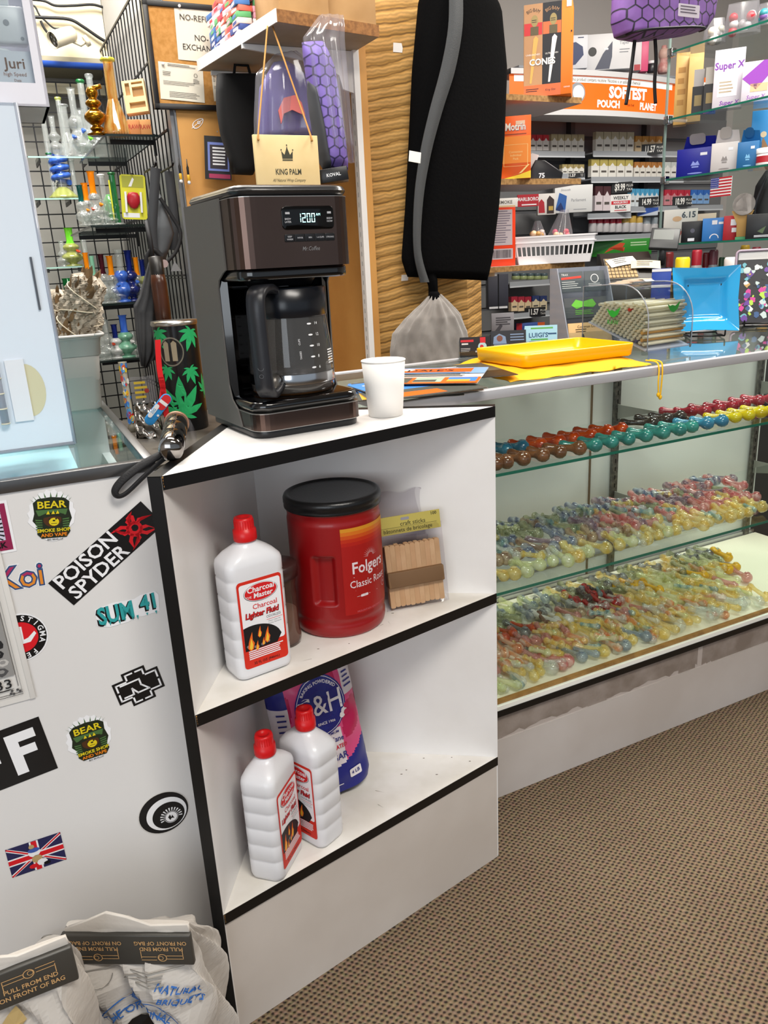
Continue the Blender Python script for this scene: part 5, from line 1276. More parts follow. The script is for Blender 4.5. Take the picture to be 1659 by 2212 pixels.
def wall_bits():
 P = at_y(428,266,1.149)
 t = thing('leaf_decal','white leaf outline sticker on the plywood below cork board','sticker',FC.m(P.x,1.1496,P.z) @ RY(R(-35)))
 q = MB(); n = 16
 lf = lambda s: [(s * .020 * math.cos(a) * 1.0,s * .0095 * math.sin(a) * (1 - .25 * math.cos(a))) for a in [2 * PI * i / n for i in range(n)]]
 o,i_ = lf(1),lf(.84)
 q._add([(p[0],p[1],0) for p in o + i_],[(k,(k + 1) % n,n + (k + 1) % n,n + k) for k in range(n)],0,FRONT); q.build('leaf_outline',SWH,t)
 q = MB(); q.ring(.003,0,.0028,.0045,.0002,0,FRONT); q.rect(-.024,-.0008,.016,.0008,.0001,0,FRONT); q.build('leaf_vein',SWH,t)
 M,w,h = facing(444,294,500,388,yl=1.10)
 t = thing('blister_pack','black and pink printed card pack hanging on the plywood wall','package',M @ RY(R(5)))
 q = MB(); q.box(-w / 2,w / 2,0,.003,0,h); q.build('card_back',SBK,t)
 q = MB(); q.rect(-w * .38,h * .2,w * .42,h * .86,0,0,FRONT); q.rect(-w * .30,h * .25,w * .36,h * .80,.0002,1,FRONT); q.bars(-w * .2,h * .3,w * .3,h * .75,6,.0004,2,FRONT,.5,.1); q.rect(-w * .35,h * .03,w * .45,h * .13,.0002,3,FRONT); q.build('card_print',[mat('pack cornflower','#6f7fc4',.4),mat('pack dark','#2a2028',.4),SWH,mat('pack magenta','#a32c55',.4)],t,TR(0,-.0004,0))
 q = MB(); q.tube([(0,.01,h + .012),(0,-.004,h + .012),(0,-.012,h + .010)],.0016,6); q.build('peg',STEEL,t)
 M,w,h = facing(386,352,414,399,yl=1.13)
 for k,(dx,lb) in enumerate(((-.010,'left'),(.012,'right'))):
  t = thing('earbud_cable',f'small black and yellow dangling jack with white tip on plywood, the {lb} one','jack',M @ TR(dx,0,.004 - .004 * k),'dangling jacks beside the steel post')
  q = MB(); q.lathe([(0,.0),(.004,.001),(.005,.006),(.003,.01)],10,m=0); q.lathe([(.003,.01),(.0045,.012),(.004,.024),(.003,.026)],10,m=1); q.lathe([(.003,.026),(.0035,.045),(.0016,.05),(.0012,h + .01),(0,h + .01)],8,m=2); q.build('jack_body',[SWH,mat('jack yellow','#d8a82a',.4),SBK],t)
wall_bits()
def black_beanie():
 prof = [(470,160),(468,200),(470,240),(478,290),(495,340),(503,376),(545,378),(560,340),(565,250),(560,160)]
 pts = [at_y(u,v,.98) for u,v in prof]
 t = thing('black_bag','black soft bag hanging in shadow behind the wooden sign','bag',FC.m(0,.98,0))
 q = MB(); q.prism([(p.x,p.z) for p in pts],-.03,.03,M=FRONT,bev=.02,seg=3); q.build('bag_body',mat('black felt','#0b0b0d',.9),t)
 q = MB(); q.tube([(pts[0].x + .04,0,pts[0].z - .02),(pts[0].x + .05,0,1.726),(pts[-1].x - .03,0,1.726),(pts[-1].x - .02,0,pts[0].z - .02)],.004,6); q.build('hanging_loop',mat('black felt','#0b0b0d',.9),t)
black_beanie()
# purple honeycomb bags in clear film
def hexcloth(name,size,c1,c2,edge=.10):
 """hexagon printed cloth: distance to the nearest hexagon border from two staggered grids, in the XZ plane"""
 m = D.materials.new(name); m.use_nodes = True; nt = m.node_tree; L = nt.links.new; b = nt.nodes['Principled BSDF']
 tc = nd(nt,'ShaderNodeTexCoord'); s = nd(nt,'ShaderNodeSeparateXYZ'); L(tc.outputs['Object'],s.inputs[0])
 def M(op,a,c=None):
  n = nd(nt,'ShaderNodeMath',operation=op)
  for i,v in enumerate((a,c)):
   if v is None: continue
   if isinstance(v,(int,float)): n.inputs[i].default_value = v
   else: L(v,n.inputs[i])
  return n.outputs[0]
 x,y = M('MULTIPLY',s.outputs[0],1 / size),M('MULTIPLY',s.outputs[2],1 / size)
 ds = []
 for o in (0,.5):
  ax = M('ABSOLUTE',M('SUBTRACT',M('FRACT',M('ADD',x,o + 40)),.5)); ay = M('ABSOLUTE',M('MULTIPLY',M('SUBTRACT',M('FRACT',M('MULTIPLY',M('ADD',y,(o + 40) * 1.7320508),1 / 1.7320508)),.5),1.7320508))
  ds.append(M('MAXIMUM',ax,M('ADD',M('MULTIPLY',ax,.5),M('MULTIPLY',ay,.8660254))))
 d = M('SUBTRACT',.5,M('MINIMUM',ds[0],ds[1]))
 r = nd(nt,'ShaderNodeValToRGB'); e = r.color_ramp.elements; e[0].position = edge * .35; e[0].color = lin(c1); e[1].position = edge; e[1].color = lin(c2); L(d,r.inputs[0])
 n = nd(nt,'ShaderNodeTexNoise'); n.inputs['Scale'].default_value = 30; L(tc.outputs['Object'],n.inputs['Vector'])
 mx = nd(nt,'ShaderNodeMixRGB',blend_type='OVERLAY'); mx.inputs[0].default_value = .35; L(r.outputs[0],mx.inputs[1]); L(n.outputs['Fac'],mx.inputs[2])
 L(mx.outputs[0],b.inputs['Base Color']); b.inputs['Roughness'].default_value = .6; return m
HONEY = hexcloth('purple honeycomb cloth',.024,'#2c2350','#7560ae'); FILM = glass('clear film bag','#f1f0f4',rough=.12,body='#dcdbe2',bodymix=.10)
def puffy(outline,depth,pleat=0.,n=20):
 """closed soft shape from left and right outline points listed top to bottom (x, z)"""
 def f(u,v):
  (xl,zl),(xr,zr) = outline(v)
  a = 2 * PI * u; c,s = math.cos(a),math.sin(a)
  d = depth(v)
  x = (xl + xr) / 2 + (xr - xl) / 2 * c
  return (x,-d * s + pleat * math.sin(9 * a) * (.5 + v),(zl + zr) / 2 + (zr - zl) / 2 * c)
 return f
def px_outline(left,right,yl):
 Lp = [at_y(u,v,yl) for u,v in left]; Rp = [at_y(u,v,yl) for u,v in right]
 def o(v):
  k = v * (len(Lp) - 1); i = min(int(k),len(Lp) - 2); t = k - i
  a,b_ = Lp[i].lerp(Lp[i + 1],t),Rp[i].lerp(Rp[i + 1],t)
  return (a.x,a.z),(b_.x,b_.z)
 return o
def soft(t,name,left,right,yl,dmax,m,pleat=0,grow=0.,nv=28,prof=None,nu=36):
 o = px_outline(left,right,yl)
 def o2(v):
  a,b_ = o(v); return (a[0] - grow,a[1]),(b_[0] + grow,b_[1])
 prof = prof or [(0,.25),(.12,.8),(.5,1),(.88,.8),(1,.15)]
 q = MB(); f = puffy(o2,lambda v: dmax * interp(prof,v) + grow * .5,pleat)
 q.grid(f,nu,nv,closed=True)
 for vv in (0,1):
  ring = [f(i / nu,vv) for i in range(nu)]; q._add(ring,[list(range(nu))],0,None)
 return q.build(name,m,t)
t = thing('purple_bag','purple cloth bag in wrinkled clear film behind the hanging sign, left one','bag',FC.m(0,.725,0),'wrapped purple bags under the shelf')
soft(t,'cloth_body',[(590,135),(560,190),(556,260),(556,310)],[(620,132),(668,170),(690,240),(700,310)],.725,.038,mat('plum cloth','#5d5390',.7),pleat=.003)
soft(t,'film_wrap',[(592,118),(552,160),(548,260),(550,315)],[(640,110),(690,160),(706,240),(712,315)],.725,.048,FILM,pleat=.006,nu=60)
P = [at_y(u,v,.685) for u,v in ((600,240),(612,212),(636,206),(650,222),(658,250),(645,245),(630,238),(612,246),(606,268))]
q = MB(); q.prism([(p.x,p.z) for p in P],.0,.003,M=TR(0,-.042,0) @ FRONT); q.build('red_patch',mat('coral patch','#c76a66',.6),t)
t = thing('purple_bag','purple honeycomb patterned bag in clear film hanging right of the sign','bag',FC.m(0,.552,0),'wrapped purple bags under the shelf')
soft(t,'cloth_body',[(652,92),(660,150),(676,240),(690,330),(700,362)],[(700,90),(722,150),(735,240),(748,330),(752,368)],.552,.036,HONEY)
soft(t,'film_wrap',[(690,32),(655,80),(665,170),(684,280),(700,350)],[(742,34),(742,90),(748,180),(758,290),(764,352)],.552,.041,FILM,pleat=.005,nu=60)
soft(t,'dark_gusset',[(664,175),(672,240),(688,330),(697,366)],[(676,175),(690,240),(706,330),(716,366)],.552,.032,mat('slate gusset','#3b3d42',.7))
P = at_y(728,330,.512); q = MB(); q.box(P.x - .016,P.x + .016,-.0425,-.0415,P.z - .012,P.z + .012,M=RY(R(8))); lb = q.build('price_label',mat('white sticker','#f2efe8',.5),t)
def box_under():
 M,w,h = facing(692,362,754,392,yl=.495)
 t = thing('black_carton','small black flat box under the honeycomb bag with white print','box',M @ RY(R(-6)))
 q = MB(); q.box(-w / 2,w / 2,0,.06,0,h,bev=.001); q.build('box_body',SBK,t); q = MB(); q.text('KOVAL',h * .35,0,h * .5,.0005,0,FRONT,bold=.01); q.build('box_print',SWH,t)
box_under()
def sign():
 a,c = at_y(546,290,.495),at_y(685,287,.495); b_ = at_y(546,400,.495)
 w = c.x - a.x; h = .150; cx = (a.x + c.x) / 2
 t = thing('wooden_sign','pale wooden hanging sign with crown emblem above the coffee maker','sign',FC.m(cx,.495,a.z - h))
 q = MB(); q.box(-w / 2,w / 2,0,.008,0,h,bev=.001); q.build('sign_board',mat('pale pine','#d6bf8e',.6,var='#c9b07c',vs=8),t)
 K = mat('sign print','#3a3a2c',.7); M0 = TR(0,-.0004,0) @ FRONT
 q = MB(); s = w / .146; cy = h - .042
 q.poly([(-.012,cy - .006),(-.0135,cy + .010),(-.0065,cy + .002),(-.002,cy + .013),(0,cy + .020),(.002,cy + .013),(.0065,cy + .002),(.0135,cy + .010),(.012,cy - .006)],0,M0); q.rect(-.012,cy - .010,.012,cy - .0075,0,0,M0)
 for x,z in ((-.0135,.012),(0,.0215),(.0135,.012)): q.disc(x,cy + z,.0016,.0001,0,M0,8)
 q.text('KING PALM',.0165,0,h - .075,0,0,M0,bold=.02,sx=.72); q.text('All Natural Wrap Company',.0088,0,h - .092,0,0,M0,shear=.4,sx=.78); q.build('sign_print',K,t)
 q = MB(); q.rect(-w * .36,.012,w * .32,h - .105,.0,0,M0); s = q.build('green_band',mat('sign green','#9aa561',.6),t)
 q = MB(); q.text('3',.014,w * .08,h - .115,.0003,0,M0); q.build('number_print',mat('sign mustard','#c9a53a',.6),t)
 zs = 1.7295 - (a.z - h)
 for x0,px in ((-w / 2 + .012,581),(w / 2 - .016,592)):
  T = at_y(px,95,.635)
  q = MB(); q.tube(spline([(x0,-.002,h - .010),(x0,.0,h),((x0 + T.x - cx) / 2,.070,(h + zs) / 2),(T.x - cx,.140,zs)],5),.0020,6); q.build('jute_cord',mat('jute','#a9793f',.9),t)
sign()
# ---------------------------------------------------------------- long black bag and grey pouch on the post
def long_bag():
 t = thing('long_black_bag','long black padded shoulder bag hanging on the wooden post','bag',FC.m(0,.745,0))
 soft(t,'bag_body',[(930,-60),(905,0),(891,150),(884,300),(876,450),(868,560),(880,598)],[(1040,-60),(1082,20),(1094,150),(1088,300),(1076,450),(1062,560),(1052,606)],.745,.045,mat('black plush','#070708',.95,spec=.08,bump=.4,bs=120),nv=40,prof=[(0,.2),(.1,.9),(.5,1),(.95,.9),(1,.4)])
 S_ = [at_y(u,v,.695) for u,v in ((990,-30),(984,60),(968,150),(942,240),(920,330),(905,430),(902,540),(922,610))]
 q = MB(); pts = spline([(p.x,-.050 + (.01 if i in (0,7) else 0),p.z) for i,p in enumerate(S_)],6); L = len(pts)
 vs = []
 for i,p in enumerate(pts):
  w = interp([(0,.0205),(.3,.022),(.6,.016),(.85,.011),(1,.014)],i / (L - 1))
  vs += [p + Vector((-w,0,0)),p + Vector((w,0,0)),p + Vector((w,.003,0)),p + Vector((-w,.003,0))]
 q._add(vs,[(4 * i + j,4 * i + (j + 1) % 4,4 * i + 4 + (j + 1) % 4,4 * i + 4 + j) for i in range(L - 1) for j in range(4)],0,None,True); q.build('shoulder_strap',mat('charcoal webbing','#3e4042',.8,bump=.3,bs=400),t)
 z = at_y(930,615,.745); q = MB(); q.tube(spline([(z.x - .012,-.01,z.z + .05),(z.x - .004,-.02,z.z),(z.x,-.01,z.z - .045)],5),[.016] * 5 + [.014] * 5 + [.012],8); q.build('strap_tail',mat('black plush','#0a0a0c',.85),t)
long_bag()
def grey_pouch():
 t = thing('grey_drawstring_pouch','grey velvet gathered pouch hanging below the long black bag','pouch',FC.m(0,.70,0))
 o = px_outline([(928,642),(912,660),(880,690),(856,720),(846,760),(846,800)],[(950,638),(962,650),(990,680),(1006,715),(1014,755),(1016,800)],.70)
 def f(u,v):
  (xl,zl),(xr,zr) = o(v); a = 2 * PI * u; c,s = math.cos(a),math.sin(a)
  pl = (1 - v) ** 1.3; r = 1 + .16 * pl * math.sin(13 * a + 3 * v) + .03 * math.sin(5 * a + 6 * v) + .012 * math.sin(17 * a + 22 * v)
  return ((xl + xr) / 2 + (xr - xl) / 2 * c * r,-.045 * interp([(0,.35),(.4,.9),(1,1)],v) * s * r,(zl + zr) / 2 + (zr - zl) / 2 * c + .004 * pl * math.sin(11 * a))
 q = MB(); q.grid(f,110,40,closed=True); q._add([f(i / 40,1) for i in range(40)],[list(range(40))]); q.build('velvet_body',mat('grey velvet','#77716c',.8,var='#8d8782',vs=22,sheen=.6),t)
 k = at_y(938,646,.70); q = MB(); q.lathe([(.017,-.012),(.0195,0),(.016,.014),(.012,.02),(.004,.02)],20,M=TR(k.x,0,k.z)); q.build('dark_throat',mat('black plush','#0a0a0c',.85),t)
 q = MB(); q.tube([(k.x + .021 * math.cos(a),.017 * math.sin(a),k.z - .014) for a in [2 * PI * i / 20 for i in range(21)]],.0025,6); q.build('cinch_cord',mat('dark grey cord','#4a4744',.8),t)
grey_pouch()
for px,lb in (((848,92,870,114),'torn white paper scrap stuck on wooden post left of black bag'),((866,594,882,606),'small white paper scrap at lower left corner of the black bag')):
 a,c = at_y(px[0],px[1],.7995),at_y(px[2],px[3],.7995)
 q = MB(); q.prism([(a.x,c.z),(c.x - .002,c.z),(c.x,(a.z + c.z) / 2),(c.x - .003,a.z),(a.x + .002,a.z)],0,.0006,M=TR(0,.7992,0) @ FRONT)
 tag(q.build('paper_scrap',mat('white scrap','#e8e4e0',.6),None,FC.m()),lb,'paper scrap','scraps on the post')
# ================================================================ chipboard shelves beside the post
CHIP = mat('chipboard edge','#a17c4c',.85,var='#7d5c34',vs=110)
GREYU = mat('grey shelf underside','#a7a3a6',.5)
def chip_shelf(u0,u1,v0,v1,lab):
 yf = .90; a,c = at_y(u0,v0,yf),at_y(u1,v0,yf); zt = (a.z + c.z) / 2; th = .017
 t = thing('chipboard_shelf',lab,'shelf',FC.m(0,yf,zt),'chipboard shelves right of the post')
 x0,x1 = max(a.x,.59),c.x
 q = MB(); q.box(x0,x1,0,.24,-th,-.001); q.build('shelf_board',GREYU,t)
 q = MB(); q.box(x0,x1,-.002,0,-th,0); q.box(x1,x1 + .002,0,.24,-th,0); q.build('raw_edge',CHIP,t)
 q = MB(); q.box(x0,x1,0,.24,-.001,0); q.build('top_skin',WMET,t)
 q = MB(); P = [(.24,-th - .001),(.24,-.10),(.21,-.10),(.19,-.06),(.12,-.036),(.01,-.028),(.01,-th - .001)]
 for xb in (x0 + .035,): q.prism(P,xb - .004,xb + .004,M=Matrix(((0,0,1,0),(1,0,0,0),(0,1,0,0),(0,0,0,1)))); q.build('shelf_bracket',WMET,t)
 return zt,yf
Z1,YF = chip_shelf(1060,1256,206,222,'chipboard edged shelf holding the paper cone box, uppermost')
Z2,_ = chip_shelf(1060,1254,386,400,'chipboard edged shelf under the tall orange medicine box, middle')
Z3,_ = chip_shelf(1055,1262,571,584,'chipboard edged shelf holding the white basket, lowest')
def on_shelf(u0,v0,u1,v1,z,yl,turn=0):
 P = FC.w(*at_y((u0 + u1) / 2,v1,yl)); P.z = z + .0005
 return facing(u0,v0,u1,v1,P=P,turn=turn)
def cone_box():
 M,w,h = on_shelf(1132,5,1232,196,Z1,.90,-4)
 t = thing('cone_display_box','orange and black display box of paper cones on top chipboard shelf','display box',M)
 OR_ = mat('box orange','#e8791c',.45); CO_ = mat('box coral','#d96a3a',.45); TN = mat('box tan','#b58a62',.5); BK = mat('box navy black','#12131c',.45)
 d = .10
 q = MB(); q.box(-w / 2,w / 2,0,d,0,h,bev=.0008); q.build('box_body',OR_,t)
 q = MB(); x0 = -w / 2; M0 = TR(0,-.0006,0) @ FRONT; wf = w * .78; z = 0
 q.rect(x0,h * .13,x0 + wf / 2,h,z,1,M0); q.rect(x0 + wf / 2,h * .13,x0 + wf,h,z,2,M0); q.rect(x0,0,x0 + wf,h * .13,z,3,M0)
 for k,cx in enumerate((x0 + wf * .25,x0 + wf * .75)):
  q.rect(cx - wf * .24,h * .67,cx + wf * .24,h * .80,z + .0002,(4,3)[k],M0)
  q.text('BIG·BAM',.0135,cx,h * .935,z + .0004,(2,1)[k],M0,arc=.03,sx=.8)
  q.disc(cx + .004,h * .82,.0105,z + .0004,5,M0,16,.016); q.rect(cx - .008,h * .67,cx + .016,h * .76,z + .0005,6,M0); q.rect(cx - .004,h * .825,cx + .010,h * .832,z + .0006,2,M0); q.rect(cx - .004,h * .805,cx + .010,h * .811,z + .0006,2,M0)
  q.poly([(cx - .010,h * .15),(cx - .004,h * .15),(cx + .012,h * .55),(cx + .016,h * .63),(cx + .008,h * .66),(cx + .001,h * .63)],(7,8)[k],M0,z + .0006)
  q.text(('UNBLEACHED','ULTRA THIN')[k],.0068,cx,h * .46,z + .0008,8,M0)
 for dx,dz,mm in ((.0008,-.0008,2),(0,0,8)): q.text('CONES',.0245,x0 + wf * .5 + dx,h * .375 + dz,z + (.0009 if mm == 2 else .0011),mm,M0,bold=.03,sx=.98)
 q.bars(x0 + wf * .06,h * .045,x0 + wf * .45,h * .09,2,z + .0002,2,M0,.4); q.text('King Size',.0085,x0 + wf * .72,h * .066,z + .0002,2,M0,shear=.3); q.text('cones',.008,w / 2 - w * .09,h * .08,z + .0002,8,M0)
 q.rect(w / 2 - w * .12,h * .93,w / 2 - w * .02,h * 1.0,z + .0002,8,M0); q.rect(w / 2 - .004,h * .66,w / 2 + .0004,h * .68,z + .0002,2,M0)
 q.build('front_print',[OR_,TN,BK,CO_,mat('box red','#c42a30',.45),mat('face olive','#9a8a58',.5),mat('coat dark','#5b5238',.5),mat('cone gold','#d9a95a',.5),mat('box white','#ecebea',.45)],t)
 q = MB(); Ms = TR(-w / 2 - .0006,d,0) @ RZ(-PI / 2) @ FRONT
 q.rect(0,h * .13,d / 2,h * .96,0,0,Ms); q.rect(d / 2,h * .13,d,h * .96,0,1,Ms); q.rect(0,h * .66,d,h * .80,.0002,2,Ms); q.text('CONES',.026,d * .5,h * .37,.0004,3,Ms,bold=.02); q.poly([(.062,h * .2),(.07,h * .2),(.082,h * .64),(.072,h * .64)],3,Ms,.0003); q.disc(.03,h * .8,.012,.0004,4,Ms,12); q.disc(.078,h * .8,.012,.0004,4,Ms,12)
 q.build('side_print',[mat('box tan dim','#6b5236',.5),BK,mat('box rust','#8a4a22',.5),mat('box grey white','#a9a5a6',.5),mat('face olive','#9a8a58',.5)],t)
cone_box()
def orange_box():
 M,w,h = on_shelf(1082,250,1146,383,Z2,.90,0)
 t = thing('medicine_box','tall orange and yellow tablet box on the middle chipboard shelf','box',M)
 q = MB(); q.box(-w / 2,w / 2,0,.07,0,h,bev=.0008); q.build('box_body',mat('tablet box orange','#e85f14',.4),t)
 q = MB(); M0 = TR(0,-.0004,0) @ FRONT
 q.rect(-w / 2,h * .25,w / 2,h * .68,0,0,M0); q.poly([(-w / 2,0),(w / 2,0),(w / 2,h * .12),(w * .1,h * .06)],1,M0,.0002)
 for d_,mm,zz in ((.001,4,.0003),(0,2,.0005)): q.text('Motrin',.029,-.001 + d_,h * .825 - d_,zz,mm,M0,bold=.025,sx=.78)
 q.rect(0,h * .86,w * .3,h * .92,.0002,3,M0); q.bars(-w * .42,h * .69,w * .4,h * .72,1,.0002,5,M0)
 for a_,b2 in (((-w * .4,h * .20),(w * .4,h * .205)),((-w * .4,h * .545),(w * .4,h * .55)),((-w * .4,h * .2),(-w * .385,h * .55)),((w * .385,h * .2),(w * .4,h * .55))): q.rect(a_[0],a_[1],b2[0],b2[1],.0002,6,M0)
 for k,s in enumerate(('Convenient','Individual','Pack')): q.text(s,.009,0,h * (.43 - .055 * k),.0003,6,M0)
 q.poly([(-w * .4,h * .02),(w * .1,h * .08),(w * .4,h * .22),(w * .46,h * .22),(w * .2,h * .09)],6,M0,.0003)
 q.build('front_print',[mat('tablet amber','#ef8a1e',.4),mat('tablet yellow','#f2d21e',.4),mat('tablet white','#f2efe8',.4),mat('tablet pale','#e8c9b0',.4),mat('tablet navy','#2b2f6c',.4),mat('tablet rust','#8a3a12',.4),mat('tablet cream','#f6d58a',.4)],t)
orange_box()
def card_reader():
 M,w,h = on_shelf(1140,330,1214,384,Z2,.93,8)
 t = thing('label_printer','black wedge shaped device with raised white flap on middle chipboard shelf','device',M)
 q = MB(); q.prism([(-.045,0),(.055,0),(.058,.018),(.0,.058),(-.03,.060),(-.048,.03)],0,.07,M=Matrix(((1,0,0,0),(0,0,1,0),(0,1,0,0),(0,0,0,1))),bev=.003); q.build('device_body',mat('device black','#131316',.35),t)
 q = MB(); q.prism([(-.056,.0),(-.048,.0),(-.018,.075),(-.040,.082),(-.056,.07)],.01,.06,M=Matrix(((1,0,0,0),(0,0,1,0),(0,1,0,0),(0,0,0,1)))); q.build('paper_flap',mat('white flap','#dcdad8',.5),t)
 q = MB(); q.text('75',.020,-.01,.012,0,0,TR(0,-.0005,0) @ FRONT,bold=.02); q.build('price_print',SWH,t)
card_reader()
def motrin2():
 M,w,h = on_shelf(1060,447,1150,568,Z3,.93,22)
 t = thing('red_carton','orange red carton with grey text panel and barcode on lowest chipboard shelf','box',M)
 w *= .62; q = MB(); q.box(-w / 2 - .02,w / 2 - .02,0,.085,0,h,bev=.0008); q.build('box_body',mat('carton red orange','#dd3c12',.4),t,TR(-.012,0,0))
 q = MB(); M0 = TR(-.032,-.0004,0) @ FRONT
 q.rect(-w * .45,h * .36,w * .38,h * .96,0,0,M0); q.bars(-w * .42,h * .38,w * .34,h * .94,14,.0002,1,M0,.35); q.rect(-w * .4,h * .12,w * .4,h * .3,0,0,M0)
 x = -w * .34
 while x < w * .34:
  b2 = random.choice((.001,.0016,.0022)); q.rect(x,h * .14,x + b2,h * .28,.0002,2,M0); x += b2 + .0014
 q.build('panel_print',[mat('panel grey','#b3a8ad',.5),mat('panel text','#6d6474',.5),SBK],t)
 q = MB(); q.bars(.012,h * .25,.07,h * .62,7,0,0,TR(w / 2 - .0316,0,0) @ RZ(PI / 2) @ FRONT,.35); q.build('side_print',mat('pale red print','#f2b09a',.5),t)
motrin2()
def basket():
 M,w,h = on_shelf(1112,512,1284,568,Z3,.885,8)
 t = thing('plastic_basket','white slotted plastic basket heaped with bagged sweets','basket',M)
 d = .12; h = .085; tp = 1.0
 WP = mat('white basket plastic','#e6e4e6',.4)
 W2 = w / 2
 def ringbox(q,z0,z1,k0,k1,th=.0025):
  for sx,sy,L in ((0,-1,'x'),(0,1,'x'),(-1,0,'y'),(1,0,'y')):
   if L == 'x':
    y0,y1 = (d / 2 * k0 * sy,d / 2 * k1 * sy)
    q._add([(-W2 * k0,y0,z0),(W2 * k0,y0,z0),(W2 * k1,y1,z1),(-W2 * k1,y1,z1),(-W2 * k0,y0 - sy * th,z0),(W2 * k0,y0 - sy * th,z0),(W2 * k1,y1 - sy * th,z1),(-W2 * k1,y1 - sy * th,z1)],[(0,1,2,3),(7,6,5,4),(0,4,5,1),(2,6,7,3),(0,3,7,4),(1,5,6,2)])
   else:
    x0,x1 = W2 * k0 * sx,W2 * k1 * sx
    q._add([(x0,-d / 2 * k0,z0),(x0,d / 2 * k0,z0),(x1,d / 2 * k1,z1),(x1,-d / 2 * k1,z1),(x0 - sx * th,-d / 2 * k0,z0),(x0 - sx * th,d / 2 * k0,z0),(x1 - sx * th,d / 2 * k1,z1),(x1 - sx * th,-d / 2 * k1,z1)],[(0,1,2,3),(7,6,5,4),(0,4,5,1),(2,6,7,3),(0,3,7,4),(1,5,6,2)])
 q = MB(); ringbox(q,0,.026,.88,.92); ringbox(q,.055,.085,.96,.99); q.box(-W2 * .88,W2 * .88,-d / 2 * .88,d / 2 * .88,0,.002); q.build('basket_wall',WP,t,TR(0,d / 2,0))
 q = MB(); ringbox(q,.083,.088,1.03,1.03,.006); ringbox(q,.066,.069,1.01,1.01,.004); q.build('basket_rim',WP,t,TR(0,d / 2,0))
 for k in range(17):
  x = -W2 * .9 + W2 * 1.8 * k / 16
  q = MB(); q._add([(x - .0022,-d / 2 * .925,.024),(x + .0022,-d / 2 * .925,.024),(x * 1.04 + .0022,-d / 2 * .965,.057),(x * 1.04 - .0022,-d / 2 * .965,.057),(x - .0022,-d / 2 * .925 + .002,.024),(x + .0022,-d / 2 * .925 + .002,.024),(x * 1.04 + .0022,-d / 2 * .965 + .002,.057),(x * 1.04 - .0022,-d / 2 * .965 + .002,.057)],[(0,1,2,3),(7,6,5,4),(0,3,7,4),(1,5,6,2)]); q.build('slat',WP,t,TR(0,d / 2,0))
 for k in range(6):
  y = -d / 2 * .8 + d * .8 * k / 5
  q = MB(); q.box(-W2 * .95,-W2 * .935,y - .002,y + .002,.024,.057); q.build('slat',WP,t,TR(0,d / 2,0))
 rnd = random.Random(3)
 SW = [mat('sweet ' + c,c,.4) for c in ('#d24a5a','#e8c7a0','#f0ded0','#c9506a','#b98a4a')]
 for k,(cx,s,lb) in enumerate(((-.045,.9,'left'),(.022,1.25,'right'))):
  b2 = thing('sweet_bag',f'clear bag of red and cream sweets sticking out of the white basket, {lb} one','sweets',M @ TR(cx,d / 2,.060),'bagged sweets in the basket')
  q = MB(); q.grid(lambda u,v: ((.040 * s * (1 - .75 * v)) * math.cos(2 * PI * u) * (1 + .08 * math.sin(7 * 2 * PI * u)) + .016 * v * (1 if k else -.3),.032 * (1 - .6 * v) * math.sin(2 * PI * u) * (1 + .08 * math.sin(9 * 2 * PI * u)),.085 * s * v),44,16,closed=True); q.build('film',FILM,b2)
  for j in range(12):
   q = MB(); x,y,z = rnd.uniform(-.024,.024) * s,rnd.uniform(-.018,.018),.012 + rnd.uniform(0,.03); q.lathe([(0,-.009),(.008,-.006),(.010,0),(.008,.006),(0,.009)],8,M=TR(x,y,z) @ RX(rnd.random() * 3)); q.build('sweet',SW[rnd.randrange(5)],b2)
basket()
# ================================================================ cigarette rack on the back wall
YR = 1.74
def rack():
 t = thing('cigarette_rack','grey wall rack of cigarette trays behind the clerk aisle','rack',FC.m(0,YR,0))
 q = MB(); q.box(.55,2.75,.13,.16,.5,1.86); bk = q.build('back_panel',mat('dark slat panel','#55565a',.6),t)
 for k in range(12):
  q = MB(); q.box(.55,2.75,.124,.13,.56 + .105 * k,.65 + .105 * k); q.build('slat',mat('slat grey','#6d6e70',.6),bk)
 TRY = mat('grey pack tray','#9ea2a8',.4); TRL = mat('tray lip white','#c9cdd2',.35)
 for (u0,u1,v,dp) in ((1140,1262,333,.10),(1280,1432,333,.10),(1432,1475,333,.10),(1210,1262,381,.08),(1276,1432,388,.10),(1432,1475,388,.10),(1262,1420,512,.10),(1100,1186,612,.10),(1100,1186,680,.10),(1361,1560,450,.10),(1268,1362,466,.10)):
  a,c = at_y(u0,v,YR),at_y(u1,v,YR); z = (a.z + c.z) / 2
  q = MB(); q.box(a.x,c.x,-.002,.13,z,z + .006); q.box(a.x,c.x,-.004,-.001,z - .012,z + .012); s = q.build('tray',TRY,t)
  q = MB(); q.box(a.x,c.x,-.006,-.004,z - .014,z - .008); q.build('tray_lip',TRL,s)
 for u in (1266,1430):
  a = at_y(u,300,YR); q = MB(); q.box(a.x - .012,a.x + .012,.09,.13,.5,1.86); q.build('upright',mat('rack upright','#47484b',.5,.4),t)
 q = MB(); q.box(.55,2.75,.0,.13,.30,.5); q.build('rack_plinth',mat('rack black','#101012',.6),t)
rack()
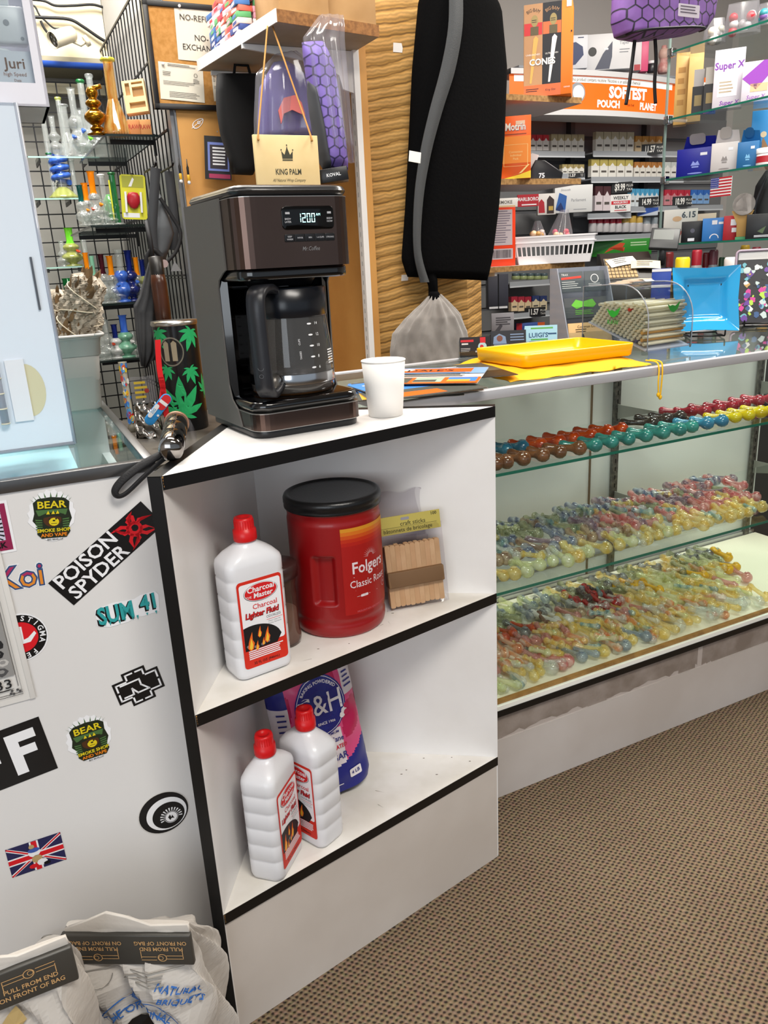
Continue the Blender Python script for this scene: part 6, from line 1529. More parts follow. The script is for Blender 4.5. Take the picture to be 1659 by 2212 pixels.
def packs(u0,u1,v0,v1,n,body,top,label,group,yl=None,band=None):
 yl = yl or YR + .01
 a,c = at_y(u0,v1,yl),at_y(u1,v1,yl); zt = at_y((u0 + u1) / 2,v0,yl).z
 w = (c.x - a.x) / n; h = max(.03,zt - (a.z + c.z) / 2)
 first = None
 for k in range(n):
  M = FC.m(a.x + w * (k + .5),yl,a.z + (c.z - a.z) * (k + .5) / n)
  if first is None:
   first = thing('cigarette_pack',label,'pack',M,group)
   q = MB(); q.box(-w * .46,w * .46,0,.022,0,h * .62); q.build('pack_body',mat('pack ' + body,body,.4),first)
   q = MB(); q.box(-w * .46,w * .46,0,.022,h * .62,h); q.build('pack_lid',mat('pack ' + top,top,.4),first)
   q = MB(); q.poly([(-w * .3,h * .60),(0,h * .80),(w * .3,h * .60)],0,FRONT); q.rect(-w * .3,h * .25,w * .3,h * .36,0,1,FRONT); q.build('pack_print',[mat('pack ' + body,body,.4),mat('pack ' + (band or '#55504c'),band or '#55504c',.4)],first,TR(0,-.0005,0))
  else: dup(first,M)
PG = 'cigarette packs in the wall rack'
packs(1144,1186,291,325,3,'#e0dcda','#b3202e','white pack with red top in the upper rack row behind orange box',PG + ', red tops')
packs(1190,1262,290,327,5,'#dcdad4','#a79a78','white and gold pack in upper rack row right of the red topped packs',PG + ', upper left')
packs(1286,1369,285,327,5,'#dedcd6','#b5ab90','white and gold pack in upper rack row below the lit sign',PG + ', upper middle')
packs(1371,1430,294,327,4,'#d9c09a','#b98032','tan and gold pack in upper rack row behind the price card',PG + ', upper right')
packs(1214,1262,355,378,4,'#dedcd4','#a09060','white and gold pack half hidden behind the black device',PG + ', second row left')
packs(1276,1367,344,382,5,'#e2e0da','#b3a45c','white pack with gold top in second rack row',PG + ', second row middle')
packs(1369,1430,350,382,5,'#e0dcd4','#a8713c','white pack with brown top in second rack row',PG + ', second row right')
packs(1434,1462,350,382,2,'#e2e2de','#c3c7c4','white pack in second rack row seen through the glass shelf edge',PG + ', behind glass')
packs(1284,1319,402,455,2,'#d8ccd0','#4a2a30','white bottle shaped pack with dark top on the third rack row',PG + ', third row')
packs(1361,1422,408,446,6,'#d6dde2','#4b9ac4','white and sky blue pack in the third rack row',PG + ', sky blue')
packs(1434,1490,410,443,4,'#c9848c','#b0283c','pink and red pack in third rack row right of the glass corner',PG + ', pink')
packs(1491,1532,410,440,3,'#7ea6d6','#2f66b8','blue pack in third rack row left of the flag',PG + ', blue')
packs(1104,1148,641,672,3,'#d8c09c','#a0283a','tan pack with red top in the low rack row below the basket',PG + ', low red')
packs(1149,1182,639,670,2,'#d6c6a6','#2c3a66','tan pack with navy top in the low rack row below the basket',PG + ', low navy')
def cans(u0,u1,v0,v1,n,lidc,bodyc,label,group):
 a,c = at_y(u0,v1,YR + .03),at_y(u1,v1,YR + .03); zt = at_y((u0 + u1) / 2,v0,YR + .03).z; w = (c.x - a.x) / n; h = zt - (a.z + c.z) / 2
 f = None
 for k in range(n):
  M = FC.m(a.x + w * (k + .5),YR + .03,a.z + (c.z - a.z) * (k + .5) / n)
  if f: dup(f,M); continue
  f = thing('tobacco_tin',label,'tin',M,group)
  q = MB(); q.lathe([(0,0),(w * .46,0),(w * .48,.004),(w * .48,h * .5),(w * .40,h * .62)],14); q.build('tin_body',mat('tin ' + bodyc,bodyc,.35),f)
  q = MB(); q.lathe([(w * .42,h * .55),(w * .44,h * .6),(w * .44,h * .95),(w * .4,h),(0,h)],14); q.build('tin_lid',mat('tin ' + lidc,lidc,.35),f)
cans(1272,1341,468,502,5,'#a82338','#b9b6b8','small dispenser bottle with red top in the fourth rack row','red topped dispensers')
cans(1342,1386,466,502,3,'#c3a04a','#b9b6b8','small dispenser bottle with gold top in the fourth rack row','gold topped dispensers')
cans(1387,1418,470,502,2,'#9aa4ac','#b9b6b8','small dispenser bottle with grey top in the fourth rack row','grey topped dispensers')
cans(1106,1182,590,604,5,'#4a5a60','#8f9a6a','small squat tin in the row under the white basket','squat tins')
def price(u0,v0,u1,v1,s,label,bg='#17171a',fg='#e8e6e2',yl=None,draw=None):
 M,w,h = facing(u0,v0,u1,v1,yl=yl or YR - .015,turn=12)
 t = thing('price_card',label,'price card',M,'price cards on the rack')
 q = MB(); q.box(-w / 2,w / 2,0,.002,0,h); q.box(-w * .05,w * .05,.002,.012,0,h * .3); q.build('card',mat('price card ' + bg,bg,.4),t)
 q = MB(); M0 = TR(0,-.0005,0) @ FRONT
 if draw: mm = draw(q,w,h,M0)
 else:
  q.text(s,h * .85,-w * .10,h * .5,0,0,M0,bold=.03,sx=min(1,w * .62 / (h * .85 * .55 * max(1,len(s))))); q.text('PLUS',h * .3,w * .38,h * .65,0,0,M0); q.text('TAX',h * .3,w * .38,h * .3,0,0,M0); mm = [mat('price ' + fg,fg,.5)]
 q.build('card_print',mm,t)
price(1386,311,1429,334,'11.57','black 11.57 price card under the gold packs')
price(1216,374,1262,384,'11.57','black 11.57 price card half hidden by middle chipboard shelf')
price(1322,393,1364,417,'$9.99','black 9.99 price card hanging below the second rack row')
price(1380,426,1420,447,'14.99','black 14.99 price card right of the white notice')
price(1452,424,1492,447,'10.99','black 10.99 price card below the pink packs')
price(1134,664,1178,684,'11.57','black 11.57 price card in the low rack under the basket')
def wk(q,w,h,M0):
 q.text('WEEKLY',h * .26,0,h * .80,0,0,M0,bold=.02,sx=.9); q.rect(-w * .46,h * .44,w * .46,h * .64,0,1,M0); q.text('MARLBORO',h * .17,0,h * .54,.0002,2,M0,bold=.02,sx=.95); q.text('BLACK',h * .24,0,h * .28,0,0,M0,bold=.03,sx=.9); q.rect(-w * .3,h * .08,w * .3,h * .12,0,1,M0)
 return [SBK,mat('notice red','#c8202c',.4),SWH]
price(1319,420,1361,458,'','white red and black weekly notice card below the 9.99 card',bg='#e8e6e4',draw=wk)
def parl(q,w,h,M0):
 q.poly([(-w * .48,h * .12),(-w * .38,h * .75),(-w * .18,h * .62),(-w * .22,h * .02)],0,M0); q.poly([(-w * .48,h * .12),(-w * .34,h * .4),(-w * .22,h * .02)],1,M0,.0002); q.text('Parliament',h * .16,w * .13,h * .45,.0002,2,M0,sx=.85); q.text('Smooth',h * .12,-w * .22,h * .84,.0002,2,M0,shear=.3); q.bars(0,h * .08,w * .4,h * .12,1,.0002,2,M0)
 return [mat('carton blue','#2c5fa8',.4),mat('carton navy','#1a2f66',.4),mat('carton grey','#8b8e96',.5)]
def carton_sign(u0,v0,u1,v1,label,draw,bg='#dedfe0',yl=1.55,d=.06,turn=14):
 M,w,h = facing(u0,v0,u1,v1,yl=yl,turn=turn)
 t = thing('carton_box',label,'box',M)
 q = MB(); q.box(-w / 2,w / 2,0,d,0,h,bev=.001); q.build('box_body',mat('carton ' + bg,bg,.4),t)
 if draw:
  q = MB(); q.build('box_print',draw(q,w,h,TR(0,-.0005,0) @ FRONT),t)
 return t
def place(u0,v0,u1,v1,label,bg,draw=None,yl=1.74,d=.05,turn=12): return carton_sign(u0,v0,u1,v1,label,draw,bg,yl,d,turn)
def shelfstrip(u0,u1,v,yl,label):
 a,c = at_y(u0,v,yl),at_y(u1,v,yl)
 q = MB(); q.box(a.x,c.x,-.004,.20,-.008,0); return tag(q.build('rack_shelf',mat('rack shelf grey','#8d9096',.5),None,FC.m(0,yl,(a.z + c.z) / 2)),label,'shelf')
place(1199,400,1278,459,'white cigarette carton with blue pennant standing on the rack','#dfe0e0',parl,yl=YR - .03)
place(1378,449,1420,466,'small blue and white box under the 14.99 card','#c9d0dc',lambda q,w,h,M: (q.poly([(-w / 2,0),(w / 2,h * .6),(w / 2,h),(-w / 2,h)],0,M),[mat('box royal','#2a4fa0',.4)])[1],yl=YR - .01)
def redw(q,w,h,M):
 q.rect(-w / 2,0,w / 2,h,0,0,M); q.text('MARLBORO',h * .42,0,h * .6,.0002,1,M,bold=.02,sx=.85); q.rect(-w * .3,h * .1,w * .4,h * .2,.0002,1,M); return [mat('sign red','#b02430',.4),SWH]
place(1118,420,1163,446,'red and white cigarette header card above the red carton','#b02430',redw,yl=YR - .01,d=.01)
place(1162,418,1200,464,'white carton with red and dark bottle shapes right of the red header card','#dedad6',lambda q,w,h,M: (q.poly([(-w * .45,h * .1),(-w * .45,h * .6),(-w * .3,h * .75),(-w * .15,h * .6),(-w * .1,h * .1)],0,M),q.poly([(0,h * .05),(0,h * .7),(w * .15,h * .9),(w * .4,h * .7),(w * .4,h * .05)],1,M,.0002),q.rect(w * .1,h * .2,w * .35,h * .4,.0003,2,M),[mat('sign red','#b02430',.4),mat('bottle dark','#3a2a28',.4),mat('bottle gold','#c3a04a',.4)])[3],yl=YR - .01,d=.03)
place(1066,428,1118,448,'white rounded card with grey lettering above the red carton','#e6e2de',lambda q,w,h,M: (q.text('SMOKE',h * .5,0,h * .55,0,0,M,bold=.02),q.rect(-w * .4,h * .05,w * .4,h * .2,0,1,M),[mat('card ash','#6f6a66',.5),mat('card sand','#d8b98a',.5)])[2],yl=YR - .01,d=.008)
place(1279,517,1404,552,'green display sign with red swoosh behind the cash register','#2f8f2c',lambda q,w,h,M: (q.poly([(-w * .28,h * .2),(-w * .1,h * .45),(w * .06,h * .5),(w * .04,h * .25),(w * .02,h * .5),(w * .06,h * .75),(-w * .02,h * .8),(-w * .2,h * .5)],0,M),q.bars(w * .15,h * .5,w * .42,h * .8,2,0,1,M),[mat('swoosh red','#d2502a',.4),mat('pale green print','#bfe0b0',.5)])[2],yl=YR,d=.02)
place(1055,592,1098,668,'dark upright carton at the left of the low rack','#3b3c46',lambda q,w,h,M: (q.rect(-w * .02,0,w * .04,h,0,0,M),q.rect(-w * .45,h * .02,w * .45,h * .08,0,1,M),[SBK,SWH])[2],yl=1.5,d=.05)
place(1062,676,1110,722,'pale grey printed leaflet leaning in the low rack left','#a9a6ac',lambda q,w,h,M: (q.bars(-w * .3,h * .4,w * .4,h * .8,4,0,0,M),q.poly([(-w * .4,h * .1),(-w * .1,h * .5),(0,h * .4),(-w * .2,h * .05)],0,M),[mat('leaflet ink','#5b585e',.6)])[2],yl=1.4,d=.004)
place(1116,697,1176,712,'low blue and orange pack row behind the pale blue cards','#3a56a0',lambda q,w,h,M: (q.rect(-w / 2,0,-w * .3,h,0,0,M),q.rect(w * .25,0,w / 2,h,0,1,M),[mat('sign red','#b02430',.4),mat('pack orange','#d2602a',.4)])[2],yl=YR,d=.03)
# ---------------------------------------------------------------- lit header sign
def header():
 y = YR - .12
 t = thing('lit_header_sign','curved white framed header sign with orange panel above the rack','sign',FC.m(0,y,0))
 tl,tr,br,bl = at_y(1130,164,y),at_y(1462,181,y),at_y(1455,250,y),at_y(1130,238,y)
 x0,x1,z0,z1 = at_y(1100,200,y).x,tr.x,(br.z + bl.z) / 2,(tl.z + tr.z) / 2
 def bow(x):
  k = (x - x0) / (x1 - x0); return -.05 * math.sin(PI * max(0,min(1,k)))
 q = MB(); n = 16
 for j in range(n):
  a,c = x0 + (x1 - x0) * j / n,x0 + (x1 - x0) * (j + 1) / n
  q._add([(a,bow(a),z0),(c,bow(c),z0),(c,bow(c),z1),(a,bow(a),z1)],[(0,1,2,3)],0)
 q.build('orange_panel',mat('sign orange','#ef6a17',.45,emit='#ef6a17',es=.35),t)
 q = MB()
 for zz,hh in ((z0 - .022,.022),(z1,.02)):
  for j in range(n):
   a,c = x0 + (x1 - x0) * j / n,x0 + (x1 - x0) * (j + 1) / n
   q._add([(a,bow(a) - .012,zz),(c,bow(c) - .012,zz),(c,bow(c) - .012,zz + hh),(a,bow(a) - .012,zz + hh),(a,.1,zz),(c,.1,zz),(c,.1,zz + hh),(a,.1,zz + hh)],[(0,1,2,3),(0,4,5,1),(3,2,6,7),(4,7,6,5)],0)
 q.box(x1,x1 + .02,-.012,.1,z0 - .022,z1 + .02); q.build('white_frame',mat('sign frame','#d8d8da',.4),t)
 q = MB(); h = z1 - z0; M0 = FRONT; xc = (at_y(1258,205,y).x + at_y(1420,205,y).x) / 2; ww = at_y(1412,205,y).x - at_y(1258,205,y).x
 q.rect(x0 + .02,z1 - h * .20,at_y(1450,180,y).x,z1 - h * .02,0,0,M0)
 q.text('This product contains nicotine. Nicotine is an addictive chemical',h * .155,(x0 + x1) / 2 + .01,z1 - h * .11,.002,1,M0,sx=.74)
 q.text('SOFTEST',h * .46,xc,z0 + h * .54,.001,0,M0,bold=.05,sx=.98); q.text('POUCH',h * .30,xc - ww * .28,z0 + h * .19,.001,0,M0,bold=.045,sx=.95); q.text('ON THE',h * .09,xc + ww * .04,z0 + h * .20,.001,2,M0); q.text('PLANET',h * .30,xc + ww * .32,z0 + h * .19,.001,0,M0,bold=.045,sx=.82)
 q.disc(at_y(1232,205,y).x,z0 + h * .5,h * .30,.0005,3,M0,24); q.disc(at_y(1234,205,y).x,z0 + h * .5,h * .22,.001,0,M0,24)
 bmesh.ops.subdivide_edges(q.bm,edges=[e for e in q.bm.edges if e.calc_length() > .15],cuts=12)
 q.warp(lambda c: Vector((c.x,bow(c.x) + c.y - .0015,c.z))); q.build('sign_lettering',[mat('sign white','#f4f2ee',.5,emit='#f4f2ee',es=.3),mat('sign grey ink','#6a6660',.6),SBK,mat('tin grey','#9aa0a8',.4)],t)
 a,c = at_y(1478,175,y + .02),at_y(1545,240,y + .02)
 t = thing('side_header_panel','narrow orange and white header panel right of the curved sign','sign',FC.m(0,y + .02,0))
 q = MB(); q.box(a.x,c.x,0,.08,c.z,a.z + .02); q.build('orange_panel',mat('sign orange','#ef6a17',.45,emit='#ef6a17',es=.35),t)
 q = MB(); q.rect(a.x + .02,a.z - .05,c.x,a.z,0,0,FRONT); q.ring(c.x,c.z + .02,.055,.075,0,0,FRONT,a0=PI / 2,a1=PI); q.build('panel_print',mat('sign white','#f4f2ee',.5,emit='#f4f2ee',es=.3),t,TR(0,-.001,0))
header()
# stock standing on the header
y8 = YR - .10
ztop = at_y(1300,152,y8).z
shelfstrip(1120,1475,154,YR - .13,'white top board over the lit sign carrying stock boxes')
def vape(q,w,h,M):
 q.disc(-w * .36,h * .52,h * .13,0,0,M,16); q.poly([(-w * .3,h * .02),(-w * .14,h * .45),(w * .05,h * .78),(w * .05,h * .35),(w * .0,h * .02)],1,M); q.bars(-w * .12,h * .5,w * .0,h * .6,1,.0003,2,M); q.text('Taper',h * .13,w * .30,h * .72,0,3,M); q.bars(w * .2,h * .4,w * .45,h * .55,2,0,3,M,.3); return [SBK,mat('device slate','#3f4356',.4),SWH,mat('box print grey','#777a80',.5)]
place(1266,72,1366,150,'white box showing a slate vaporiser on top of the lit sign','#d9d8da',vape,yl=YR - .10,d=.08)
place(1226,76,1268,148,'white box with navy device corner beside the cone box','#d3d4da',lambda q,w,h,M: (q.poly([(-w / 2,h * .1),(-w * .1,h * .12),(w * .3,h * .4),(w * .25,h * .65),(-w * .1,h * .8),(-w / 2,h * .75)],0,M),q.bars(0,h * .88,w * .4,h * .94,1,0,0,M),[mat('device navy','#1f2f5c',.4)])[2],yl=YR - .09,d=.08)
place(1368,88,1384,152,'narrow white and red box on top of the lit sign','#d8d2d4',lambda q,w,h,M: (q.rect(-w * .4,0,w * .4,h * .2,0,0,M),[mat('sign red','#b02430',.4)])[1],yl=YR - .09,d=.05)
place(1383,87,1399,154,'narrow bright pink box on top of the lit sign','#d8527c',None,yl=YR - .09,d=.05)
def jar_thing(u0,v0,u1,v1,yl,label,prof,mats,name='jar',cat='jar'):
 M,w,h = facing(u0,v0,u1,v1,yl=yl)
 t = thing(name,label,cat,M)
 for nm,m,pr in prof:
  q = MB(); q.lathe([(r * w,z * h) for r,z in pr],18); q.build(nm,mats[m],t,TR(0,w / 2,0))
 return t
jar_thing(1398,130,1417,155,YR - .10,'small black and white jar beside the pink box',[('jar_body',0,[(0,0),(.45,0),(.5,.1),(.5,.7),(.42,.78)]),('lid',1,[(.44,.75),(.46,.78),(.46,1),(0,1)])],[mat('jar charcoal','#2c2c30',.3),SWH])
jar_thing(1420,96,1444,156,YR - .10,'rosy pink figurine shaped bottle on top of the lit sign',[('bottle_body',0,[(0,0),(.42,0),(.5,.12),(.46,.30),(.3,.44),(.36,.52)]),('round_head',1,[(.30,.50),(.44,.60),(.46,.72),(.36,.86),(.2,.9)]),('cap',0,[(.22,.88),(.24,.9),(.2,1),(0,1)])],[mat('rosy','#b87874',.5,var='#d8b0a8',vs=40),mat('rosy pale','#caa79a',.5)],'figurine_bottle','bottle')
# ================================================================ glass display tower and things at the right
XT = 1.50
def tower():
 t = thing('glass_shelf_tower','tall glass shelf display tower with chrome clips at the right','display tower',FC.m(XT,0,0))
 Y0,Y1,Dp = .30,1.05,.36
 zs = []
 for (u0,v0),(u1,v1) in (((1453,108),(1659,45)),((1453,250),(1659,212)),((1433,387),(1659,355)),((1425,527),(1659,515))):
  a,c = at_x(u0,v0,XT),at_x(u1,v1,XT); z = (a.z + c.z) / 2; zs.append(z)
  q = MB(); q.box(0,Dp,Y0,Y1,z - .006,z); s = q.build('glass_shelf',GLASSC,t)
  q = MB(); q.box(-.0008,0,Y0,Y1,z - .0062,z + .0002); q.build('polished_edge',GREENEDGE,s)
  q = MB()
  for y in (Y1 - .012,):
   q.box(-.006,.016,y - .012,y + .012,z - .016,z + .010,bev=.002)
  q.build('chrome_clip',mat('chrome','#d5d7da',.12,1),s)
 q = MB()
 q.box(Dp - .01,Dp,Y0,Y1,ZC,zs[0] + .25); q.build('rear_pane',glass('tower pane','#f6faf9',rough=.03),t)
 q = MB(); q.box(.003,.011,Y1 - .003,Y1 + .003,ZC,zs[0] + .25); q.build('pane_edge',glass('pane edge','#cfe2dc',rough=.1,body='#a9bdb8',bodymix=.4),t)
 q = MB(); q.box(-.02,Dp + .02,Y0 - .02,Y1 + .02,ZC - .03,ZC); q.build('tower_base',mat('tower base grey','#8b8d90',.5),t)
 return zs
ZS = tower()
def side_counter():
 t = thing('side_counter','dark low counter under the glass tower beside the clerk aisle','counter',FC.m(1.28,.56,0))
 q = MB(); q.box(-.02,1.2,0,.62,0,.93); q.build('counter_body',mat('counter charcoal','#3c3b3c',.6),t)
 q = MB(); q.box(-.03,1.22,-.01,.63,.9302,.9308); q.build('counter_top',mat('counter top grey','#6c6a69',.4),t)
side_counter()
def onx(u0,v0,u1,v1,z,dx=.03,turn=0):
 """stand on a tower shelf: foot point near its left edge"""
 P = FC.w(*at_x((u0 + u1) / 2,v1,XT + dx)); P.z = z + .0005
 return facing(u0,v0,u1,v1,P=P,turn=turn)
def tbox(u0,v0,u1,v1,zi,label,bg,draw=None,d=.06,turn=0,dx=.04,name='stock_box',cat='box',ext=None):
 M,w,h = onx(u0,v0,u1,v1,ZS[zi],dx,turn)
 t = thing(name,label,cat,M)
 q = MB(); q.box(-w / 2,w / 2,0,d,0,h,bev=.001); q.build('box_body',mat('stock ' + bg,bg,.4),t)
 if draw: q = MB(); ms = draw(q,w,h,TR(0,-.0005,0) @ FRONT); q.build('box_print',ms,t)
 if ext: ext(t,w,h,d)
 return t
def supr(q,w,h,M):
 q.text('Super X',h * .17,0,h * .72,0,0,M,bold=.02,sx=.9); q.rect(-w * .35,h * .2,w * .3,h * .5,0,1,M); q.bars(-w * .3,h * .24,w * .2,h * .46,4,.0002,2,M); q.text('Super X',h * .10,w * .05,h * .09,0,0,M,bold=.02,shear=.2)
 return [mat('print purple','#7a35a0',.4),mat('print pale','#dedbe4',.4),mat('print stone','#a79a86',.5)]
def lilac(q,w,h,M):
 q.poly([(-w / 2,h * .6),(w * .2,h),(w / 2,h),(w / 2,h * .7),(0,h * .3)],0,M); q.text('Super X',h * .14,0,h * .12,0,0,M,shear=.2); q.rect(-w * .2,h * .25,w * .4,h * .45,0,1,M); return [mat('print violet','#8a3aa8',.4),mat('print peach','#d9b08a',.5)]
tbox(1540,106,1600,226,1,'white box with purple lettering on second tower shelf, taller left one','#c9c5cf',supr,dx=.05)
tbox(1602,132,1659,218,1,'white and violet box on second tower shelf at right frame edge','#cfcad6',lilac,dx=.05)
def capsule(u0,u1,v0,v1,label,body,top):
 M,w,h = onx(u0,v0,u1,v1,ZS[1],.03)
 t = thing('vape_box',label,'box',M,None)
 q = MB(); q.box(-w / 2,w / 2,0,.03,0,h * .62); q.build('dark_body',mat('stock ' + body,body,.35),t)
 q = MB(); q.box(-w * .42,w * .42,.002,.028,h * .62,h); q.build('grey_top',mat('stock ' + top,top,.4),t)
 q = MB(); q.rect(-w * .3,h * .18,w * .3,h * .42,0,0,TR(0,-.0005,0) @ FRONT); q.build('gold_label',mat('dull gold print','#7a6a42',.4),t)
capsule(1494,1518,150,237,'black slim box with grey flap on second tower shelf, left','#17171a','#8f8b8b')
capsule(1519,1543,145,232,'black slim box with grey flap on second tower shelf, right','#1c1b1c','#99958f')
tbox(1460,114,1487,172,1,'tan wood coloured box standing behind the slim black boxes, left','#c89f5c',lambda q,w,h,M: (q.bars(-w * .3,h * .2,w * .3,h * .8,4,0,0,M),[mat('tan print','#a97c3c',.5)])[1],dx=.16)
tbox(1488,115,1517,170,1,'tan wood coloured box standing behind the slim black boxes, right','#cfa766',None,dx=.16)
def ziplock(u0,v0,u1,v1,zi,label,cl,dx=.05):
 M,w,h = onx(u0,v0,u1,v1,ZS[zi],dx)
 t = thing('plastic_pouch',label,'pouch',M)
 q = MB(); q.grid(lambda u,v: (w / 2 * (1 - .2 * v) * math.cos(2 * PI * u) * (1 + .06 * math.sin(12 * PI * u)),.03 + .03 * (1 - .7 * v) * math.sin(2 * PI * u),h * v),40,14,closed=True); q.build('film',FILM,t)
 rnd = random.Random(int(u0))
 for k in range(7):
  x,y,z = rnd.uniform(-w * .3,w * .3),.03 + rnd.uniform(-.012,.012),h * rnd.uniform(.12,.6); q = MB(); q.lathe([(0,-.014),(.012,-.01),(.015,0),(.012,.01),(0,.014)],9,M=TR(x,y,z) @ RX(rnd.random() * 3)); q.build('contents',mat('pouch ' + cl[k % len(cl)],cl[k % len(cl)],.4),t)
ziplock(1566,0,1640,62,0,'clear bag with red and silver contents on the top tower shelf',['#a8202c','#c9c5c2','#8a8a8a'])
ziplock(1520,36,1566,78,0,'clear bag of cream and grey bits on top tower shelf left of the red one',['#d8d2c4','#8f8f88'])
ziplock(1636,0,1690,44,0,'clear bag of teal and purple bits on top tower shelf at frame edge',['#2f7f8a','#6a4a8a','#c9c5c2'])
# third shelf
def flapped(bg,flap,mark):
 def ext(t,w,h,d):
  q = MB(); q.prism([(-w * .5,0),(w * .45,0),(w * .38,h * .48),(-w * .38,h * .55)],0,.002,M=FRONT,bev=0); q.build('open_lid',mat('stock ' + bg,bg,.4),t,TR(0,d,h) @ RX(R(22)))
  q = MB(); q.prism(rr(-w * .30,h * .22,w * .12,h * .62,.012),0,.002,M=FRONT); q.build('lid_tongue',mat('stock ' + flap,flap,.5),t,TR(0,d - .006,h) @ RX(R(22)))
 return ext
def crest(c):
 def f(q,w,h,M):
  q.poly([(-w * .12,h * .38),(-w * .06,h * .54),(0,h * .46),(w * .06,h * .54),(w * .12,h * .38)],0,M); q.rect(-w * .09,h * .30,w * .09,h * .35,0,0,M); q.disc(0,h * .1,w * .2,0,0,M,16,h * .025); q.rect(w * .12,h * .72,w * .3,h * .82,0,1,M); return [mat('crest ' + c,c,.4),mat('small label','#d6d8e0',.5)]
 return f
tbox(1462,320,1538,380,2,'deep blue box with open lid and grey tongue on third tower shelf','#121c86',crest('#7f8cd0'),d=.08,turn=-14,ext=flapped('#121c86','#9a9694',0))
tbox(1536,308,1590,366,2,'white box with open lid on third tower shelf beside the blue one','#bdb9ba',crest('#7d7878'),d=.07,turn=-8,ext=flapped('#bdb9ba','#9a9694',0))
tbox(1592,306,1634,361,2,'teal blue box with open lid on third tower shelf, right of white box','#1c5f94',crest('#6fa8d0'),d=.06,turn=-8,ext=flapped('#1c5f94','#1a527f',0))
tbox(1622,238,1672,318,2,'sky blue poster card standing behind the teal box','#2f83c4',lambda q,w,h,M: (q.poly([(-w * .3,0),(w * .3,0),(w * .2,h * .4),(0,h * .55),(-w * .2,h * .3)],0,M),q.disc(0,h * .6,w * .12,0,1,M),[mat('poster brown','#8f6a4a',.5),mat('poster sand','#d8c0a0',.5)])[2],d=.004,dx=.18)
def white_tub():
 M,w,h = onx(1634,318,1676,356,ZS[2],.03)
 t = thing('white_tub','white screw top tub with red label on third tower shelf at frame edge','tub',M)
 q = MB(); q.lathe([(0,0),(w * .48,0),(w * .5,.004),(w * .5,h * .68),(w * .45,h * .72)],24,M=TR(0,w / 2,0)); q.build('tub_body',SWH,t)
 q = MB(); q.lathe([(w * .52,h * .70),(w * .53,h * .98),(w * .5,h),(0,h)],24,M=TR(0,w / 2,0)); q.build('lid',SWH,t)
 q = MB(); q.lathe([(w * .505,h * .18),(w * .505,h * .55)],24,M=TR(0,w / 2,0)); q.build('red_label',mat('tub red','#a82430',.4),t)
white_tub()
def flag():
 a,c,b = at_x(1537,386,XT - .004),at_x(1583,376,XT - .004),at_x(1535,427,XT - .004)
 w = abs(c.y - a.y); h = a.z - b.z
 t = thing('flag_card','small American flag card stuck to the edge of third tower shelf','flag',FC.m(XT - .006,(a.y + c.y) / 2,(a.z + b.z) / 2) @ RZ(-PI / 2))
 q = MB(); q.box(-w / 2,w / 2,0,.0012,-h / 2,h / 2); q.build('card',SWH,t)
 q = MB(); M0 = TR(0,-.0006,0) @ FRONT
 for k in range(7): q.rect(-w / 2,h / 2 - h * (2 * k + 1) / 13,w / 2,h / 2 - h * 2 * k / 13,0,0,M0)
 q.rect(-w / 2,h / 2 - h * 7 / 13,-w * .1,h / 2,.0002,1,M0)
 for r in range(5):
  for k in range(6): q.disc(-w / 2 + w * .4 * (k + .5) / 6,h / 2 - h * 7 / 13 * (r + .5) / 5,h * .022,.0004,2,M0,5)
 q.build('stars_and_stripes',[mat('flag red','#b3202e',.5),mat('flag blue two','#34408c',.5),SWH],t)
flag()
# bottom tower shelf
tbox(1472,478,1517,521,3,'black square box on lowest tower shelf','#0f0f14',lambda q,w,h,M: (q.disc(0,h * .55,w * .1,0,0,M,12),q.rect(-w * .2,h * .06,w * .1,h * .2,0,1,M),[mat('box dim mark','#4a4a58',.4),mat('small label','#d6d8e0',.5)])[2],d=.06,dx=.03)
tbox(1517,471,1564,521,3,'mid blue square box with ring mark on lowest tower shelf','#2a6fb5',lambda q,w,h,M: (q.ring(w * .02,h * .12,w * .16,w * .20,0,0,M,a0=0,a1=PI),q.rect(-w * .1,h * .72,w * .12,h * .9,0,0,M),q.rect(w * .18,h * .72,w * .38,h * .82,0,0,M),[mat('small label','#d6d8e0',.5)])[3],d=.06,dx=.03)
tbox(1562,466,1590,514,3,'dark red box with white labels on lowest tower shelf','#a01824',lambda q,w,h,M: (q.rect(0,h * .6,w * .4,h * .85,0,0,M),q.rect(w * .1,h * .32,w * .45,h * .5,0,0,M),[mat('small label','#d6d8e0',.5)])[2],d=.05,dx=.03)
tbox(1612,462,1668,516,3,'black wedge box on lowest tower shelf at frame edge','#17181b',lambda q,w,h,M: (q.poly([(-w * .1,h * .3),(w * .2,h * .5),(w * .1,h * .2)],0,M),q.bars(-w * .2,h * .04,w * .4,h * .14,2,0,1,M),[mat('box olive mark','#4a5a3a',.4),mat('small label','#d6d8e0',.5)])[2],d=.06,dx=.03)
def priced(q,w,h,M):
 q.text('6.15',h * .24,w * .24,h * .82,0,0,M,bold=.03); q.poly([(-w * .45,h * .05),(-w * .1,h * .05),(w * .1,h * .35),(-w * .2,h * .4)],1,M); q.disc(-w * .1,h * .72,w * .14,0,2,M,10,h * .08); return [mat('print slate','#4a5560',.5),mat('print rose','#c46a62',.5),mat('print peach','#d9b08a',.5)]
tbox(1434,452,1502,506,3,'white printed card with 6.15 price behind the black square box','#dcd6d2',priced,d=.006,dx=.20)
tbox(1508,461,1545,476,3,'low cream box behind the blue square box','#d9c6b0',None,d=.05,dx=.18)
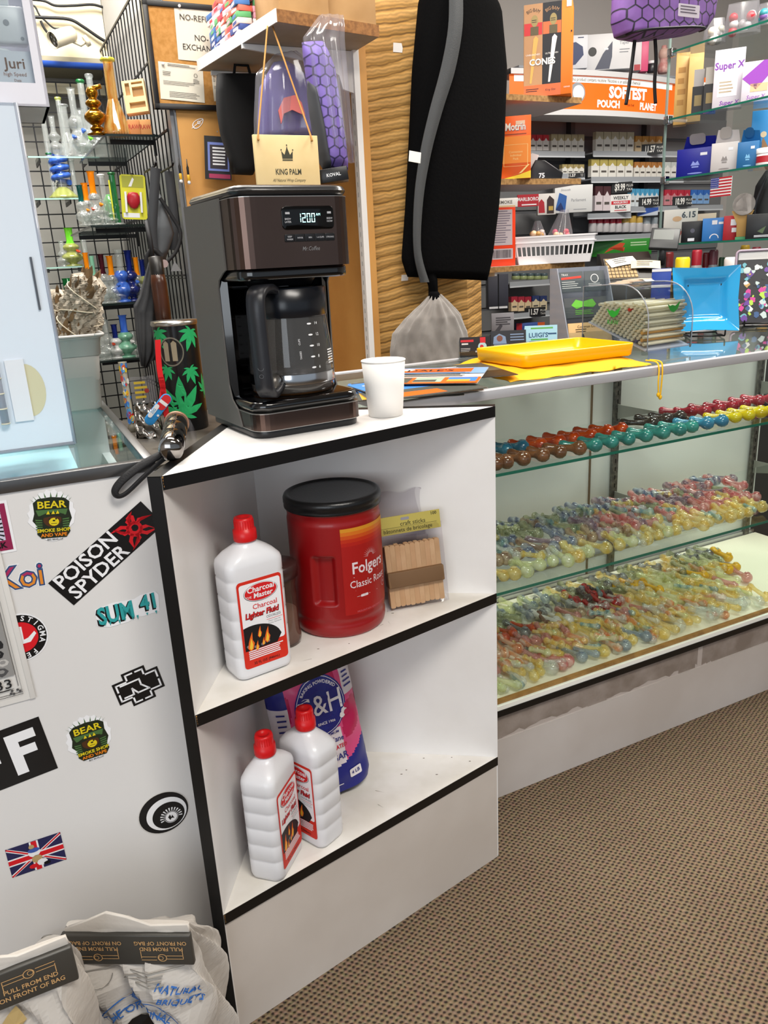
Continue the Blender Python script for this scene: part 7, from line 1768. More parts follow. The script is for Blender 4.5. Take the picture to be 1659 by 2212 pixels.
def paddle():
 M,w,h = onx(1579,416,1623,516,ZS[3],.03)
 t = thing('round_mirror_stand','tan stand topped by a flat grey disc on lowest tower shelf','display stand',M)
 q = MB(); q.prism([(-w * .24,h * .06),(w * .2,h * .06),(w * .22,h * .34),(w * .48,h * .62),(-w * .52,h * .62),(-w * .26,h * .34)],0,.012,M=TR(0,.012,0) @ FRONT,bev=.001); q.build('tan_stand',mat('tan board','#9c7a42',.6),t)
 q = MB(); q.disc(0,h * .75,w * .5,0,0,FRONT,28); q.cyl((0,.004,h * .75),(0,0,h * .75),w * .5,n=28); q.build('grey_disc',mat('disc grey','#a39c98',.4),t,TR(0,-.004,0))
 q = MB(); q.box(-w * .28,w * .24,0,.03,0,h * .06); q.build('green_base',mat('base green','#3f8a5c',.5),t)
paddle()
def backpack():
 M,w,h = onx(1622,366,1690,468,ZS[3],.10)
 t = thing('dark_backpack','dark soft backpack bulging behind the grey disc at right frame edge','bag',M)
 q = MB(); q.grid(lambda u,v: (w * .5 * math.cos(2 * PI * u) * interp([(0,.9),(.3,1),(.8,.8),(1,.3)],v),.05 + .05 * math.sin(2 * PI * u) * interp([(0,.9),(.3,1),(.8,.8),(1,.3)],v),h * v),30,14,closed=True); q.build('bag_body',mat('backpack black','#15161a',.7),t)
 q = MB(); q.tube(spline([(-w * .3,-.004,h * .2),(-w * .35,-.012,h * .5),(-w * .1,-.006,h * .9)],6),.004,6); q.build('strap',mat('backpack strap','#26282e',.7),t)
backpack()
# things on the side counter under the tower, seen over the clear bin
def stand(u0,v0,u1,v1,yl,z=.9312):
 P = FC.w(*at_y((u0 + u1) / 2,v1,yl)); P.z = z
 M,w,h = facing(u0,v0,u1,v1,P=P); P2 = at_p((u0 + u1) / 2,v0,P,fdir(math.atan2(P.x,P.y)))
 return M,w,P2.z - z
def canlike(u0,v0,u1,v1,label,cols,yl=.80,name='spray_can',cat='can',cap=.2):
 M,w,h = stand(u0,v0,u1,v1,yl)
 t = thing(name,label,cat,M); r = w / 2
 q = MB(); q.lathe([(0,0),(r * .96,0),(r,.004),(r,h * (1 - cap) - .01),(r * .8,h * (1 - cap))],20,M=TR(0,r,0)); q.build('can_body',mat('can ' + cols[0],cols[0],.35),t)
 q = MB(); q.lathe([(r * .82,h * (1 - cap) - .002),(r * .84,h * .97),(r * .7,h),(0,h)],20,M=TR(0,r,0)); q.build('cap',mat('can ' + cols[1],cols[1],.4),t)
 q = MB(); q.lathe([(r * 1.01,h * .45),(r * 1.01,h * .62)],20,M=TR(0,r,0)); q.lathe([(r * 1.01,h * .68),(r * 1.01,h * .72)],20,M=TR(0,r,0)); q.build('label_band',mat('can ' + cols[2],cols[2],.4),t)
canlike(1452,556,1488,640,'black can with wide bright yellow cap under the glass tower',('#121212','#dcc41c','#6a5a1c'),.72,cap=.26)
canlike(1424,545,1452,640,'amber and dark striped can under the tower left end',('#3a3020','#7a2a2a','#b38a2a'),.95)
canlike(1487,540,1512,640,'red and grey slim can under the tower beside yellow capped can',('#8e8a8c','#9a1c2c','#a8203a'),.84)
canlike(1511,546,1527,640,'deep red slim can under the tower',('#a01420','#5a0c14','#1c1c1e'),.88)
canlike(1524,540,1546,640,'silver blue banded can under the tower',('#8a9098','#6a3a44','#5a7aa0'),.86)
canlike(1546,556,1560,640,'dark green slim bottle under the tower',('#2a5a38','#1a3a24','#6a8a6a'),.84)
canlike(1552,556,1596,690,'white butane can with red mark standing behind the blue dish',('#d2c6c4','#e4e0e0','#b0323a'),.62,cap=.14)
for k,(a,b2,lb,c) in enumerate(((1590,1612,'orange and brown small can under the tower at right',('#5a4a3a','#c9962c','#a0522a')),(1614,1636,'purple labelled small can under the tower at right',('#3a2f4a','#8a2a3a','#c9b08a')),(1640,1662,'orange small can under the tower at frame edge',('#b5642a','#3a2a2a','#d9a04a')))): canlike(a,530 + 4 * k,b2,640,lb,c,.98)
def blue_boxes():
 M,w,h = stand(1407,581,1446,640,.70)
 t = thing('blue_carton_stack','royal blue box with white line under the tower left corner','box',M)
 q = MB(); q.box(-w / 2,w / 2,0,.05,0,h,bev=.001); q.build('box_body',mat('box royal deep','#1f3f9a',.4),t)
 q = MB(); q.rect(-w / 2,h * .72,w / 2,h * .76,0,0,FRONT); q.rect(-w / 2,h * .96,w / 2,h,0,0,FRONT); q.build('white_line',SWH,t,TR(0,-.0006,0))
blue_boxes()
def register():
 P = FC.w(*at_y(1365,640,.86)); P.z = .93
 M = Matrix.Translation(P) @ RZ(R(-30))
 M,w,h = facing(1316,545,1424,640,P=P,turn=10)
 h = at_p(1380,548,P,FC.y).z - P.z
 t = thing('cash_register','dark cash register with sloped paper strewn top behind the counter','cash register',M)
 W2 = w / 2
 q = MB(); q.prism([(0,0),(.26,0),(.26,h * 1.02),(.20,h * 1.02),(.0,h * .66)],-W2,W2,M=Matrix(((0,0,1,0),(1,0,0,0),(0,1,0,0),(0,0,0,1))),bev=.004); q.build('register_body',mat('register brown black','#2b2724',.45),t)
 q = MB(); q.box(-W2 * .98,W2 * .98,-.003,0,h * .08,h * .30,bev=.001); q.build('cash_drawer',mat('drawer black','#1a1816',.45),t)
 sl = math.atan2(h * .36,.20)
 q = MB(); q.box(-W2 * .9,W2 * .3,.01,.17,.0,.004); kb = q.build('keypad',mat('keypad grey','#6a6865',.5),t,TR(0,0,h * .66) @ RX(sl))
 q = MB()
 for i in range(8):
  for j in range(6): q.box(-W2 * .86 + i * W2 * .14,-W2 * .86 + i * W2 * .14 + W2 * .11,.015 + j * .025,.034 + j * .025,.004,.008)
 tag(q.build('keys',mat('key tan','#b59a72',.5),kb),kind='stuff')
 for k,(x,y,r_,c,lb) in enumerate(((-.02,.12,14,'#e8e6e2','white sheet of paper lying on the cash register'),(.055,.08,-8,'#d8c9ae','cream slip of paper lying on the cash register right side'))):
  s = thing('paper_slip',lb,'paper',M @ TR(0,0,h * .66 + .012 + .004 * k) @ RX(sl) @ TR(x,y,0) @ RZ(R(r_)))
  q = MB(); q.grid(lambda u,v: (-.05 + .1 * u,-.03 + .06 * v,.003 * math.sin(3 * u)),6,2); q.grid(lambda u,v: (-.05 + .1 * u,-.03 + .06 * v,.003 * math.sin(3 * u) - .0005),6,2); q.build('slip',mat('slip ' + c,c,.6),s)
  q = MB(); q.bars(-.03,-.02,.03,.02,3,.0045,0,None,.3); q.build('slip_print',mat('slip ink','#8a8680',.6),s)
 M2,w2,h2 = facing(1402,486,1462,536,yl=.90)
 t = thing('card_terminal','grey tilted card terminal screen on a stand behind the cash register','card terminal',M2)
 q = MB(); q.box(-w2 / 2,w2 / 2,0,.02,0,h2,bev=.003); q.build('terminal_body',mat('terminal grey','#3b3c3e',.4),t,RX(R(-28)) @ RY(R(6)))
 q = MB(); q.rect(-w2 * .4,h2 * .42,w2 * .3,h2 * .9,0,0,FRONT); q.build('screen',mat('dull screen','#6d716f',.3),t,RX(R(-28)) @ RY(R(6)) @ TR(0,-.0006,0))
 q = MB(); q.tube([(0,.02,.01),(0,.04,-.05),(0,.05,-.93 + .0 + .9)],.012,8); q.cyl((0,.05,-.03),(0,.05,at_y(1430,536,.90).z * -1 + .9315),.014,n=10); q.build('stand_stem',mat('terminal grey','#3b3c3e',.4),t)
register()
def hanging_purple():
 yl = .30
 t = thing('hanging_purple_bag','purple hexagon quilted bag hanging upside at top of frame with black cords','bag',FC.m(0,yl,0))
 o = px_outline([(1335,-130),(1333,-30),(1331,45),(1340,75),(1372,88)],[(1545,-130),(1542,-30),(1530,40),(1510,68),(1480,74)],yl)
 def f(u,v):
  (xl,zl),(xr,zr) = o(v); a = 2 * PI * u; c,s = math.cos(a),math.sin(a)
  r = (abs(c) ** 3 + abs(s) ** 3) ** (-1 / 3)
  return ((xl + xr) / 2 + (xr - xl) / 2 * max(-1,min(1,c * r)),-.055 * interp([(0,.8),(.8,1),(1,.55)],v) * s * r,(zl + zr) / 2 + (zr - zl) / 2 * c)
 m = hexcloth('purple hexagon quilt',.030,'#1c1528','#7d569f',.08)
 q = MB(); q.grid(f,60,20,closed=True); q._add([f(i / 40,1) for i in range(40)],[list(range(40))]); q.build('quilted_body',m,t)
 q = MB(); pts = [f(u,.80) for u in [.02 + .46 * k / 20 for k in range(21)]]; q.tube([(p[0],p[1] - .002,p[2]) for p in pts],.003,6); q.build('zip',mat('black zip','#17131c',.5),t)
 P = at_y(1487,24,yl - .058); q = MB(); q.prism(rr(P.x - .033,P.z - .013,P.x + .033,P.z + .013,.002),0,.001,M=TR(0,-.0595,0) @ FRONT); lb = q.build('sewn_label',mat('label lilac white','#d5ccd8',.5),t)
 q = MB(); q.bars(P.x - .028,P.z - .009,P.x + .028,P.z + .009,3,0,0,TR(0,-.061,0) @ FRONT,.35); q.build('label_print',mat('label ink','#5a5060',.5),lb)
 for pts in (((1372,80),(1366,130),(1358,190),(1352,226)),((1415,84),(1417,130),(1414,180),(1416,224))):
  P = [at_y(u,v,yl) for u,v in pts]; q = MB(); q.tube(spline([(p.x,0,p.z) for p in P],6),.0042,7); q.build('black_cord',mat('black cord','#0f0e12',.7),t)
 q = MB(); a = o(0); q.tube([((a[0][0] + a[1][0]) / 2 - .05,0,a[0][1]),((a[0][0] + a[1][0]) / 2 - .02,0,2.7)],.003,6); q.tube([((a[0][0] + a[1][0]) / 2 + .05,0,a[0][1]),((a[0][0] + a[1][0]) / 2 + .02,0,2.7)],.003,6); q.build('ceiling_cord',mat('black cord','#0f0e12',.7),t)
hanging_purple()
# ================================================================ glass room behind the left counter
def soffit():
 z0 = at_y(180,128,2.12).z
 b = MB(); b.box(-2.6,-.24,2.10,2.34,z0,2.7); struct(b.build('wall_soffit',mat('cream beam paint','#d8cba9',.6,var='#cfc1a0',vs=3),None,FC.m()))
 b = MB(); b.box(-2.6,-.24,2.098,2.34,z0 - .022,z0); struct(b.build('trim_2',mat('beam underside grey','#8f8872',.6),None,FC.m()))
 q = MB()
 zz = at_y(240,50,2.10)
 for k in range(3): q.cyl((zz.x + .012,2.099,zz.z + .10 - .07 * k),(zz.x + .012,2.092,zz.z + .10 - .07 * k),.007,n=10)
 tag(q.build('beam_bolts',mat('painted bolt','#cbbf9f',.6),None,FC.m()),'row of painted round bolt heads on the cream beam','bolts')
 a = at_y(180,142,2.06)
 q = MB(); q.cyl((-2.4,0,0),(-.25,0,0),.011,n=14); tag(q.build('blue_pipe',mat('blue conduit','#23499c',.4),None,FC.m(0,2.06,a.z)),'blue painted pipe running under the cream beam','pipe')
soffit()
def cable(pts,r,label,yl=2.08):
 P = [at_y(u,v,yl) for u,v in pts]
 q = MB(); q.tube(spline([(p.x,yl,p.z) for p in P],7),r,7)
 tag(q.build('cable',mat('black cable','#121214',.5),None,FC.m()),label,'cable','cables on the beam')
cable([(60,37),(100,38),(150,42),(180,58),(215,82),(245,98),(275,106),(310,99)],.0055,'black cable sagging right of the camera to the cork board')
cable([(60,-2),(95,2),(120,12),(160,12),(200,10),(235,17),(262,2)],.0045,'black cable along the very top of the cream beam')
cable([(60,9),(75,14),(85,32),(98,45),(115,60),(130,62)],.0032,'thin black cable dropping to the white camera')
cable([(88,45),(95,60),(106,75),(112,82)],.0045,'short black and orange plug lead beside the white camera')
def camera_thing():
 P = FC.w(*at_y(140,78,2.02))
 t = thing('security_camera','small white bullet security camera fixed to the cream beam','camera',Matrix.Translation(P) @ RZ(R(-38)) @ RX(R(22)))
 q = MB(); q.lathe([(0,-.040),(.018,-.040),(.024,-.034),(.026,-.02),(.027,.040),(.0275,.056),(.0255,.056),(.025,.040)],28,M=RX(PI / 2)); q.build('camera_shell',mat('camera cream','#d5cab2',.4),t)
 q = MB(); q.cyl((0,-.046,0),(0,-.030,0),.0252,n=24); q.build('front_glass',mat('camera black','#0c0c0e',.15),t)
 q = MB()
 for x,z in ((-.009,.010),(.009,.010),(-.009,-.010),(.009,-.010),(0,0)): q.cyl((x,-.0460,z),(x,-.0475,z),.0042,n=10)
 tag(q.build('infra_red_leds',mat('led grey','#77777c',.2),t),kind='stuff')
 q = MB(); q.tube([(0,.02,-.02),(.012,.04,-.040),(.030,.055,-.035)],.006,8); q.cyl((.028,.05,-.035),(.034,.062,-.033),.018,n=16); q.build('mount',mat('camera cream','#d5cab2',.4),t)
camera_thing()
# wire grids
WIRE = mat('black wire grid','#17171a',.45,.4)
def grid_back():
 t = thing('back_grid_panel','black wire grid panel across the rear of the glass room','wire grid',FC.m(0,2.16,0))
 zt = at_y(160,180,2.16).z
 for k in range(30):
  x = -1.55 + .0508 * k
  if x > -.245: continue
  q = MB(); q.box(x - .0022,x + .0022,-.0022,.0022,.45,zt); q.build('wire',WIRE,t)
 for k in range(28):
  z = zt - .0508 * k
  q = MB(); q.box(-1.56,-.245,-.005,-.0015,z - .0022,z + .0022); q.build('wire',WIRE,t)
 q = MB(); q.box(-1.6,-.245,.03,.045,zt - .03,zt + .008); q.build('cream_rail',mat('cream rail','#cfc5a8',.6),t)
grid_back()
def grid_side():
 t = thing('side_grid_panel','black wire grid panel along the grey partition toward the shop','wire grid',FC.m(-.262,0,0))
 zt = 2.0
 for k in range(19):
  y = 1.21 + .0508 * k
  q = MB(); q.box(-.0018,.0018,y - .0018,y + .0018,.45,zt); q.build('wire',WIRE,t)
 for k in range(7):
  z = zt - .20 * k
  q = MB(); q.box(-.006,-.0015,1.2,2.14,z - .0025,z + .0025); q.build('wire',WIRE,t)
 for k in range(34):
  z = .48 + .0508 * k
  if k % 4 == 2:
   q = MB(); q.box(-.005,-.0015,1.2,2.14,z - .0012,z + .0012); q.build('wire',WIRE,t)
grid_side()
def lshelf(u0,u1,v,yf,dp,label,dark=True):
 a,c = at_y(u0,v,yf),at_y(u1,v,yf); z = (a.z + c.z) / 2
 x1 = min(c.x,-.272); x0 = a.x
 t = thing('side_glass_shelf',label,'shelf',FC.m(0,yf,z),'glass shelves on the side grid')
 q = MB(); q.box(x0,x1,0,dp,-.006,0); q.build('glass_plate',glass('smoked shelf glass','#dfe5e4',rough=.02,body='#a9b1b0',bodymix=.22),t)
 q = MB(); q.box(x0,x1,-.0008,0,-.0062,.0002); q.box(x0 - .0008,x0,0,dp,-.0062,.0002); q.build('polished_edge',mat('dark glass edge','#16201e',.2),t)
 for y in (.06,dp - .06):
  q = MB(); q.box(x0 + .02,-.2690,y - .002,y + .002,-.020,-.0062); q.box(-.276,-.2690,y - .006,y + .006,-.05,.01); q.build('shelf_bracket',WIRE,t)
 return z,yf
G1 = lshelf(228,360,290,1.30,.62,'upper glass shelf on side grid carrying the gold and amber bongs')
G2 = lshelf(196,330,485,1.36,.55,'second glass shelf on side grid carrying the green and red items')
G3 = lshelf(178,325,655,1.40,.55,'third glass shelf on side grid carrying blue and orange bongs')
G4 = lshelf(210,330,775,1.40,.50,'lowest glass shelf on side grid carrying the blue and green rig')
# rear shelves that carry the things against the back grid
def rshelf(u0,u1,v,label):
 a,c = at_y(u0,v,1.98),at_y(u1,v,1.98); z = (a.z + c.z) / 2
 t = thing('rear_glass_shelf',label,'shelf',FC.m(0,1.98,z),'glass shelves on the back grid')
 q = MB(); q.box(a.x,c.x,0,.17,-.005,0); q.build('glass_plate',GLASSC,t)
 q = MB(); q.box(a.x,c.x,-.0008,0,-.005,.0002); q.build('polished_edge',mat('pale glass edge','#9fc4b8',.2),t)
 for x in (a.x + .04,c.x - .04):
  q = MB(); q.box(x - .002,x + .002,.02,.178,-.018,-.005); q.build('shelf_bracket',WIRE,t)
 return z,1.99
B1 = rshelf(60,215,338,'rear glass shelf behind the gold bong carrying clear bongs')
B2 = rshelf(60,178,428,'rear glass shelf carrying the blue coil bong')
B3 = rshelf(80,205,576,'rear glass shelf carrying the lime topped rig')
CLG = pipe_glass('bong clear','#f1f4f2','#e2e8e5',.16,30); BGOLD = mat('gold metallic glass','#b07a1c',.12,.9,var='#7a4f10',vs=9); AMB = pipe_glass('bong amber','#f7d27a','#e08f1c',.30,14)
GC = {k: pipe_glass('bong ' + k,c,d,b) for k,c,d,b in (('orange','#f0931e','#e8860f',.85),('blue','#4a78d8','#3a63c4',.85),('navy','#1c2a78','#16205c',.8),('mint','#8fc9ac','#7ab898',.75),('lime','#7fe03f','#6ac92f',.85),('green','#1f7a3f','#17602f',.8),('yellow','#d9d23a','#c9c22a',.7),('white','#e8e8e6','#d8d8d6',.8),('maroon','#4a1a24','#34121a',.8),('red','#d0481e','#b83a14',.8),('olive','#c9cf7a','#b8bf62',.5),('teal','#1c5f5a','#144a46',.8))}
def lathe_part(t,nm,prof,m,M=None,n=20):
 q = MB(); q.lathe(prof,n); return q.build(nm,m,t,M)
def bong(u,vt,vb,shelf,label,shape='beaker',tube=None,rim=None,base=None,bowl=None,wpx=None,tilt=0,grp=None):
 z,ys = shelf
 P = FC.w(*at_y(u,vb,ys + .04)); P.z = z + .0006
 M,w,h = facing(u - (wpx or 30) / 2,vt,u + (wpx or 30) / 2,vb,P=P)
 t = thing('glass_bong',label,'bong',M @ RY(R(tilt)),grp); r = w / 2
 tm = tube if tube is not None else CLG; bm_ = base if base is not None else CLG
 if shape == 'beaker':
  lathe_part(t,'base_flask',[(0,.001),(r * .95,.001),(r,h * .02),(r * .96,h * .06),(r * .42,h * .42),(r * .34,h * .47)],bm_); lathe_part(t,'neck_tube',[(r * .34,h * .46),(r * .33,h * .97)],tm)
  lathe_part(t,'mouth_ring',[(r * .33,h * .955),(r * .46,h * .96),(r * .50,h * .975),(r * .46,h),(r * .30,h)],GC[rim] if rim else tm)
 elif shape == 'straight':
  lathe_part(t,'base_disc',[(0,0),(r,0),(r,h * .03),(r * .45,h * .05)],bm_); lathe_part(t,'neck_tube',[(r * .45,h * .04),(r * .45,h * .3),(r * .52,h * .34),(r * .45,h * .38),(r * .42,h * .97)],tm)
  lathe_part(t,'mouth_ring',[(r * .42,h * .95),(r * .54,h * .965),(r * .54,h * .99),(r * .42,h)],GC[rim] if rim else tm)
 elif shape == 'bubble':
  lathe_part(t,'base_disc',[(0,0),(r * .8,0),(r * .8,h * .03),(r * .35,h * .06),(r * .35,h * .10)],bm_); lathe_part(t,'bubble_body',[(r * .35,h * .09)] + [(r * (.35 + .65 * math.sin(PI * k / 12)),h * (.09 + .30 * k / 12)) for k in range(1,12)] + [(r * .4,h * .40)] + [(r * (.4 + .35 * math.sin(PI * k / 8)),h * (.40 + .2 * k / 8)) for k in range(1,9)],bm_)
  lathe_part(t,'neck_tube',[(r * .4,h * .59),(r * .3,h * .66),(r * .34,h * .97),(r * .44,h)],tm)
 elif shape == 'knobs':
  pr = [(0,0),(r * .9,0),(r * .95,h * .03),(r * .4,h * .07)]
  for z0,z1,k_ in ((.07,.20,.62),(.20,.55,1.0),(.55,.75,.72),(.75,.97,.55)):
   pr += [(r * (.34 + (k_ - .34) * math.sin(PI * j / 8)),h * (z0 + (z1 - z0) * j / 8)) for j in range(1,9)]
  lathe_part(t,'knobbed_body',pr,bm_); q = MB(); q.tube([(0,0,h * .94),(r * .5,0,h * .98),(r * .9,0,h * 1.0)],r * .22,8); q.build('mouth_tube',bm_,t)
 elif shape == 'coil':
  lathe_part(t,'base_disc',[(0,0),(r,0),(r,h * .05),(r * .9,h * .07),(r * .45,h * .22),(r * .3,h * .26)],bm_)
  lathe_part(t,'clear_neck',[(r * .3,h * .25),(r * .34,h * .42)],CLG)
  q = MB(); q.tube([(r * .50 * math.cos(a),r * .50 * math.sin(a),h * .36 + h * .60 * a / (7 * PI)) for a in [7 * PI * k / 70 for k in range(71)]],r * .19,8); q.build('coil_tube',tm,t)
 if bowl:
  q = MB(); q.tube([(0,-r * .2,h * .14),(r * .5,-r * .7,h * .36)],r * .12,8); s = q.build('downstem',CLG,t)
  q = MB(); q.lathe([(r * .10,0),(r * .24,h * .05),(r * .20,h * .06),(r * .06,h * .01)],12,M=TR(r * .52,-r * .72,h * .35) @ RX(R(25)) @ RY(R(25))); q.build('bowl',GC[bowl],s)
 return t
UP = 'bongs in the glass room'
bong(254,126,288,G1,'tall amber beaker bong with lime yellow mouth on the upper glass shelf','beaker',AMB,'yellow',AMB,wpx=62)
bong(213,186,300,G1,'shiny gold knobbed bong on upper glass shelf left of amber beaker','knobs',BGOLD,None,BGOLD,wpx=46)
bong(196,172,330,B1,'clear bong with green mouth behind the gold bong','straight',CLG,'green',None,'white',wpx=34)
bong(216,160,330,B1,'clear tall bong peeping between the gold and amber bongs','straight',CLG,None,None,None,wpx=32)
bong(174,190,335,B1,'clear bong with dark mouth behind, left of the gold bong','bubble',CLG,None,None,'blue',wpx=44)
bong(152,226,338,B1,'clear beaker bong with blue bowl on rear shelf, left','beaker',CLG,None,None,'blue',wpx=48)
bong(186,235,338,B1,'clear stubby recycler bong low on the rear shelf','bubble',CLG,None,None,'lime',wpx=50)
bong(140,210,310,B1,'slim clear bong with olive print near acrylic case top','straight',CLG,'olive',None,None,wpx=26)
bong(106,240,336,B1,'slim clear and yellow printed bong right of white rack bin','straight',CLG,'olive',None,None,wpx=26)
bong(139,330,428,B2,'blue coil necked bong with yellow green base','coil',GC['blue'],None,GC['olive'],wpx=62)
bong(195,395,485,G2,'clear bubble bong with orange neck on second glass shelf, left','bubble',GC['orange'],None,None,'red',wpx=36)
bong(212,370,485,G2,'clear bubble bong with taller orange neck on second glass shelf','bubble',GC['orange'],None,None,'orange',wpx=40)
bong(183,400,480,G2,'dark teal and orange necked small bong on second glass shelf end','bubble',GC['teal'],None,None,'orange',wpx=34)
bong(256,372,484,G2,'dark green tubed bong between orange necks and green pack','straight',GC['green'],None,None,None,wpx=30)
bong(232,376,480,G2,'clear and white mouthed bong on second glass shelf','straight',CLG,'white',None,None,wpx=30)
bong(160,492,576,B3,'lime and white stacked rig with orange heart on yellow green base','bubble',GC['lime'],None,GC['olive'],'red',wpx=46)
for (u,vt,w_,tb,rm,bs,lb) in ((200,545,30,'orange',None,None,'bong with plain orange neck on third shelf, left'),(212,552,28,'mint',None,None,'bong with mint green neck on third shelf'),(232,548,34,'maroon','lime',None,'bong with maroon neck on third shelf'),(250,552,36,'orange','maroon',None,'bong with orange neck and dark mouth on third shelf middle'),(270,538,44,None,'blue','blue','clear wide bong with blue mouth on third shelf'),(290,540,40,'navy','white','navy','bong with navy neck and navy ball base on third shelf'),(305,555,30,'orange',None,None,'bong with orange neck on third shelf next to dark strap'),(318,560,30,'navy',None,'olive','small navy and pale green bong at right end of third shelf')):
 bong(u,vt,652,G3,lb,'bubble',GC[tb] if tb else CLG,rm,GC[bs] if bs else None,'blue' if u in (250,290) else None,wpx=w_)
bong(277,680,772,G4,'blue and mint stacked rig on lowest glass shelf','bubble',GC['blue'],None,GC['mint'],'white',wpx=44)
bong(256,700,772,G4,'small white and navy rig on lowest glass shelf','bubble',GC['navy'],None,GC['white'],None,wpx=34)
bong(238,690,770,G4,'clear brown tinted rig on lowest glass shelf behind grey bin','bubble',CLG,None,None,'red',wpx=36)
for k,(u,vt,vb,sh,shp,rm,w_) in enumerate(((120,330,425,B2,'straight','green',24),(165,345,426,B2,'straight',None,26),(124,250,336,B1,'bubble','blue',34),(205,240,336,B1,'bubble',None,40),(224,250,334,B1,'beaker',None,34),(225,430,484,G2,'bubble',None,34),(206,440,484,G2,'bubble','red',30),(243,440,484,G2,'bubble',None,30),(188,505,574,B3,'straight',None,28),(140,520,574,B3,'bubble','white',30),(222,590,652,G3,'bubble',None,34),(260,590,652,G3,'bubble','yellow',36),(190,600,652,G3,'bubble',None,30),(225,720,772,G4,'bubble',None,34),(294,715,772,G4,'bubble','white',28))):
 bong(u,vt,vb,sh,f'clear glass rig number {k} in the crowd',shp,CLG,rm,None,'white' if k % 3 == 0 else None,wpx=w_)
CW = ('slim green mouthed clear tube left of the blue coil bong','slim clear tube right of the blue coil bong','clear bubbled rig with blue mouth beside the acrylic case on rear shelf','clear bubbled rig right behind the gold bong foot','clear small beaker behind the amber beaker foot','clear round rig low behind the orange necked bongs','clear round rig with red mouth at left end of second shelf','clear round rig left of the green pod pack','slim clear tube right of the lime topped rig','clear round rig with white mouth left of the lime topped rig','clear round rig before the maroon necked bong','clear round rig with yellow mouth before the blue mouthed bong','clear round rig at left end of third shelf','clear round rig at left end of lowest glass shelf','clear round rig with white mouth at right end of lowest glass shelf')
for o in COL.objects:
 lb = o.get('label','')
 if lb.startswith('clear glass rig number'): o['label'] = CW[int(lb.split()[4])]
def green_tube():
 M,w,h = facing(146,600,180,665,yl=2.02); M.translation.z -= .05; h += .05
 t = thing('green_vase','dark green ribbed glass tube rising behind the sage bundles','vase',M)
 q = MB(); q.lathe([(0,0),(w * .45,0),(w * .5,.01),(w * .5,h * .95),(w * .54,h)],20); q.build('tube_wall',GC['green'],t)
 q = MB(); q.cyl((w * .15,-w * .5,0),(w * .15,-w * .5,h),w * .06,n=6); q.cyl((-w * .2,-w * .48,0),(-w * .2,-w * .48,h),w * .06,n=6); q.build('ribs',GC['green'],t)
 q = MB(); q.box(-.08,.08,-.03,.10,-.012,0); q.build('foot_plate',WIRE,t)
green_tube()
def stash_board():
 M,w,h = facing(276,187,322,262,P=FC.w(*at_y(300,262,G1[1] + .02)),turn=-12)
 t = thing('wooden_rolling_board','pale wooden board with cut out slots leaning on the upper glass shelf','tray',M @ TR(0,0,.024) @ RX(R(-12)) @ RY(R(-5)))
 q = MB()
 holes = [(.12,.55,.32,.92),(.42,.86,.92,.93),(.42,.48,.92,.78),(.2,.14,.92,.32)]
 xs = sorted({0,1,*[a for hh in holes for a in (hh[0],hh[2])]}); zs = sorted({0,1,*[a for hh in holes for a in (hh[1],hh[3])]})
 for i in range(len(xs) - 1):
  for j in range(len(zs) - 1):
   cx,cz = (xs[i] + xs[i + 1]) / 2,(zs[j] + zs[j + 1]) / 2
   if any(a < cx < c and b < cz < d for a,b,c,d in holes): continue
   q.box(w * (xs[i] - .5),w * (xs[i + 1] - .5),0,.012,h * zs[j],h * zs[j + 1])
 bmesh.ops.remove_doubles(q.bm,verts=q.bm.verts,dist=1e-5)
 q.build('slotted_face',mat('pale maple','#dcbf8f',.6),t)
 q = MB(); q.box(-w / 2,w / 2,.010,.022,0,h); q.build('board_back',mat('maple recess','#b98f5c',.6),t)
 for k,(a,b,lb,c) in enumerate(((279,303,'left','#c9824a'),(303,328,'right','#cf9256'))):
  P = FC.w(*at_y((a + b) / 2,288,G1[1] - .0 + .012)); P.z = G1[0] + .0006
  M,w,h = facing(a,258,b,288,P=P)
  t = thing('kraft_box',f'small orange brown cardboard box under the slotted wooden board, {lb}','box',M,'small kraft boxes')
  q = MB(); q.box(-w / 2,w / 2,0,.035,0,h,bev=.0008); q.build('box_body',mat('kraft ' + c,c,.6),t)
  q = MB(); q.text('RAW',h * .42,0,h * .5,0,0,TR(0,-.0006,0) @ RY(R(0)) @ FRONT,bold=.02,sx=.8); q.build('box_print',mat('kraft red','#b3402a',.6),t)
stash_board()
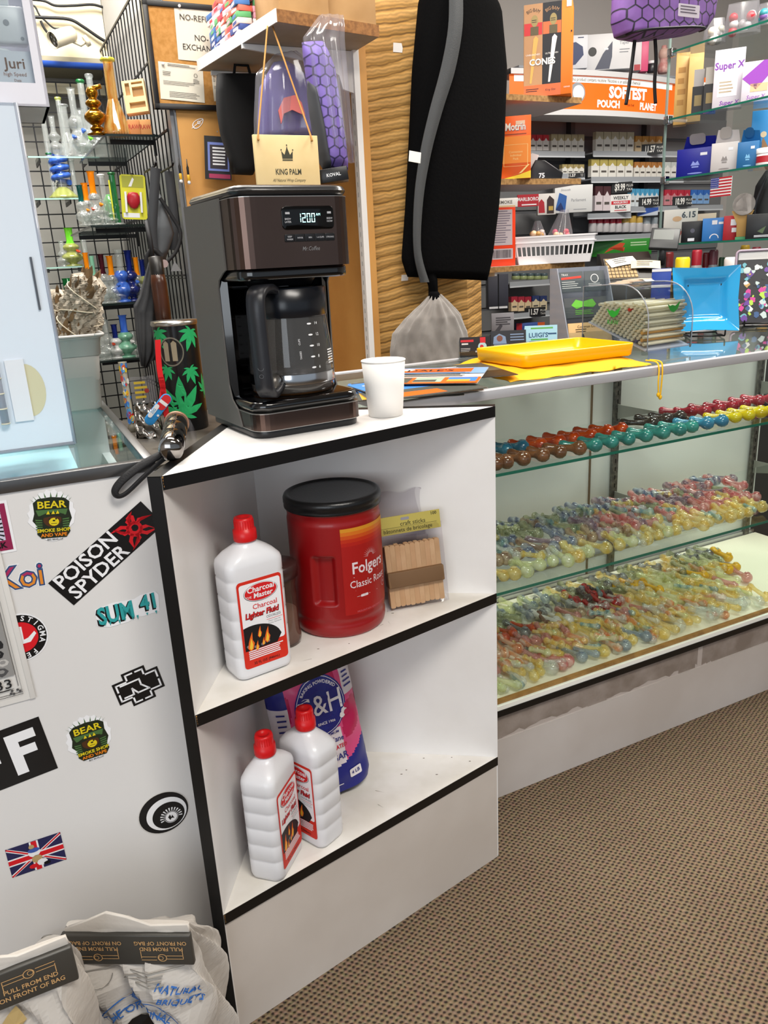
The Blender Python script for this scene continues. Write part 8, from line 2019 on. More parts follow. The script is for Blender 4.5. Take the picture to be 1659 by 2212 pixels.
def blisters():
 M,w,h = facing(266,375,318,474,yl=1.40,turn=-4)
 t = thing('yellow_blister_pack','yellow green carded pack with red item hanging beside dark sling bag','package',M @ RY(R(4)))
 q = MB(); q.prism(rr(-w / 2,0,w / 2,h * .98,.008),0,.0015,M=FRONT); q.build('card_back',mat('card lime yellow','#d6d22e',.45),t)
 q = MB(); q.rect(-w * .42,h * .70,w * .42,h * .95,0,0,FRONT); q.poly([(-w * .18,h * .72),(0,h * .92),(w * .06,h * .88),(-w * .06,h * .72)],1,FRONT,.0003); q.rect(-w * .44,h * .04,w * .2,h * .14,0,1,FRONT); q.build('card_print',[mat('card olive','#a9a93a',.5),SWH],t,TR(0,-.002,0))
 q = MB(); q.lathe([(0,-.016),(.008,-.012),(.014,.0),(.014,.012),(.010,.02),(0,.022)],14,M=TR(0,-.010,h * .38) @ SC(w / .055,.6,h / .10)); q.build('red_grinder',mat('blister red','#b01c28',.35),t)
 for x in (-.3,.3): q = MB(); q.box(x * w - .003,x * w + .003,-.012,-.002,h * .15,h * .6); q.build('white_rail',SWH,t)
 q = MB(); q.tube([(0,.09,h * 1.02),(0,.02,h * 1.03),(0,-.01,h * .99)],.0025,6); q.build('peg_hook',WIRE,t)
 M,w,h = facing(228,420,258,478,yl=1.42)
 t = thing('green_grinder_pack','bright green faceted pod pack standing left of the yellow pack','package',M)
 q = MB(); q.lathe([(0,0),(w * .28,h * .05),(w * .5,h * .4),(w * .46,h * .75),(w * .2,h),(0,h)],7,smooth=False); q.build('pod',mat('pod green','#3fae3a',.3),t)
 q = MB(); q.lathe([(w * .03,0),(w * .53,h * .4),(w * .5,h * .75),(w * .25,h * 1.0)],12); q.build('clear_shell',CLG,t)
 q = MB(); q.box(w * .1,w * .2,-w * .56,-w * .5,h * .05,h * 1.5); q.build('yellow_strip',mat('card lime yellow','#d6d22e',.45),t)
blisters()
def sling():
 yl = 1.09
 pt = lambda *a: [at_y(u,v,yl) for u,v in a]
 t = thing('dark_sling_bag','dark grey sling bag hung by wide straps on the side grid','bag',FC.m(0,yl,0))
 SL = mat('sling grey','#35373b',.75); SD = mat('sling black','#141417',.7)
 soft(t,'bag_body',[(338,420),(335,470),(326,520),(330,575)],[(346,420),(366,470),(376,505),(358,560)],yl,.03,mat('sling panel','#5a5d61',.7,var='#494c50',vs=12))
 def ribbon(nm,pts,w,m,dy=-.034):
  P = spline([(p.x,dy,p.z) for p in pt(*pts)],6); q = MB(); vs = []; L = len(P)
  for i,p in enumerate(P):
   d = (P[min(i + 1,L - 1)] - P[max(i - 1,0)]).normalized(); n = Vector((d.z,0,-d.x)) * w / 2
   vs += [p - n,p + n,p + n + Vector((0,.003,0)),p - n + Vector((0,.003,0))]
  q._add(vs,[(4 * i + j,4 * i + (j + 1) % 4,4 * i + 4 + (j + 1) % 4,4 * i + 4 + j) for i in range(L - 1) for j in range(4)],0,None,True); q.build(nm,m,t)
 ribbon('front_strap',[(331,366),(328,420),(324,500),(330,560),(336,600)],.026,SL)
 ribbon('rear_strap',[(368,368),(374,420),(380,480),(378,540)],.024,SL,.02)
 ribbon('bag_piping',[(340,430),(366,470),(384,505),(374,545),(345,575)],.010,SD,-.036)
 ribbon('loop_strap',[(318,600),(312,560),(326,540),(345,556)],.014,SD,-.036)
 P = pt((349,570),(372,575)); q = MB(); q.disc(P[0].x,P[0].z,.011,0,0,TR(0,-.037,0) @ FRONT,16); q.poly([(P[1].x - .014,P[1].z - .014),(P[1].x + .016,P[1].z - .014),(P[1].x,P[1].z + .014)],1,TR(0,-.037,0) @ FRONT); q.build('badge',[mat('badge pinkish','#a08c8c',.5),mat('badge grey','#77787a',.5)],t)
 q = MB()
 for u in (331,368): p = at_y(u,366,yl); q.tube([(p.x,.12,p.z + .006),(p.x,-.03,p.z + .006),(p.x,-.045,p.z + .014)],.003,6)
 q.build('grid_hook',WIRE,t)
 t = thing('grey_cloth_bag','long folded charcoal cloth bag hanging below the sling bag','bag',FC.m(0,1.03,0))
 yl = 1.03
 soft(t,'cloth_body',[(322,560),(300,640),(288,660),(294,730),(304,790)],[(340,560),(346,640),(342,700),(336,770),(318,795)],yl,.022,mat('charcoal cloth','#3c3d3f',.85,var='#2c2d30',vs=18),pleat=.004)
 q = MB(); P = at_y(330,560,1.03); q.tube([(P.x,.02,P.z + .10),(P.x,.0,P.z + .05),(P.x,0,P.z - .01)],.006,6); q.build('hanging_loop',SD,t)
sling()
# ---------------------------------------------------------------- low dark cabinet and the things on it, in the gap beside the counter
def cabinet():
 zt = .80
 t = thing('low_black_cabinet','low dark cabinet in the gap between left counter and corner shelf','cabinet',FC.m(-.28,.50,0))
 q = MB(); q.box(-.35,.07,-.26,.62,0,zt - .02); q.build('cabinet_body',mat('cabinet black','#161514',.6),t)
 q = MB(); q.box(-.355,.075,-.27,.63,zt - .02,zt,bev=.002); q.build('cabinet_top',mat('worn dark top','#4a443c',.6,var='#2a2622',vs=9),t)
 return zt
ZL = cabinet()
def low(u0,v0,u1,v1,yl,turn=0):
 P = FC.w(*at_y((u0 + u1) / 2,v1,yl)); P.z = ZL + .0006
 M,w,h = facing(u0,v0,u1,v1,P=P,turn=turn); return M,w,h
def brown_tube():
 M,w,h = low(352,575,384,800,.985)
 t = thing('brown_bottle','dark brown cylinder bottle standing behind the leaf printed canister','bottle',M)
 q = MB(); q.lathe([(0,0),(w * .5,0),(w * .5,h * .9),(w * .42,h * .96),(0,h * .97)],20); q.build('bottle_body',mat('bottle brown','#4a2614',.3,var='#2a140a',vs=8),t)
 q = MB(); q.lathe([(w * .43,h * .95),(w * .44,h * 1.06),(0,h * 1.07)],18); q.build('cap',mat('bottle cap black','#141110',.4),t)
brown_tube()
def leaf_tin():
 M,w,h = low(359,694,452,928,.82)
 t = thing('leaf_canister','tall black canister printed with green leaves and a round window','canister',M)
 r = w / 2
 q = MB(); q.lathe([(0,0),(r * .97,0),(r,.004),(r,h * .97),(r * .97,h)],40,M=TR(0,r,0)); q.build('canister_body',mat('canister black','#0b0b0c',.25),t)
 q = MB(); q.lathe([(r * 1.03,h * .965),(r * 1.06,h * .975),(r * 1.04,h * 1.005),(r * .2,h * 1.012),(0,h * 1.012)],40,M=TR(0,r,0)); q.build('metal_lid',mat('brushed lid','#b9b5ae',.25,1),t)
 GL_ = mat('leaf green','#1f9a5a',.4)
 q = MB()
 def leaf(cx,cz,s,rot):
  for a,L in ((0,1.0),(32,.85),(-32,.85),(68,.62),(-68,.62),(108,.36),(-108,.36)):
   d = R(a + rot); dx,dz = math.sin(d),math.cos(d); nx,nz = dz,-dx
   q.poly([(cx,cz)] + [(cx + dx * s * L * k + nx * s * L * .14 * wv,cz + dz * s * L * k + nz * s * L * .14 * wv) for k,wv in ((.3,.8),(.55,1),(.8,.55),(1,0),(.8,-.55),(.55,-1),(.3,-.8))],0)
  q.poly([(cx - s * .03,cz),(cx + s * .03,cz),(cx + s * .02,cz - s * .35),(cx - s * .02,cz - s * .35)],0)
 leaf(-.006,h * .16,h * .36,0); leaf(-r * .55,h * .60,h * .14,200); leaf(r * .45,h * .58,h * .16,165); leaf(r * .75,h * .92,h * .2,200); leaf(-r * .9,h * .93,h * .18,160); leaf(r * 1.2,h * .35,h * .2,30)
 bmesh.ops.triangulate(q.bm,faces=q.bm.faces[:])
 bmesh.ops.subdivide_edges(q.bm,edges=[e for e in q.bm.edges if e.calc_length() > .02],cuts=2)
 q.warp(lambda c: Vector(((r + .0005) * math.sin(c.x / r),r - (r + .0005) * math.cos(c.x / r),c.y))); q.build('leaf_print',GL_,t)
 q = MB(); cx,cz,rw = -r * .28,h * .74,r * .55
 for (r0,r1,m,dz) in ((0.001,rw * .92,0,.0008),(rw * .9,rw,1,.0014)): q.ring(cx,cz,r0,r1,dz,m,n=32,sy=1.18)
 for dx in (-.4,.25): q.poly([(cx + rw * (dx - .2),cz - rw * .75),(cx + rw * (dx + .2),cz - rw * .75),(cx + rw * (dx + .22),cz + rw * .7),(cx + rw * dx,cz + rw * .9),(cx + rw * (dx - .22),cz + rw * .7)],2,z=.0011)
 bmesh.ops.triangulate(q.bm,faces=q.bm.faces[:])
 q.warp(lambda c: Vector(((r + c.z) * math.sin(c.x / r),r - (r + c.z) * math.cos(c.x / r),c.y))); q.build('round_window',[mat('window dark','#171412',.2),mat('window rim','#8a8678',.3,.8),mat('window cream','#8f8570',.4)],t)
leaf_tin()
def lanyard():
 yl = .70; t = thing('red_lanyard','red strap with blue and red shoe shaped rubber charm hanging by the canister','lanyard',FC.m(0,yl,0))
 RB = mat('lanyard red','#d8141c',.6)
 for pts in (((341,734),(342,765),(345,800),(354,850),(360,900)),((348,815),(352,840),(348,870))):
  P = spline([(p.x,0,p.z) for p in [at_y(u,v,yl) for u,v in pts]],6); q = MB(); L = len(P)
  q._add([p + Vector((s * .0065,dy,0)) for p in P for s,dy in ((-1,0),(1,0),(1,.002),(-1,.002))],[(4 * i + j,4 * i + (j + 1) % 4,4 * i + 4 + (j + 1) % 4,4 * i + 4 + j) for i in range(L - 1) for j in range(4)]); q.build('strap',RB,t)
 a,b = at_y(362,855,yl),at_y(318,912,yl); ax = math.atan2(a.z - b.z,a.x - b.x); L = math.hypot(a.z - b.z,a.x - b.x)
 Mc = TR((a.x + b.x) / 2,-.006,(a.z + b.z) / 2) @ RY(-ax)
 q = MB(); q.prism(rr(-L * .55,-.013,L * .55,.013,.0125),0,.005,M=FRONT,bev=.001); c = q.build('charm',mat('charm blue','#2f8fd6',.4),t,Mc)
 q = MB(); q.poly(rr(L * .02,-.011,L * .52,.011,.010),0,FRONT); q.rect(L * .20,-.011,L * .30,.011,.0002,1,FRONT); q.poly(rr(-L * .35,.002,L * .12,.013,.005),1,FRONT,.0004); q.text('ZIG',.009,-L * .12,.007,.0006,2,FRONT,bold=.02); q.disc(-L * .15,-.008,.003,.0004,1,FRONT,8); q.build('charm_print',[mat('charm red','#cf2a30',.4),SWH,mat('charm sky','#5aa8dc',.4)],c,TR(0,-.0056,0))
lanyard()
def skulls():
 M,w,h = low(287,810,348,892,.80)
 t = thing('foil_package','crumpled silver and printed clear pouch lying left of the canister','pouch',M)
 q = MB(); q.grid(lambda u,v: (w * .5 * math.cos(2 * PI * u) * (1 - .25 * v),.025 + .022 * math.sin(2 * PI * u) * (1 - .3 * v) + .004 * math.sin(23 * u + 17 * v),h * .55 * v + .004 * math.sin(19 * u * 3 + 5 * v)),60,22,closed=True); q._add([(0,.025,h * .55)] + [(w * .375 * math.cos(2 * PI * i / 24),.025 + .016 * math.sin(2 * PI * i / 24),h * .55) for i in range(24)],[(0,i + 1,(i + 1) % 24 + 1) for i in range(24)]); q.build('foil',mat('crumpled foil','#a9a7a3',.18,1,bump=.8,bs=60),t)
 q = MB(); q.grid(lambda u,v: (-w * .42 + w * .84 * u,.02 + .006 * math.sin(9 * u),h * .55 + h * .42 * v),12,6); q.build('clear_top',FILM,t)
 q = MB(); q.bars(-w * .3,h * .6,w * .2,h * .9,4,0,0,FRONT,.5); q.disc(w * .1,h * .75,.006,.0003,1,FRONT,10); q.build('pouch_print',[mat('print mustard','#b39a2a',.5),mat('print brick','#8a2a22',.5)],t,TR(0,.012,0))
 M,w,h = low(269,782,291,888,.92)
 t = thing('printed_tube','multicoloured printed glass tube with rainbow drips left of foil pouch','tube',M)
 q = MB(); q.lathe([(0,0),(w * .5,0),(w * .3,h * .12),(w * .34,h * .95),(w * .42,h)],16,M=TR(0,w / 2,0)); q.build('tube_body',mat('tube cream','#b8b4a4',.3),t)
 rnd = random.Random(9); cs = ['#3f7fd0','#d05a2a','#e0c02a','#c0303a','#e8e6e0','#58a8d8']
 q = MB()
 for k in range(46):
  x,z,r_ = rnd.uniform(-w * .45,w * .45),rnd.uniform(h * .04,h * .97),rnd.uniform(.0025,.006); q.disc(x,z,r_,.0003 + .00001 * k,rnd.randrange(6),None,7,r_ * 1.6)
 q.warp(lambda c: Vector((w * .40 * math.sin(c.x / (w * .42)),w / 2 - w * .40 * math.cos(c.x / (w * .42)) - c.z,c.y))); q.build('drip_print',[mat('drip ' + c,c,.4) for c in cs],t)
skulls()
def dark_boxes():
 for k,(u0,v0,u1,v1,yl,c,lb,tn) in enumerate(((222,832,272,850,.80,'#3a332a','dark wooden tray edge behind the left counter corner, upper',24),(226,846,280,872,.74,'#54442e','brown wooden board edge behind the left counter corner, lower',24),(300,880,372,930,.42,'#4c463d','grey brown cardboard flap lying near the lanyard charm',20),(392,925,450,945,.36,'#3b2f22','small dark wooden strip beside shelf top left corner',10))):
  M,w,h = low(u0,v0,u1,v1,yl,tn)
  t = thing('wooden_strip',lb,'board',M)
  q = MB(); h = min(h,.014); q.box(-w / 2,w / 2,0,.10,0,h); q.build('board_plate',mat('strip ' + c,c,.7,var='#2a241c',vs=20),t)
  q = MB(); q.box(-w * .49,w * .49,-.0008,.1002,h * .4,h * .6); q.build('edge_groove',mat('cabinet black','#161514',.6),t)
 M,w,h = low(388,902,420,935,.40)
 t = thing('clear_wrapper','small crumpled clear wrapper with yellow bits near shelf top left corner','wrapper',M)
 q = MB(); q.grid(lambda u,v: (-w * .6 + w * 1.2 * u,.02 + .01 * math.sin(11 * u + 5 * v),h * v * (.6 + .4 * math.sin(3 * u))),20,10); q.build('film',FILM,t)
 q = MB(); q.lathe([(0,0),(.006,0),(.006,.012),(0,.013)],8,M=TR(w * .3,.008,0)); q.build('yellow_bit',mat('bit yellow','#cfa63a',.5),t)
dark_boxes()
# ---------------------------------------------------------------- on the left counter
def sage_bin():
 x,y = -.060,.560
 t = thing('grey_plastic_bin','translucent grey plastic bin at the rear of the left counter','bin',FK.m(x,y,.9612))
 BN = glass('bin plastic','#cfcfcd',rough=.2,body='#c4c2be',bodymix=.86)
 q = MB(); loft(q,[(.0005,.046,.046,.012),(.004,.050,.050,.014),(.105,.058,.058,.014),(.106,.062,.062,.015),(.138,.065,.065,.015),(.139,.070,.070,.018),(.145,.071,.071,.018),(.146,.066,.066,.016),(.110,.060,.060,.014),(.006,.048,.048,.012)],cap=True); q.build('bin_wall',BN,t)
 q = MB(); q.tube([(p[0],p[1],.144) for p in rr(-.071,-.071,.071,.071,.018)] + [(.053,-.071,.144)],.0028,6); q.build('bin_rim',mat('bin rim grey','#c9c8c6',.4),t)
 for k,(dx,dy,dz,ax,ay,s,lb) in enumerate(((-.018,-.026,.075,4,26,1.10,'front one leaning right'),(-.036,-.022,.060,2,-14,.95,'front left'),(-.012,.022,.050,-4,6,1.0,'rear middle'),(.030,.030,.050,-4,12,.9,'rear right'),(-.040,.026,.060,-6,-20,.9,'rear left'))):
  sage(FK.m(x + dx,y + dy,.9612 + dz) @ RY(R(ay)) @ RX(R(ax)),s,f'twine tied dried sage bundle standing in the grey bin, {lb}',k)
SG = mat('dried sage','#bbb2a3',.9,var='#8b8171',vs=55,bump=1.,bs=140); SGB = mat('sage brown','#8a6f4e',.9,var='#5f4a32',vs=60)
def sage(M,s,label,seed):
 rnd = random.Random(seed); t = thing('sage_bundle',label,'sage bundle',M,'sage bundles in the bin')
 L,r = .180 * s,.0265 * s
 ph = rnd.random() * 6
 tab = [(0,.5),(.3,.85),(.7,1.12),(.93,1.02),(1,.45)]
 def f(u,v):
  a = 2 * PI * u; k = r * interp(tab,v) * (1 + .10 * math.sin(5 * a + 9 * v + ph) + .08 * math.sin(11 * a - 31 * v) + .09 * math.sin(17 * a + 43 * v + 2 * ph) * math.sin(29 * v + 3 * a) + .10 * (rnd.random() - .5)); return (k * math.cos(a),k * math.sin(a),L * v)
 q = MB(); q.grid(f,60,60,closed=True,smooth=False); q.build('leaf_body',SG,t)
 q = MB()
 for k in range(130):
  a = rnd.random() * 2 * PI; v = rnd.uniform(.1,1.0); rr_ = r * interp([(0,.55),(.3,.85),(.7,1.12),(.93,1.0),(1,.5)],v) * rnd.uniform(.85,1.05); lw,ll = rnd.uniform(.003,.006) * s,rnd.uniform(.014,.026) * s
  q._add([(-lw,0,0),(lw,0,0),(lw * .8,-.003,ll * .6),(0,-.005,ll),(-lw * .8,-.003,ll * .6)],[(0,1,2,3,4)],0,RZ(a) @ TR(0,-rr_,L * v - ll * .3) @ RX(R(rnd.uniform(-14,12))))
 tag(q.build('sage_leaves',SGB if seed % 2 == 0 else SG,t),kind='stuff')
 q = MB()
 for k in range(3):
  q.tube([(r * 1.17 * math.cos(a) * interp([(0,.7),(.5,1),(1,1.05)],z),r * 1.17 * math.sin(a) * interp([(0,.7),(.5,1),(1,1.05)],z),L * z) for a,z in [(2 * PI * j / 22 * (1 if k % 2 else -1) + k,.35 + .12 * k + .30 * j / 22) for j in range(23)]],.0011,5)
 tag(q.build('cotton_twine',mat('twine','#d8cdb6',.8),t),kind='stuff')
sage_bin()
def acrylic_case():
 t = thing('acrylic_cabinet','tall clear and white acrylic display cabinet standing on the left counter','display cabinet',FK.m(-.089,.190,.9612))
 W,Dp = .44,.22
 H = at_y(35,222,.19,FK).z - .9612
 MILK = glass('milky acrylic','#e8eef6',rough=.12,body='#e4edf8',bodymix=.88); CLR = glass('clear acrylic','#eef1f2',rough=.03); RIM = glass('acrylic rim','#cfd3da',rough=.1,body='#c5cad6',bodymix=.45)
 q = MB(); q.box(-W,0,0,.004,.004,H); q.build('door_panel',MILK,t)
 q = MB(); q.box(-W,0,0,Dp,0,.004); q.build('base_plate',RIM,t)
 q = MB(); q.box(-.004,0,.004,Dp,.004,H); q.build('side_panel',CLR,t)
 q = MB(); q.box(-W,0,Dp - .004,Dp,.004,H); q.build('rear_panel',CLR,t)
 q = MB(); q.box(-W,0,0,Dp,H - .004,H); q.build('top_plate',RIM,t)
 q = MB(); q.tube([(.0,0,0),(.0,0,H)],.003,6); q.tube([(0,Dp,0),(0,Dp,H)],.003,6); q.tube([(-W,0,.001),(0,0,.001)],.003,6); q.build('bonded_edge',RIM,t)
 for k in range(2):
  z = .10 + .30 * k
  q = MB(); q.box(-.42,-.008,.01,Dp - .008,z,z + .003); q.build('inner_shelf',CLR,t)
 a = at_y(52,790,.186,FK); b = at_y(70,890,.186,FK)
 hx = a.x + .089 - .012
 q = MB(); q.cyl((hx - .028,-.006,.045),(hx - .028,-.006,.135),.006,n=12)
 h = q.build('door_hinge',RIM,t)
 q = MB()
 for k in range(5): q.cyl((hx - .028,-.006,.045 + .0225 * k - .001),(hx - .028,-.006,.045 + .0225 * k + .001),.0066,n=12)
 q.build('hinge_joint',mat('cream glue','#d8d2bd',.5),h)
 q = MB(); q.box(hx - .014,hx + .012,-.0035,-.0005,.045,.137); q.build('hinge_plate',mat('hinge white','#e2e4ea',.3),t)
 q = MB(); q.poly([(hx + .010 + .026 * math.cos(x),.09 + .040 * math.sin(x)) for x in [-PI / 2 + PI * k / 14 for k in range(15)]],0,TR(0,-.0004,0) @ FRONT); q.build('glue_stain',mat('yellowed glue','#cfc9a8',.4),t)
 a = at_y(66,555,.186,FK); q = MB(); q.box(a.x + .089 - .0015,a.x + .089 + .0015,-.003,0,a.z - .9612 - .075,a.z - .9612); q.build('keyhole_slot',mat('slot steel','#6f7278',.3,.8),t)
 # a few wrapped lighters seen through the side
 cs = ['#c99a3a','#3a2f3a','#8a7a6a','#4a3a52','#7a2a3a','#2f3a6a','#d8c8a0']
 for i in range(3):
  for k in range(3):
   o = thing('wrapped_item',f'{("yellow", "dark", "brown")[k]} small wrapped item inside the acrylic cabinet, {("low", "middle", "upper")[i]} level','package',FK.m(-.089 - .018,.190 + .045 + .055 * k,.9612 + (.0045,.1035,.4035)[i]))
   c = cs[(i * 3 + k) % 7]; q = MB(); q.box(-.011,.011,-.016,.016,0,.075,bev=.002); q.build('item_body',mat('wrapped ' + c,c,.4),o); q = MB(); q.box(-.0114,.0114,-.0164,.0164,.05,.062); q.build('item_band',SWH,o)
 return H
HC = acrylic_case()
def rack_bin():
 z0 = .9612 + HC + .0005
 a = at_y(60,250,.24,FK)
 t = thing('white_rack_bin','white framed clear bin with charger cables on top of the acrylic cabinet','bin',FK.m(a.x,.215,z0))
 xr = .030; W,Dp,H = .26,.14,.20
 FRM = mat('rack white','#e4e2ea',.35)
 q = MB(); q.box(-W,xr,0,.005,0,.030); q.box(-W,xr,Dp - .005,Dp,0,H); q.box(-W,xr,0,Dp,0,.003); q.build('bin_tray',FRM,t)
 q = MB(); q.box(xr - .014,xr,0,.006,.030,H + .1); q.box(xr - .004,xr,0,Dp,.0,H + .1); q.build('right_frame',FRM,t)
 q = MB(); q.box(-W,xr - .014,.001,.003,.030,H + .1); q.build('front_pane',glass('clear acrylic','#eef1f2',rough=.03),t)
 q = MB(); q.box(-W,xr - .014,.0,.02,H * .88,H * .90); q.build('top_rail',glass('acrylic rim','#cfd3da'),t)
 c = thing('charger_block','white square charger block with coiled cable inside the white bin','charger',FK.m(a.x - .006,.235,z0 + .083))
 q = MB(); q.box(-.026,.024,0,.022,0,.048,bev=.004); q.build('block_body',mat('charger white','#e9ebee',.3),c)
 q = MB(); q.box(-.010,.006,.004,.018,.048,.066,bev=.002); q.build('plug',mat('charger white','#e9ebee',.3),c)
 q = MB(); q.disc(-.002,.026,.004,.0006,0,FRONT,12); q.disc(.016,.007,.0025,.0006,0,FRONT,10); q.build('socket_mark',mat('socket grey','#a9acb2',.4),c)
 q = MB(); q.tube([(-.015 + .030 * math.cos(x),.010 + .004 * math.sin(3 * x),-.035 + .028 * math.sin(x)) for x in [4 * PI * k / 48 for k in range(49)]],.0030,7); q.build('cable_coil',mat('charger white','#e9ebee',.3),c)
 c = thing('product_card','white card with brown lettering and dark footer inside the white bin','card',FK.m(a.x - .012,.224,z0 + .012) @ RX(R(-8)))
 q = MB(); q.box(-.09,.032,0,.003,.012,.062); q.build('card',mat('card cool white','#d5d9e2',.4),c)
 q = MB(); M0 = TR(0,-.0005,0) @ FRONT; q.text('Juri',.020,.006,.045,0,0,M0,bold=.01); q.text('high Speed',.007,.004,.031,0,1,M0); q.text('Data',.005,.006,.023,0,1,M0); q.build('card_print',[mat('print umber','#7a5a4a',.5),mat('print rose brown','#a98070',.5)],c)
 q = MB(); q.box(-.09,.034,-.001,.0025,.0,.012); f = q.build('dark_footer',mat('footer dark','#2a2022',.4),c)
 q = MB(); q.text('power bank',.008,.0,.006,0,0,TR(0,-.0016,0) @ FRONT); q.build('footer_print',mat('print amber','#b8862c',.5),f)
rack_bin()
def torch():
 a = at_z(385,985,.9612);
 F_ = Matrix.Translation(Vector((-.296,1.112,.9625 + .024))) @ RZ(R(9)) @ RX(R(6))
 t = thing('chrome_tube_torch','short mirror chrome tube with black mouth lying where counter meets corner shelf','tube',F_)
 q = MB(); q.lathe([(.0165,.066),(.0175,.063),(.0175,.03),(.0165,.026),(.0175,.022),(.0175,-.01),(.0165,-.014),(.0175,-.018),(.0170,-.060),(.012,-.066),(0,-.067)],28,M=RX(-PI / 2)); q.build('chrome_body',mat('smoked chrome','#8f8b88',.1,1,var='#5a5654',vs=20),t)
 q = MB(); q.lathe([(.0168,.067),(.0184,.067),(.0184,.061),(.0175,.061)],28,M=RX(-PI / 2)); q.build('copper_rim',mat('rim tan','#a98068',.4,.4),t)
 q = MB(); q.lathe([(.0164,.0665),(.0155,.03),(0,.028)],24,M=RX(-PI / 2)); q.build('dark_mouth',mat('mouth navy black','#0c0d16',.3),t)
 q = MB();
 P = [(-.012,-.030,-.012),(-.035,-.028,-.012),(-.060,-.045,-.014),(-.080,-.085,-.030)]
 W_ = F_.inverted()
 pts = [FK.w(*p) for p in ((.030,.0,.972),(.008,-.008,.9665),(-.018,-.014,.958),(-.046,-.016,.942),(-.059,-.015,.928),(-.056,-.014,.919),(-.044,-.014,.922),(-.020,-.015,.940),(.002,-.013,.955),(.028,-.004,.968))]
 q = MB(); q.tube(spline([W_ @ p for p in pts],7),.0062,8,flat=.5); q.build('wrist_strap',mat('black strap','#141316',.7,bump=.4,bs=500),t)
torch()
# ---------------------------------------------------------------- charcoal sacks on the floor in front of the left counter
PAPER = mat('sack paper','#d0cbc5',.75,var='#bdb6ae',vs=7,bump=.6,bs=45); FOLD = mat('sack tape black','#3f3d39',.38); TAN_ = mat('sack tape print','#c99f6c',.6); SBLUE = mat('sack blue print','#2f66b0',.6)
def sack(M,W,Dp,H,label,seed,flip,stain,prints):
 t = thing('charcoal_sack',label,'paper sack',M,'paper charcoal sacks by the counter')
 rnd = random.Random(seed); p1,p2 = rnd.random() * 6,rnd.random() * 6
 def f(u,v,k=1.):
  a = 2 * PI * u; c,s = math.cos(a),math.sin(a); r = (abs(c) ** 5 + abs(s) ** 5) ** (-1 / 5)
  wv = interp([(0,.99),(.5,1.04),(.8,1),(1,.97)],v); dv = interp([(0,.98),(.45,1.04),(.72,.96),(.84,.62),(.95,.26),(1,.12)],v); yo = -Dp * interp([(0,0),(.6,0),(.84,.17),(.95,.34),(1,.40)],v)
  cr = .010 * math.sin(6 * a + p1 + 6 * v) * math.sin(7 * v + p2) + .006 * math.sin(13 * a + 17 * v)
  cr *= min(1,(1 - v) * 5)
  return Vector((W / 2 * c * r * wv + cr,Dp / 2 * s * r * dv + cr * .9 + yo,H * v + .006 * math.sin(5 * a + p2) * v * (1 - v) * 4))
 q = MB(); q.grid(f,84,60,closed=True,smooth=False); q._add([f(i / 40,0) for i in range(40)],[list(range(40))]); q._add([f(i / 40,1) for i in range(40)],[list(range(40))]); q.build('sack_body',PAPER,t)
 # folded over black tape band
 y0 = -Dp * .47
 q = MB(); q.box(-W / 2 - .002,W / 2 + .002,y0 - .006,y0 + .003,H - .058,H - .006,bev=.002); q.prism([(-W * .49,H - .012),(W * .50,H - .012),(W * .49,H + .006),(W * .2,H + .004),(W * .02,H + .018),(-W * .14,H + .026),(-W * .30,H + .012),(-W * .49,H - .002)],-.002,.003,m=1,M=TR(0,y0 + .004,0) @ FRONT,bev=.001); b = q.build('tape_band',[FOLD,PAPER],t)
 q = MB(); M0 = TR(0,y0 - .0066,H - .032) @ FRONT @ RZ(PI if flip else 0)
 for x in (-W * .27,W * .24):
  q.text('PULL FROM END',.0092,x,-.0035,0,0,M0,bold=.015,sx=.9); q.text('ON FRONT OF BAG',.0092,x,-.0135,0,0,M0,bold=.015,sx=.9)
  for zz in (.008,.0135): q.rect(x - .030,zz,x - .006,zz + .0010,0,0,M0); q.rect(x + .008,zz + .002,x + .030,zz + .003,0,0,M0)
  q.ring(x,.012,.0055,.0066,0,0,M0,n=16); q.ring(x + .002,.0125,.0028,.0036,0,0,M0,n=12)
  for xx in (x - .030,x + .029): q.rect(xx,-.0,xx + .001,.013,0,0,M0)
 q.build('tape_print',TAN_,b)
 q = MB(); prints(q,W,H)
 bmesh.ops.triangulate(q.bm,faces=q.bm.faces[:]); bmesh.ops.subdivide_edges(q.bm,edges=[e for e in q.bm.edges if e.calc_length() > .02],cuts=2)
 rows = {}
 def wrapf(c):
  kz = round(c.y / H * 120)
  if kz not in rows: rows[kz] = sorted((p.x,p.y) for p in (f(.55 + .40 * i / 90,kz / 120) for i in range(91)))
  xx = max(-W / 2 * .97,min(W / 2 * .97,c.x)); g = rows[kz]; lo = min(range(len(g)),key=lambda i: abs(g[i][0] - xx))
  y = sum(p[1] for p in g[max(0,lo - 2):lo + 3]) / len(g[max(0,lo - 2):lo + 3])
  return Vector((c.x,y - .0045 - c.z,c.y))
 q.warp(wrapf); q.build('sack_print',[SBLUE,mat('sack grey print','#8a8680',.6),mat('sack stain','#b9a06c',.8),mat('sack red print','#b5303a',.6),SBK],t)
 return t
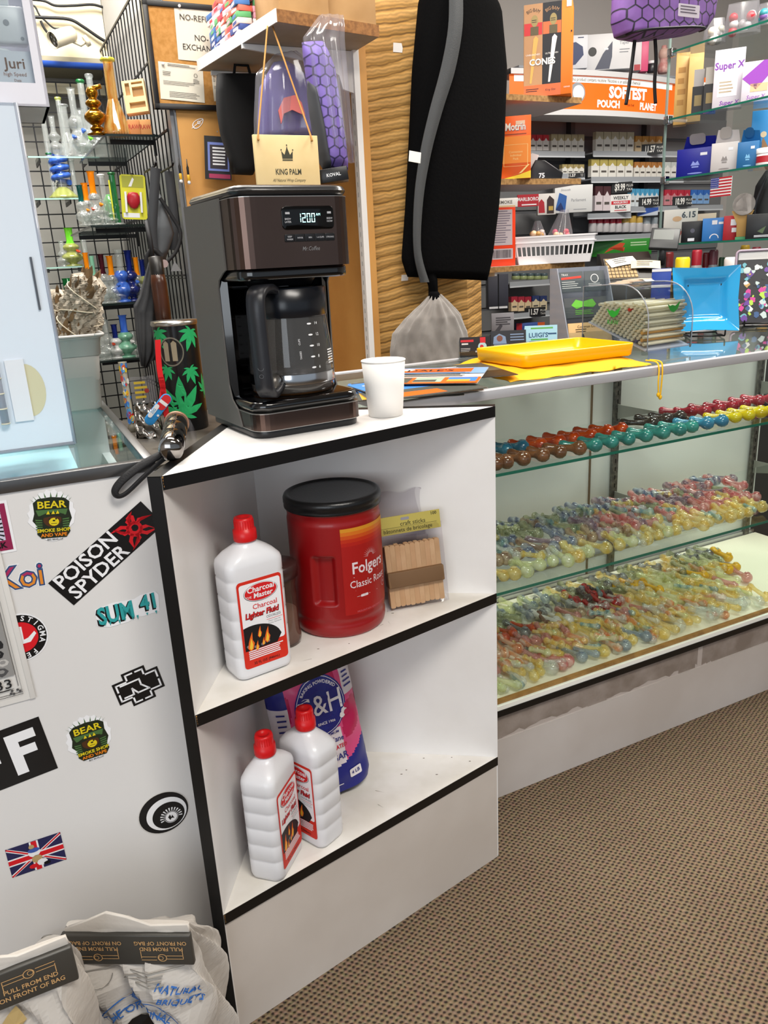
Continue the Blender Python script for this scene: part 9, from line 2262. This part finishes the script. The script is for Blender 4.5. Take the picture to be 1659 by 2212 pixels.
def pr_right(q,W,H):
 z = 0
 q.text('THE ORIGINAL',.019,0,H * .60,z,0,None,arc=.075,bold=.01,sx=.8); q.ring(0,H * .50,.040,.0425,z,0,n=24,a0=R(20),a1=R(160)); q.ring(0,H * .50,.058,.060,z,0,n=24,a0=R(15),a1=R(165))
 q.poly([(-.003,H * .70),(0,H * .745),(.003,H * .70),(.008,H * .66),(-.008,H * .66)],0); q.disc(0,H * .50,.024,.0004,4,n=12,ry=.020); q.disc(-.070,H * .58,.013,z,0,n=12)
 q.rect(-.07,H - .066,.075,H - .0645,z,1); q.ring(-.045,H - .074,.016,.0172,z,1,n=16,a0=PI,a1=2 * PI)
 q.bars(-.01,H - .088,.06,H - .070,3,z,1,None,.3); q.rect(W * .26,H * .47,W * .40,H * .485,z,3); q.rect(W * .26,H * .45,W * .32,H * .47,z,0)
 for k in range(2): q.text(('NATURAL','BRIQUETS')[k],.014,W * .36,H * (.72 - .06 * k),z,0,TR(W * .36,H * (.72 - .06 * k),0) @ RZ(R(-28)) @ TR(-W * .36,-H * (.72 - .06 * k),0),bold=.02)
def pr_left(q,W,H):
 z = 0
 q.poly([(-W * .40,H * .72),(-W * .05,H * .80),(W * .12,H * .85),(W * .16,H * .79),(W * .04,H * .76),(W * .02,H * .68),(-W * .1,H * .64),(-W * .35,H * .62)],2)
 q.poly([(W * .0,H * .5),(W * .06,H * .7),(W * .10,H * .66),(W * .09,H * .4)],2)
 x1 = W * .40; q.rect(-W * .49,H * .73,x1,H * .733,z,1); q.rect(x1 - .002,H * .3,x1,H * .733,z,1); q.text('CARBON MONOXIDE HAZARD',.0115,-W * .04,H * .70,z,1,None,sx=.92)
 q.bars(-W * .46,H * .40,x1 - .012,H * .67,9,z,1,None,.3)
def sacks():
 sack(TR(-.384,.922,0) @ RZ(R(-4)),.180,.125,.350,'white paper charcoal sack with upside down black tape band, right one by black trim',3,True,False,pr_right)
 sack(FK.m(-.305,-.205,0) @ RY(R(-1)),.190,.11,.438,'stained white paper charcoal sack cut by lower left frame corner',8,False,True,pr_left)
 t = thing('charcoal_sack','crumpled rear paper charcoal sack peeping between the two front sacks','paper sack',FK.m(-.262,-.050,0),'paper charcoal sacks by the counter')
 q = MB(); q.grid(lambda u,v: (.056 * math.cos(2 * PI * u) * interp([(0,1),(.8,.95),(1,.5)],v) + .006 * math.sin(19 * u + 13 * v),.036 * math.sin(2 * PI * u) + .004 * math.sin(23 * u + 9 * v),.245 * v),50,40,closed=True,smooth=False); q._add([(0,0,.245)] + [(.028 * math.cos(2 * PI * i / 20),.036 * math.sin(2 * PI * i / 20),.245) for i in range(20)],[(0,i + 1,(i + 1) % 20 + 1) for i in range(20)]); q.build('sack_body',PAPER,t)
 q = MB(); q.text('THE ORIGINAL',.013,.0,.16,0,0,TR(0,-.042,0) @ FRONT); q.build('sack_print',SBLUE,t)
sacks()
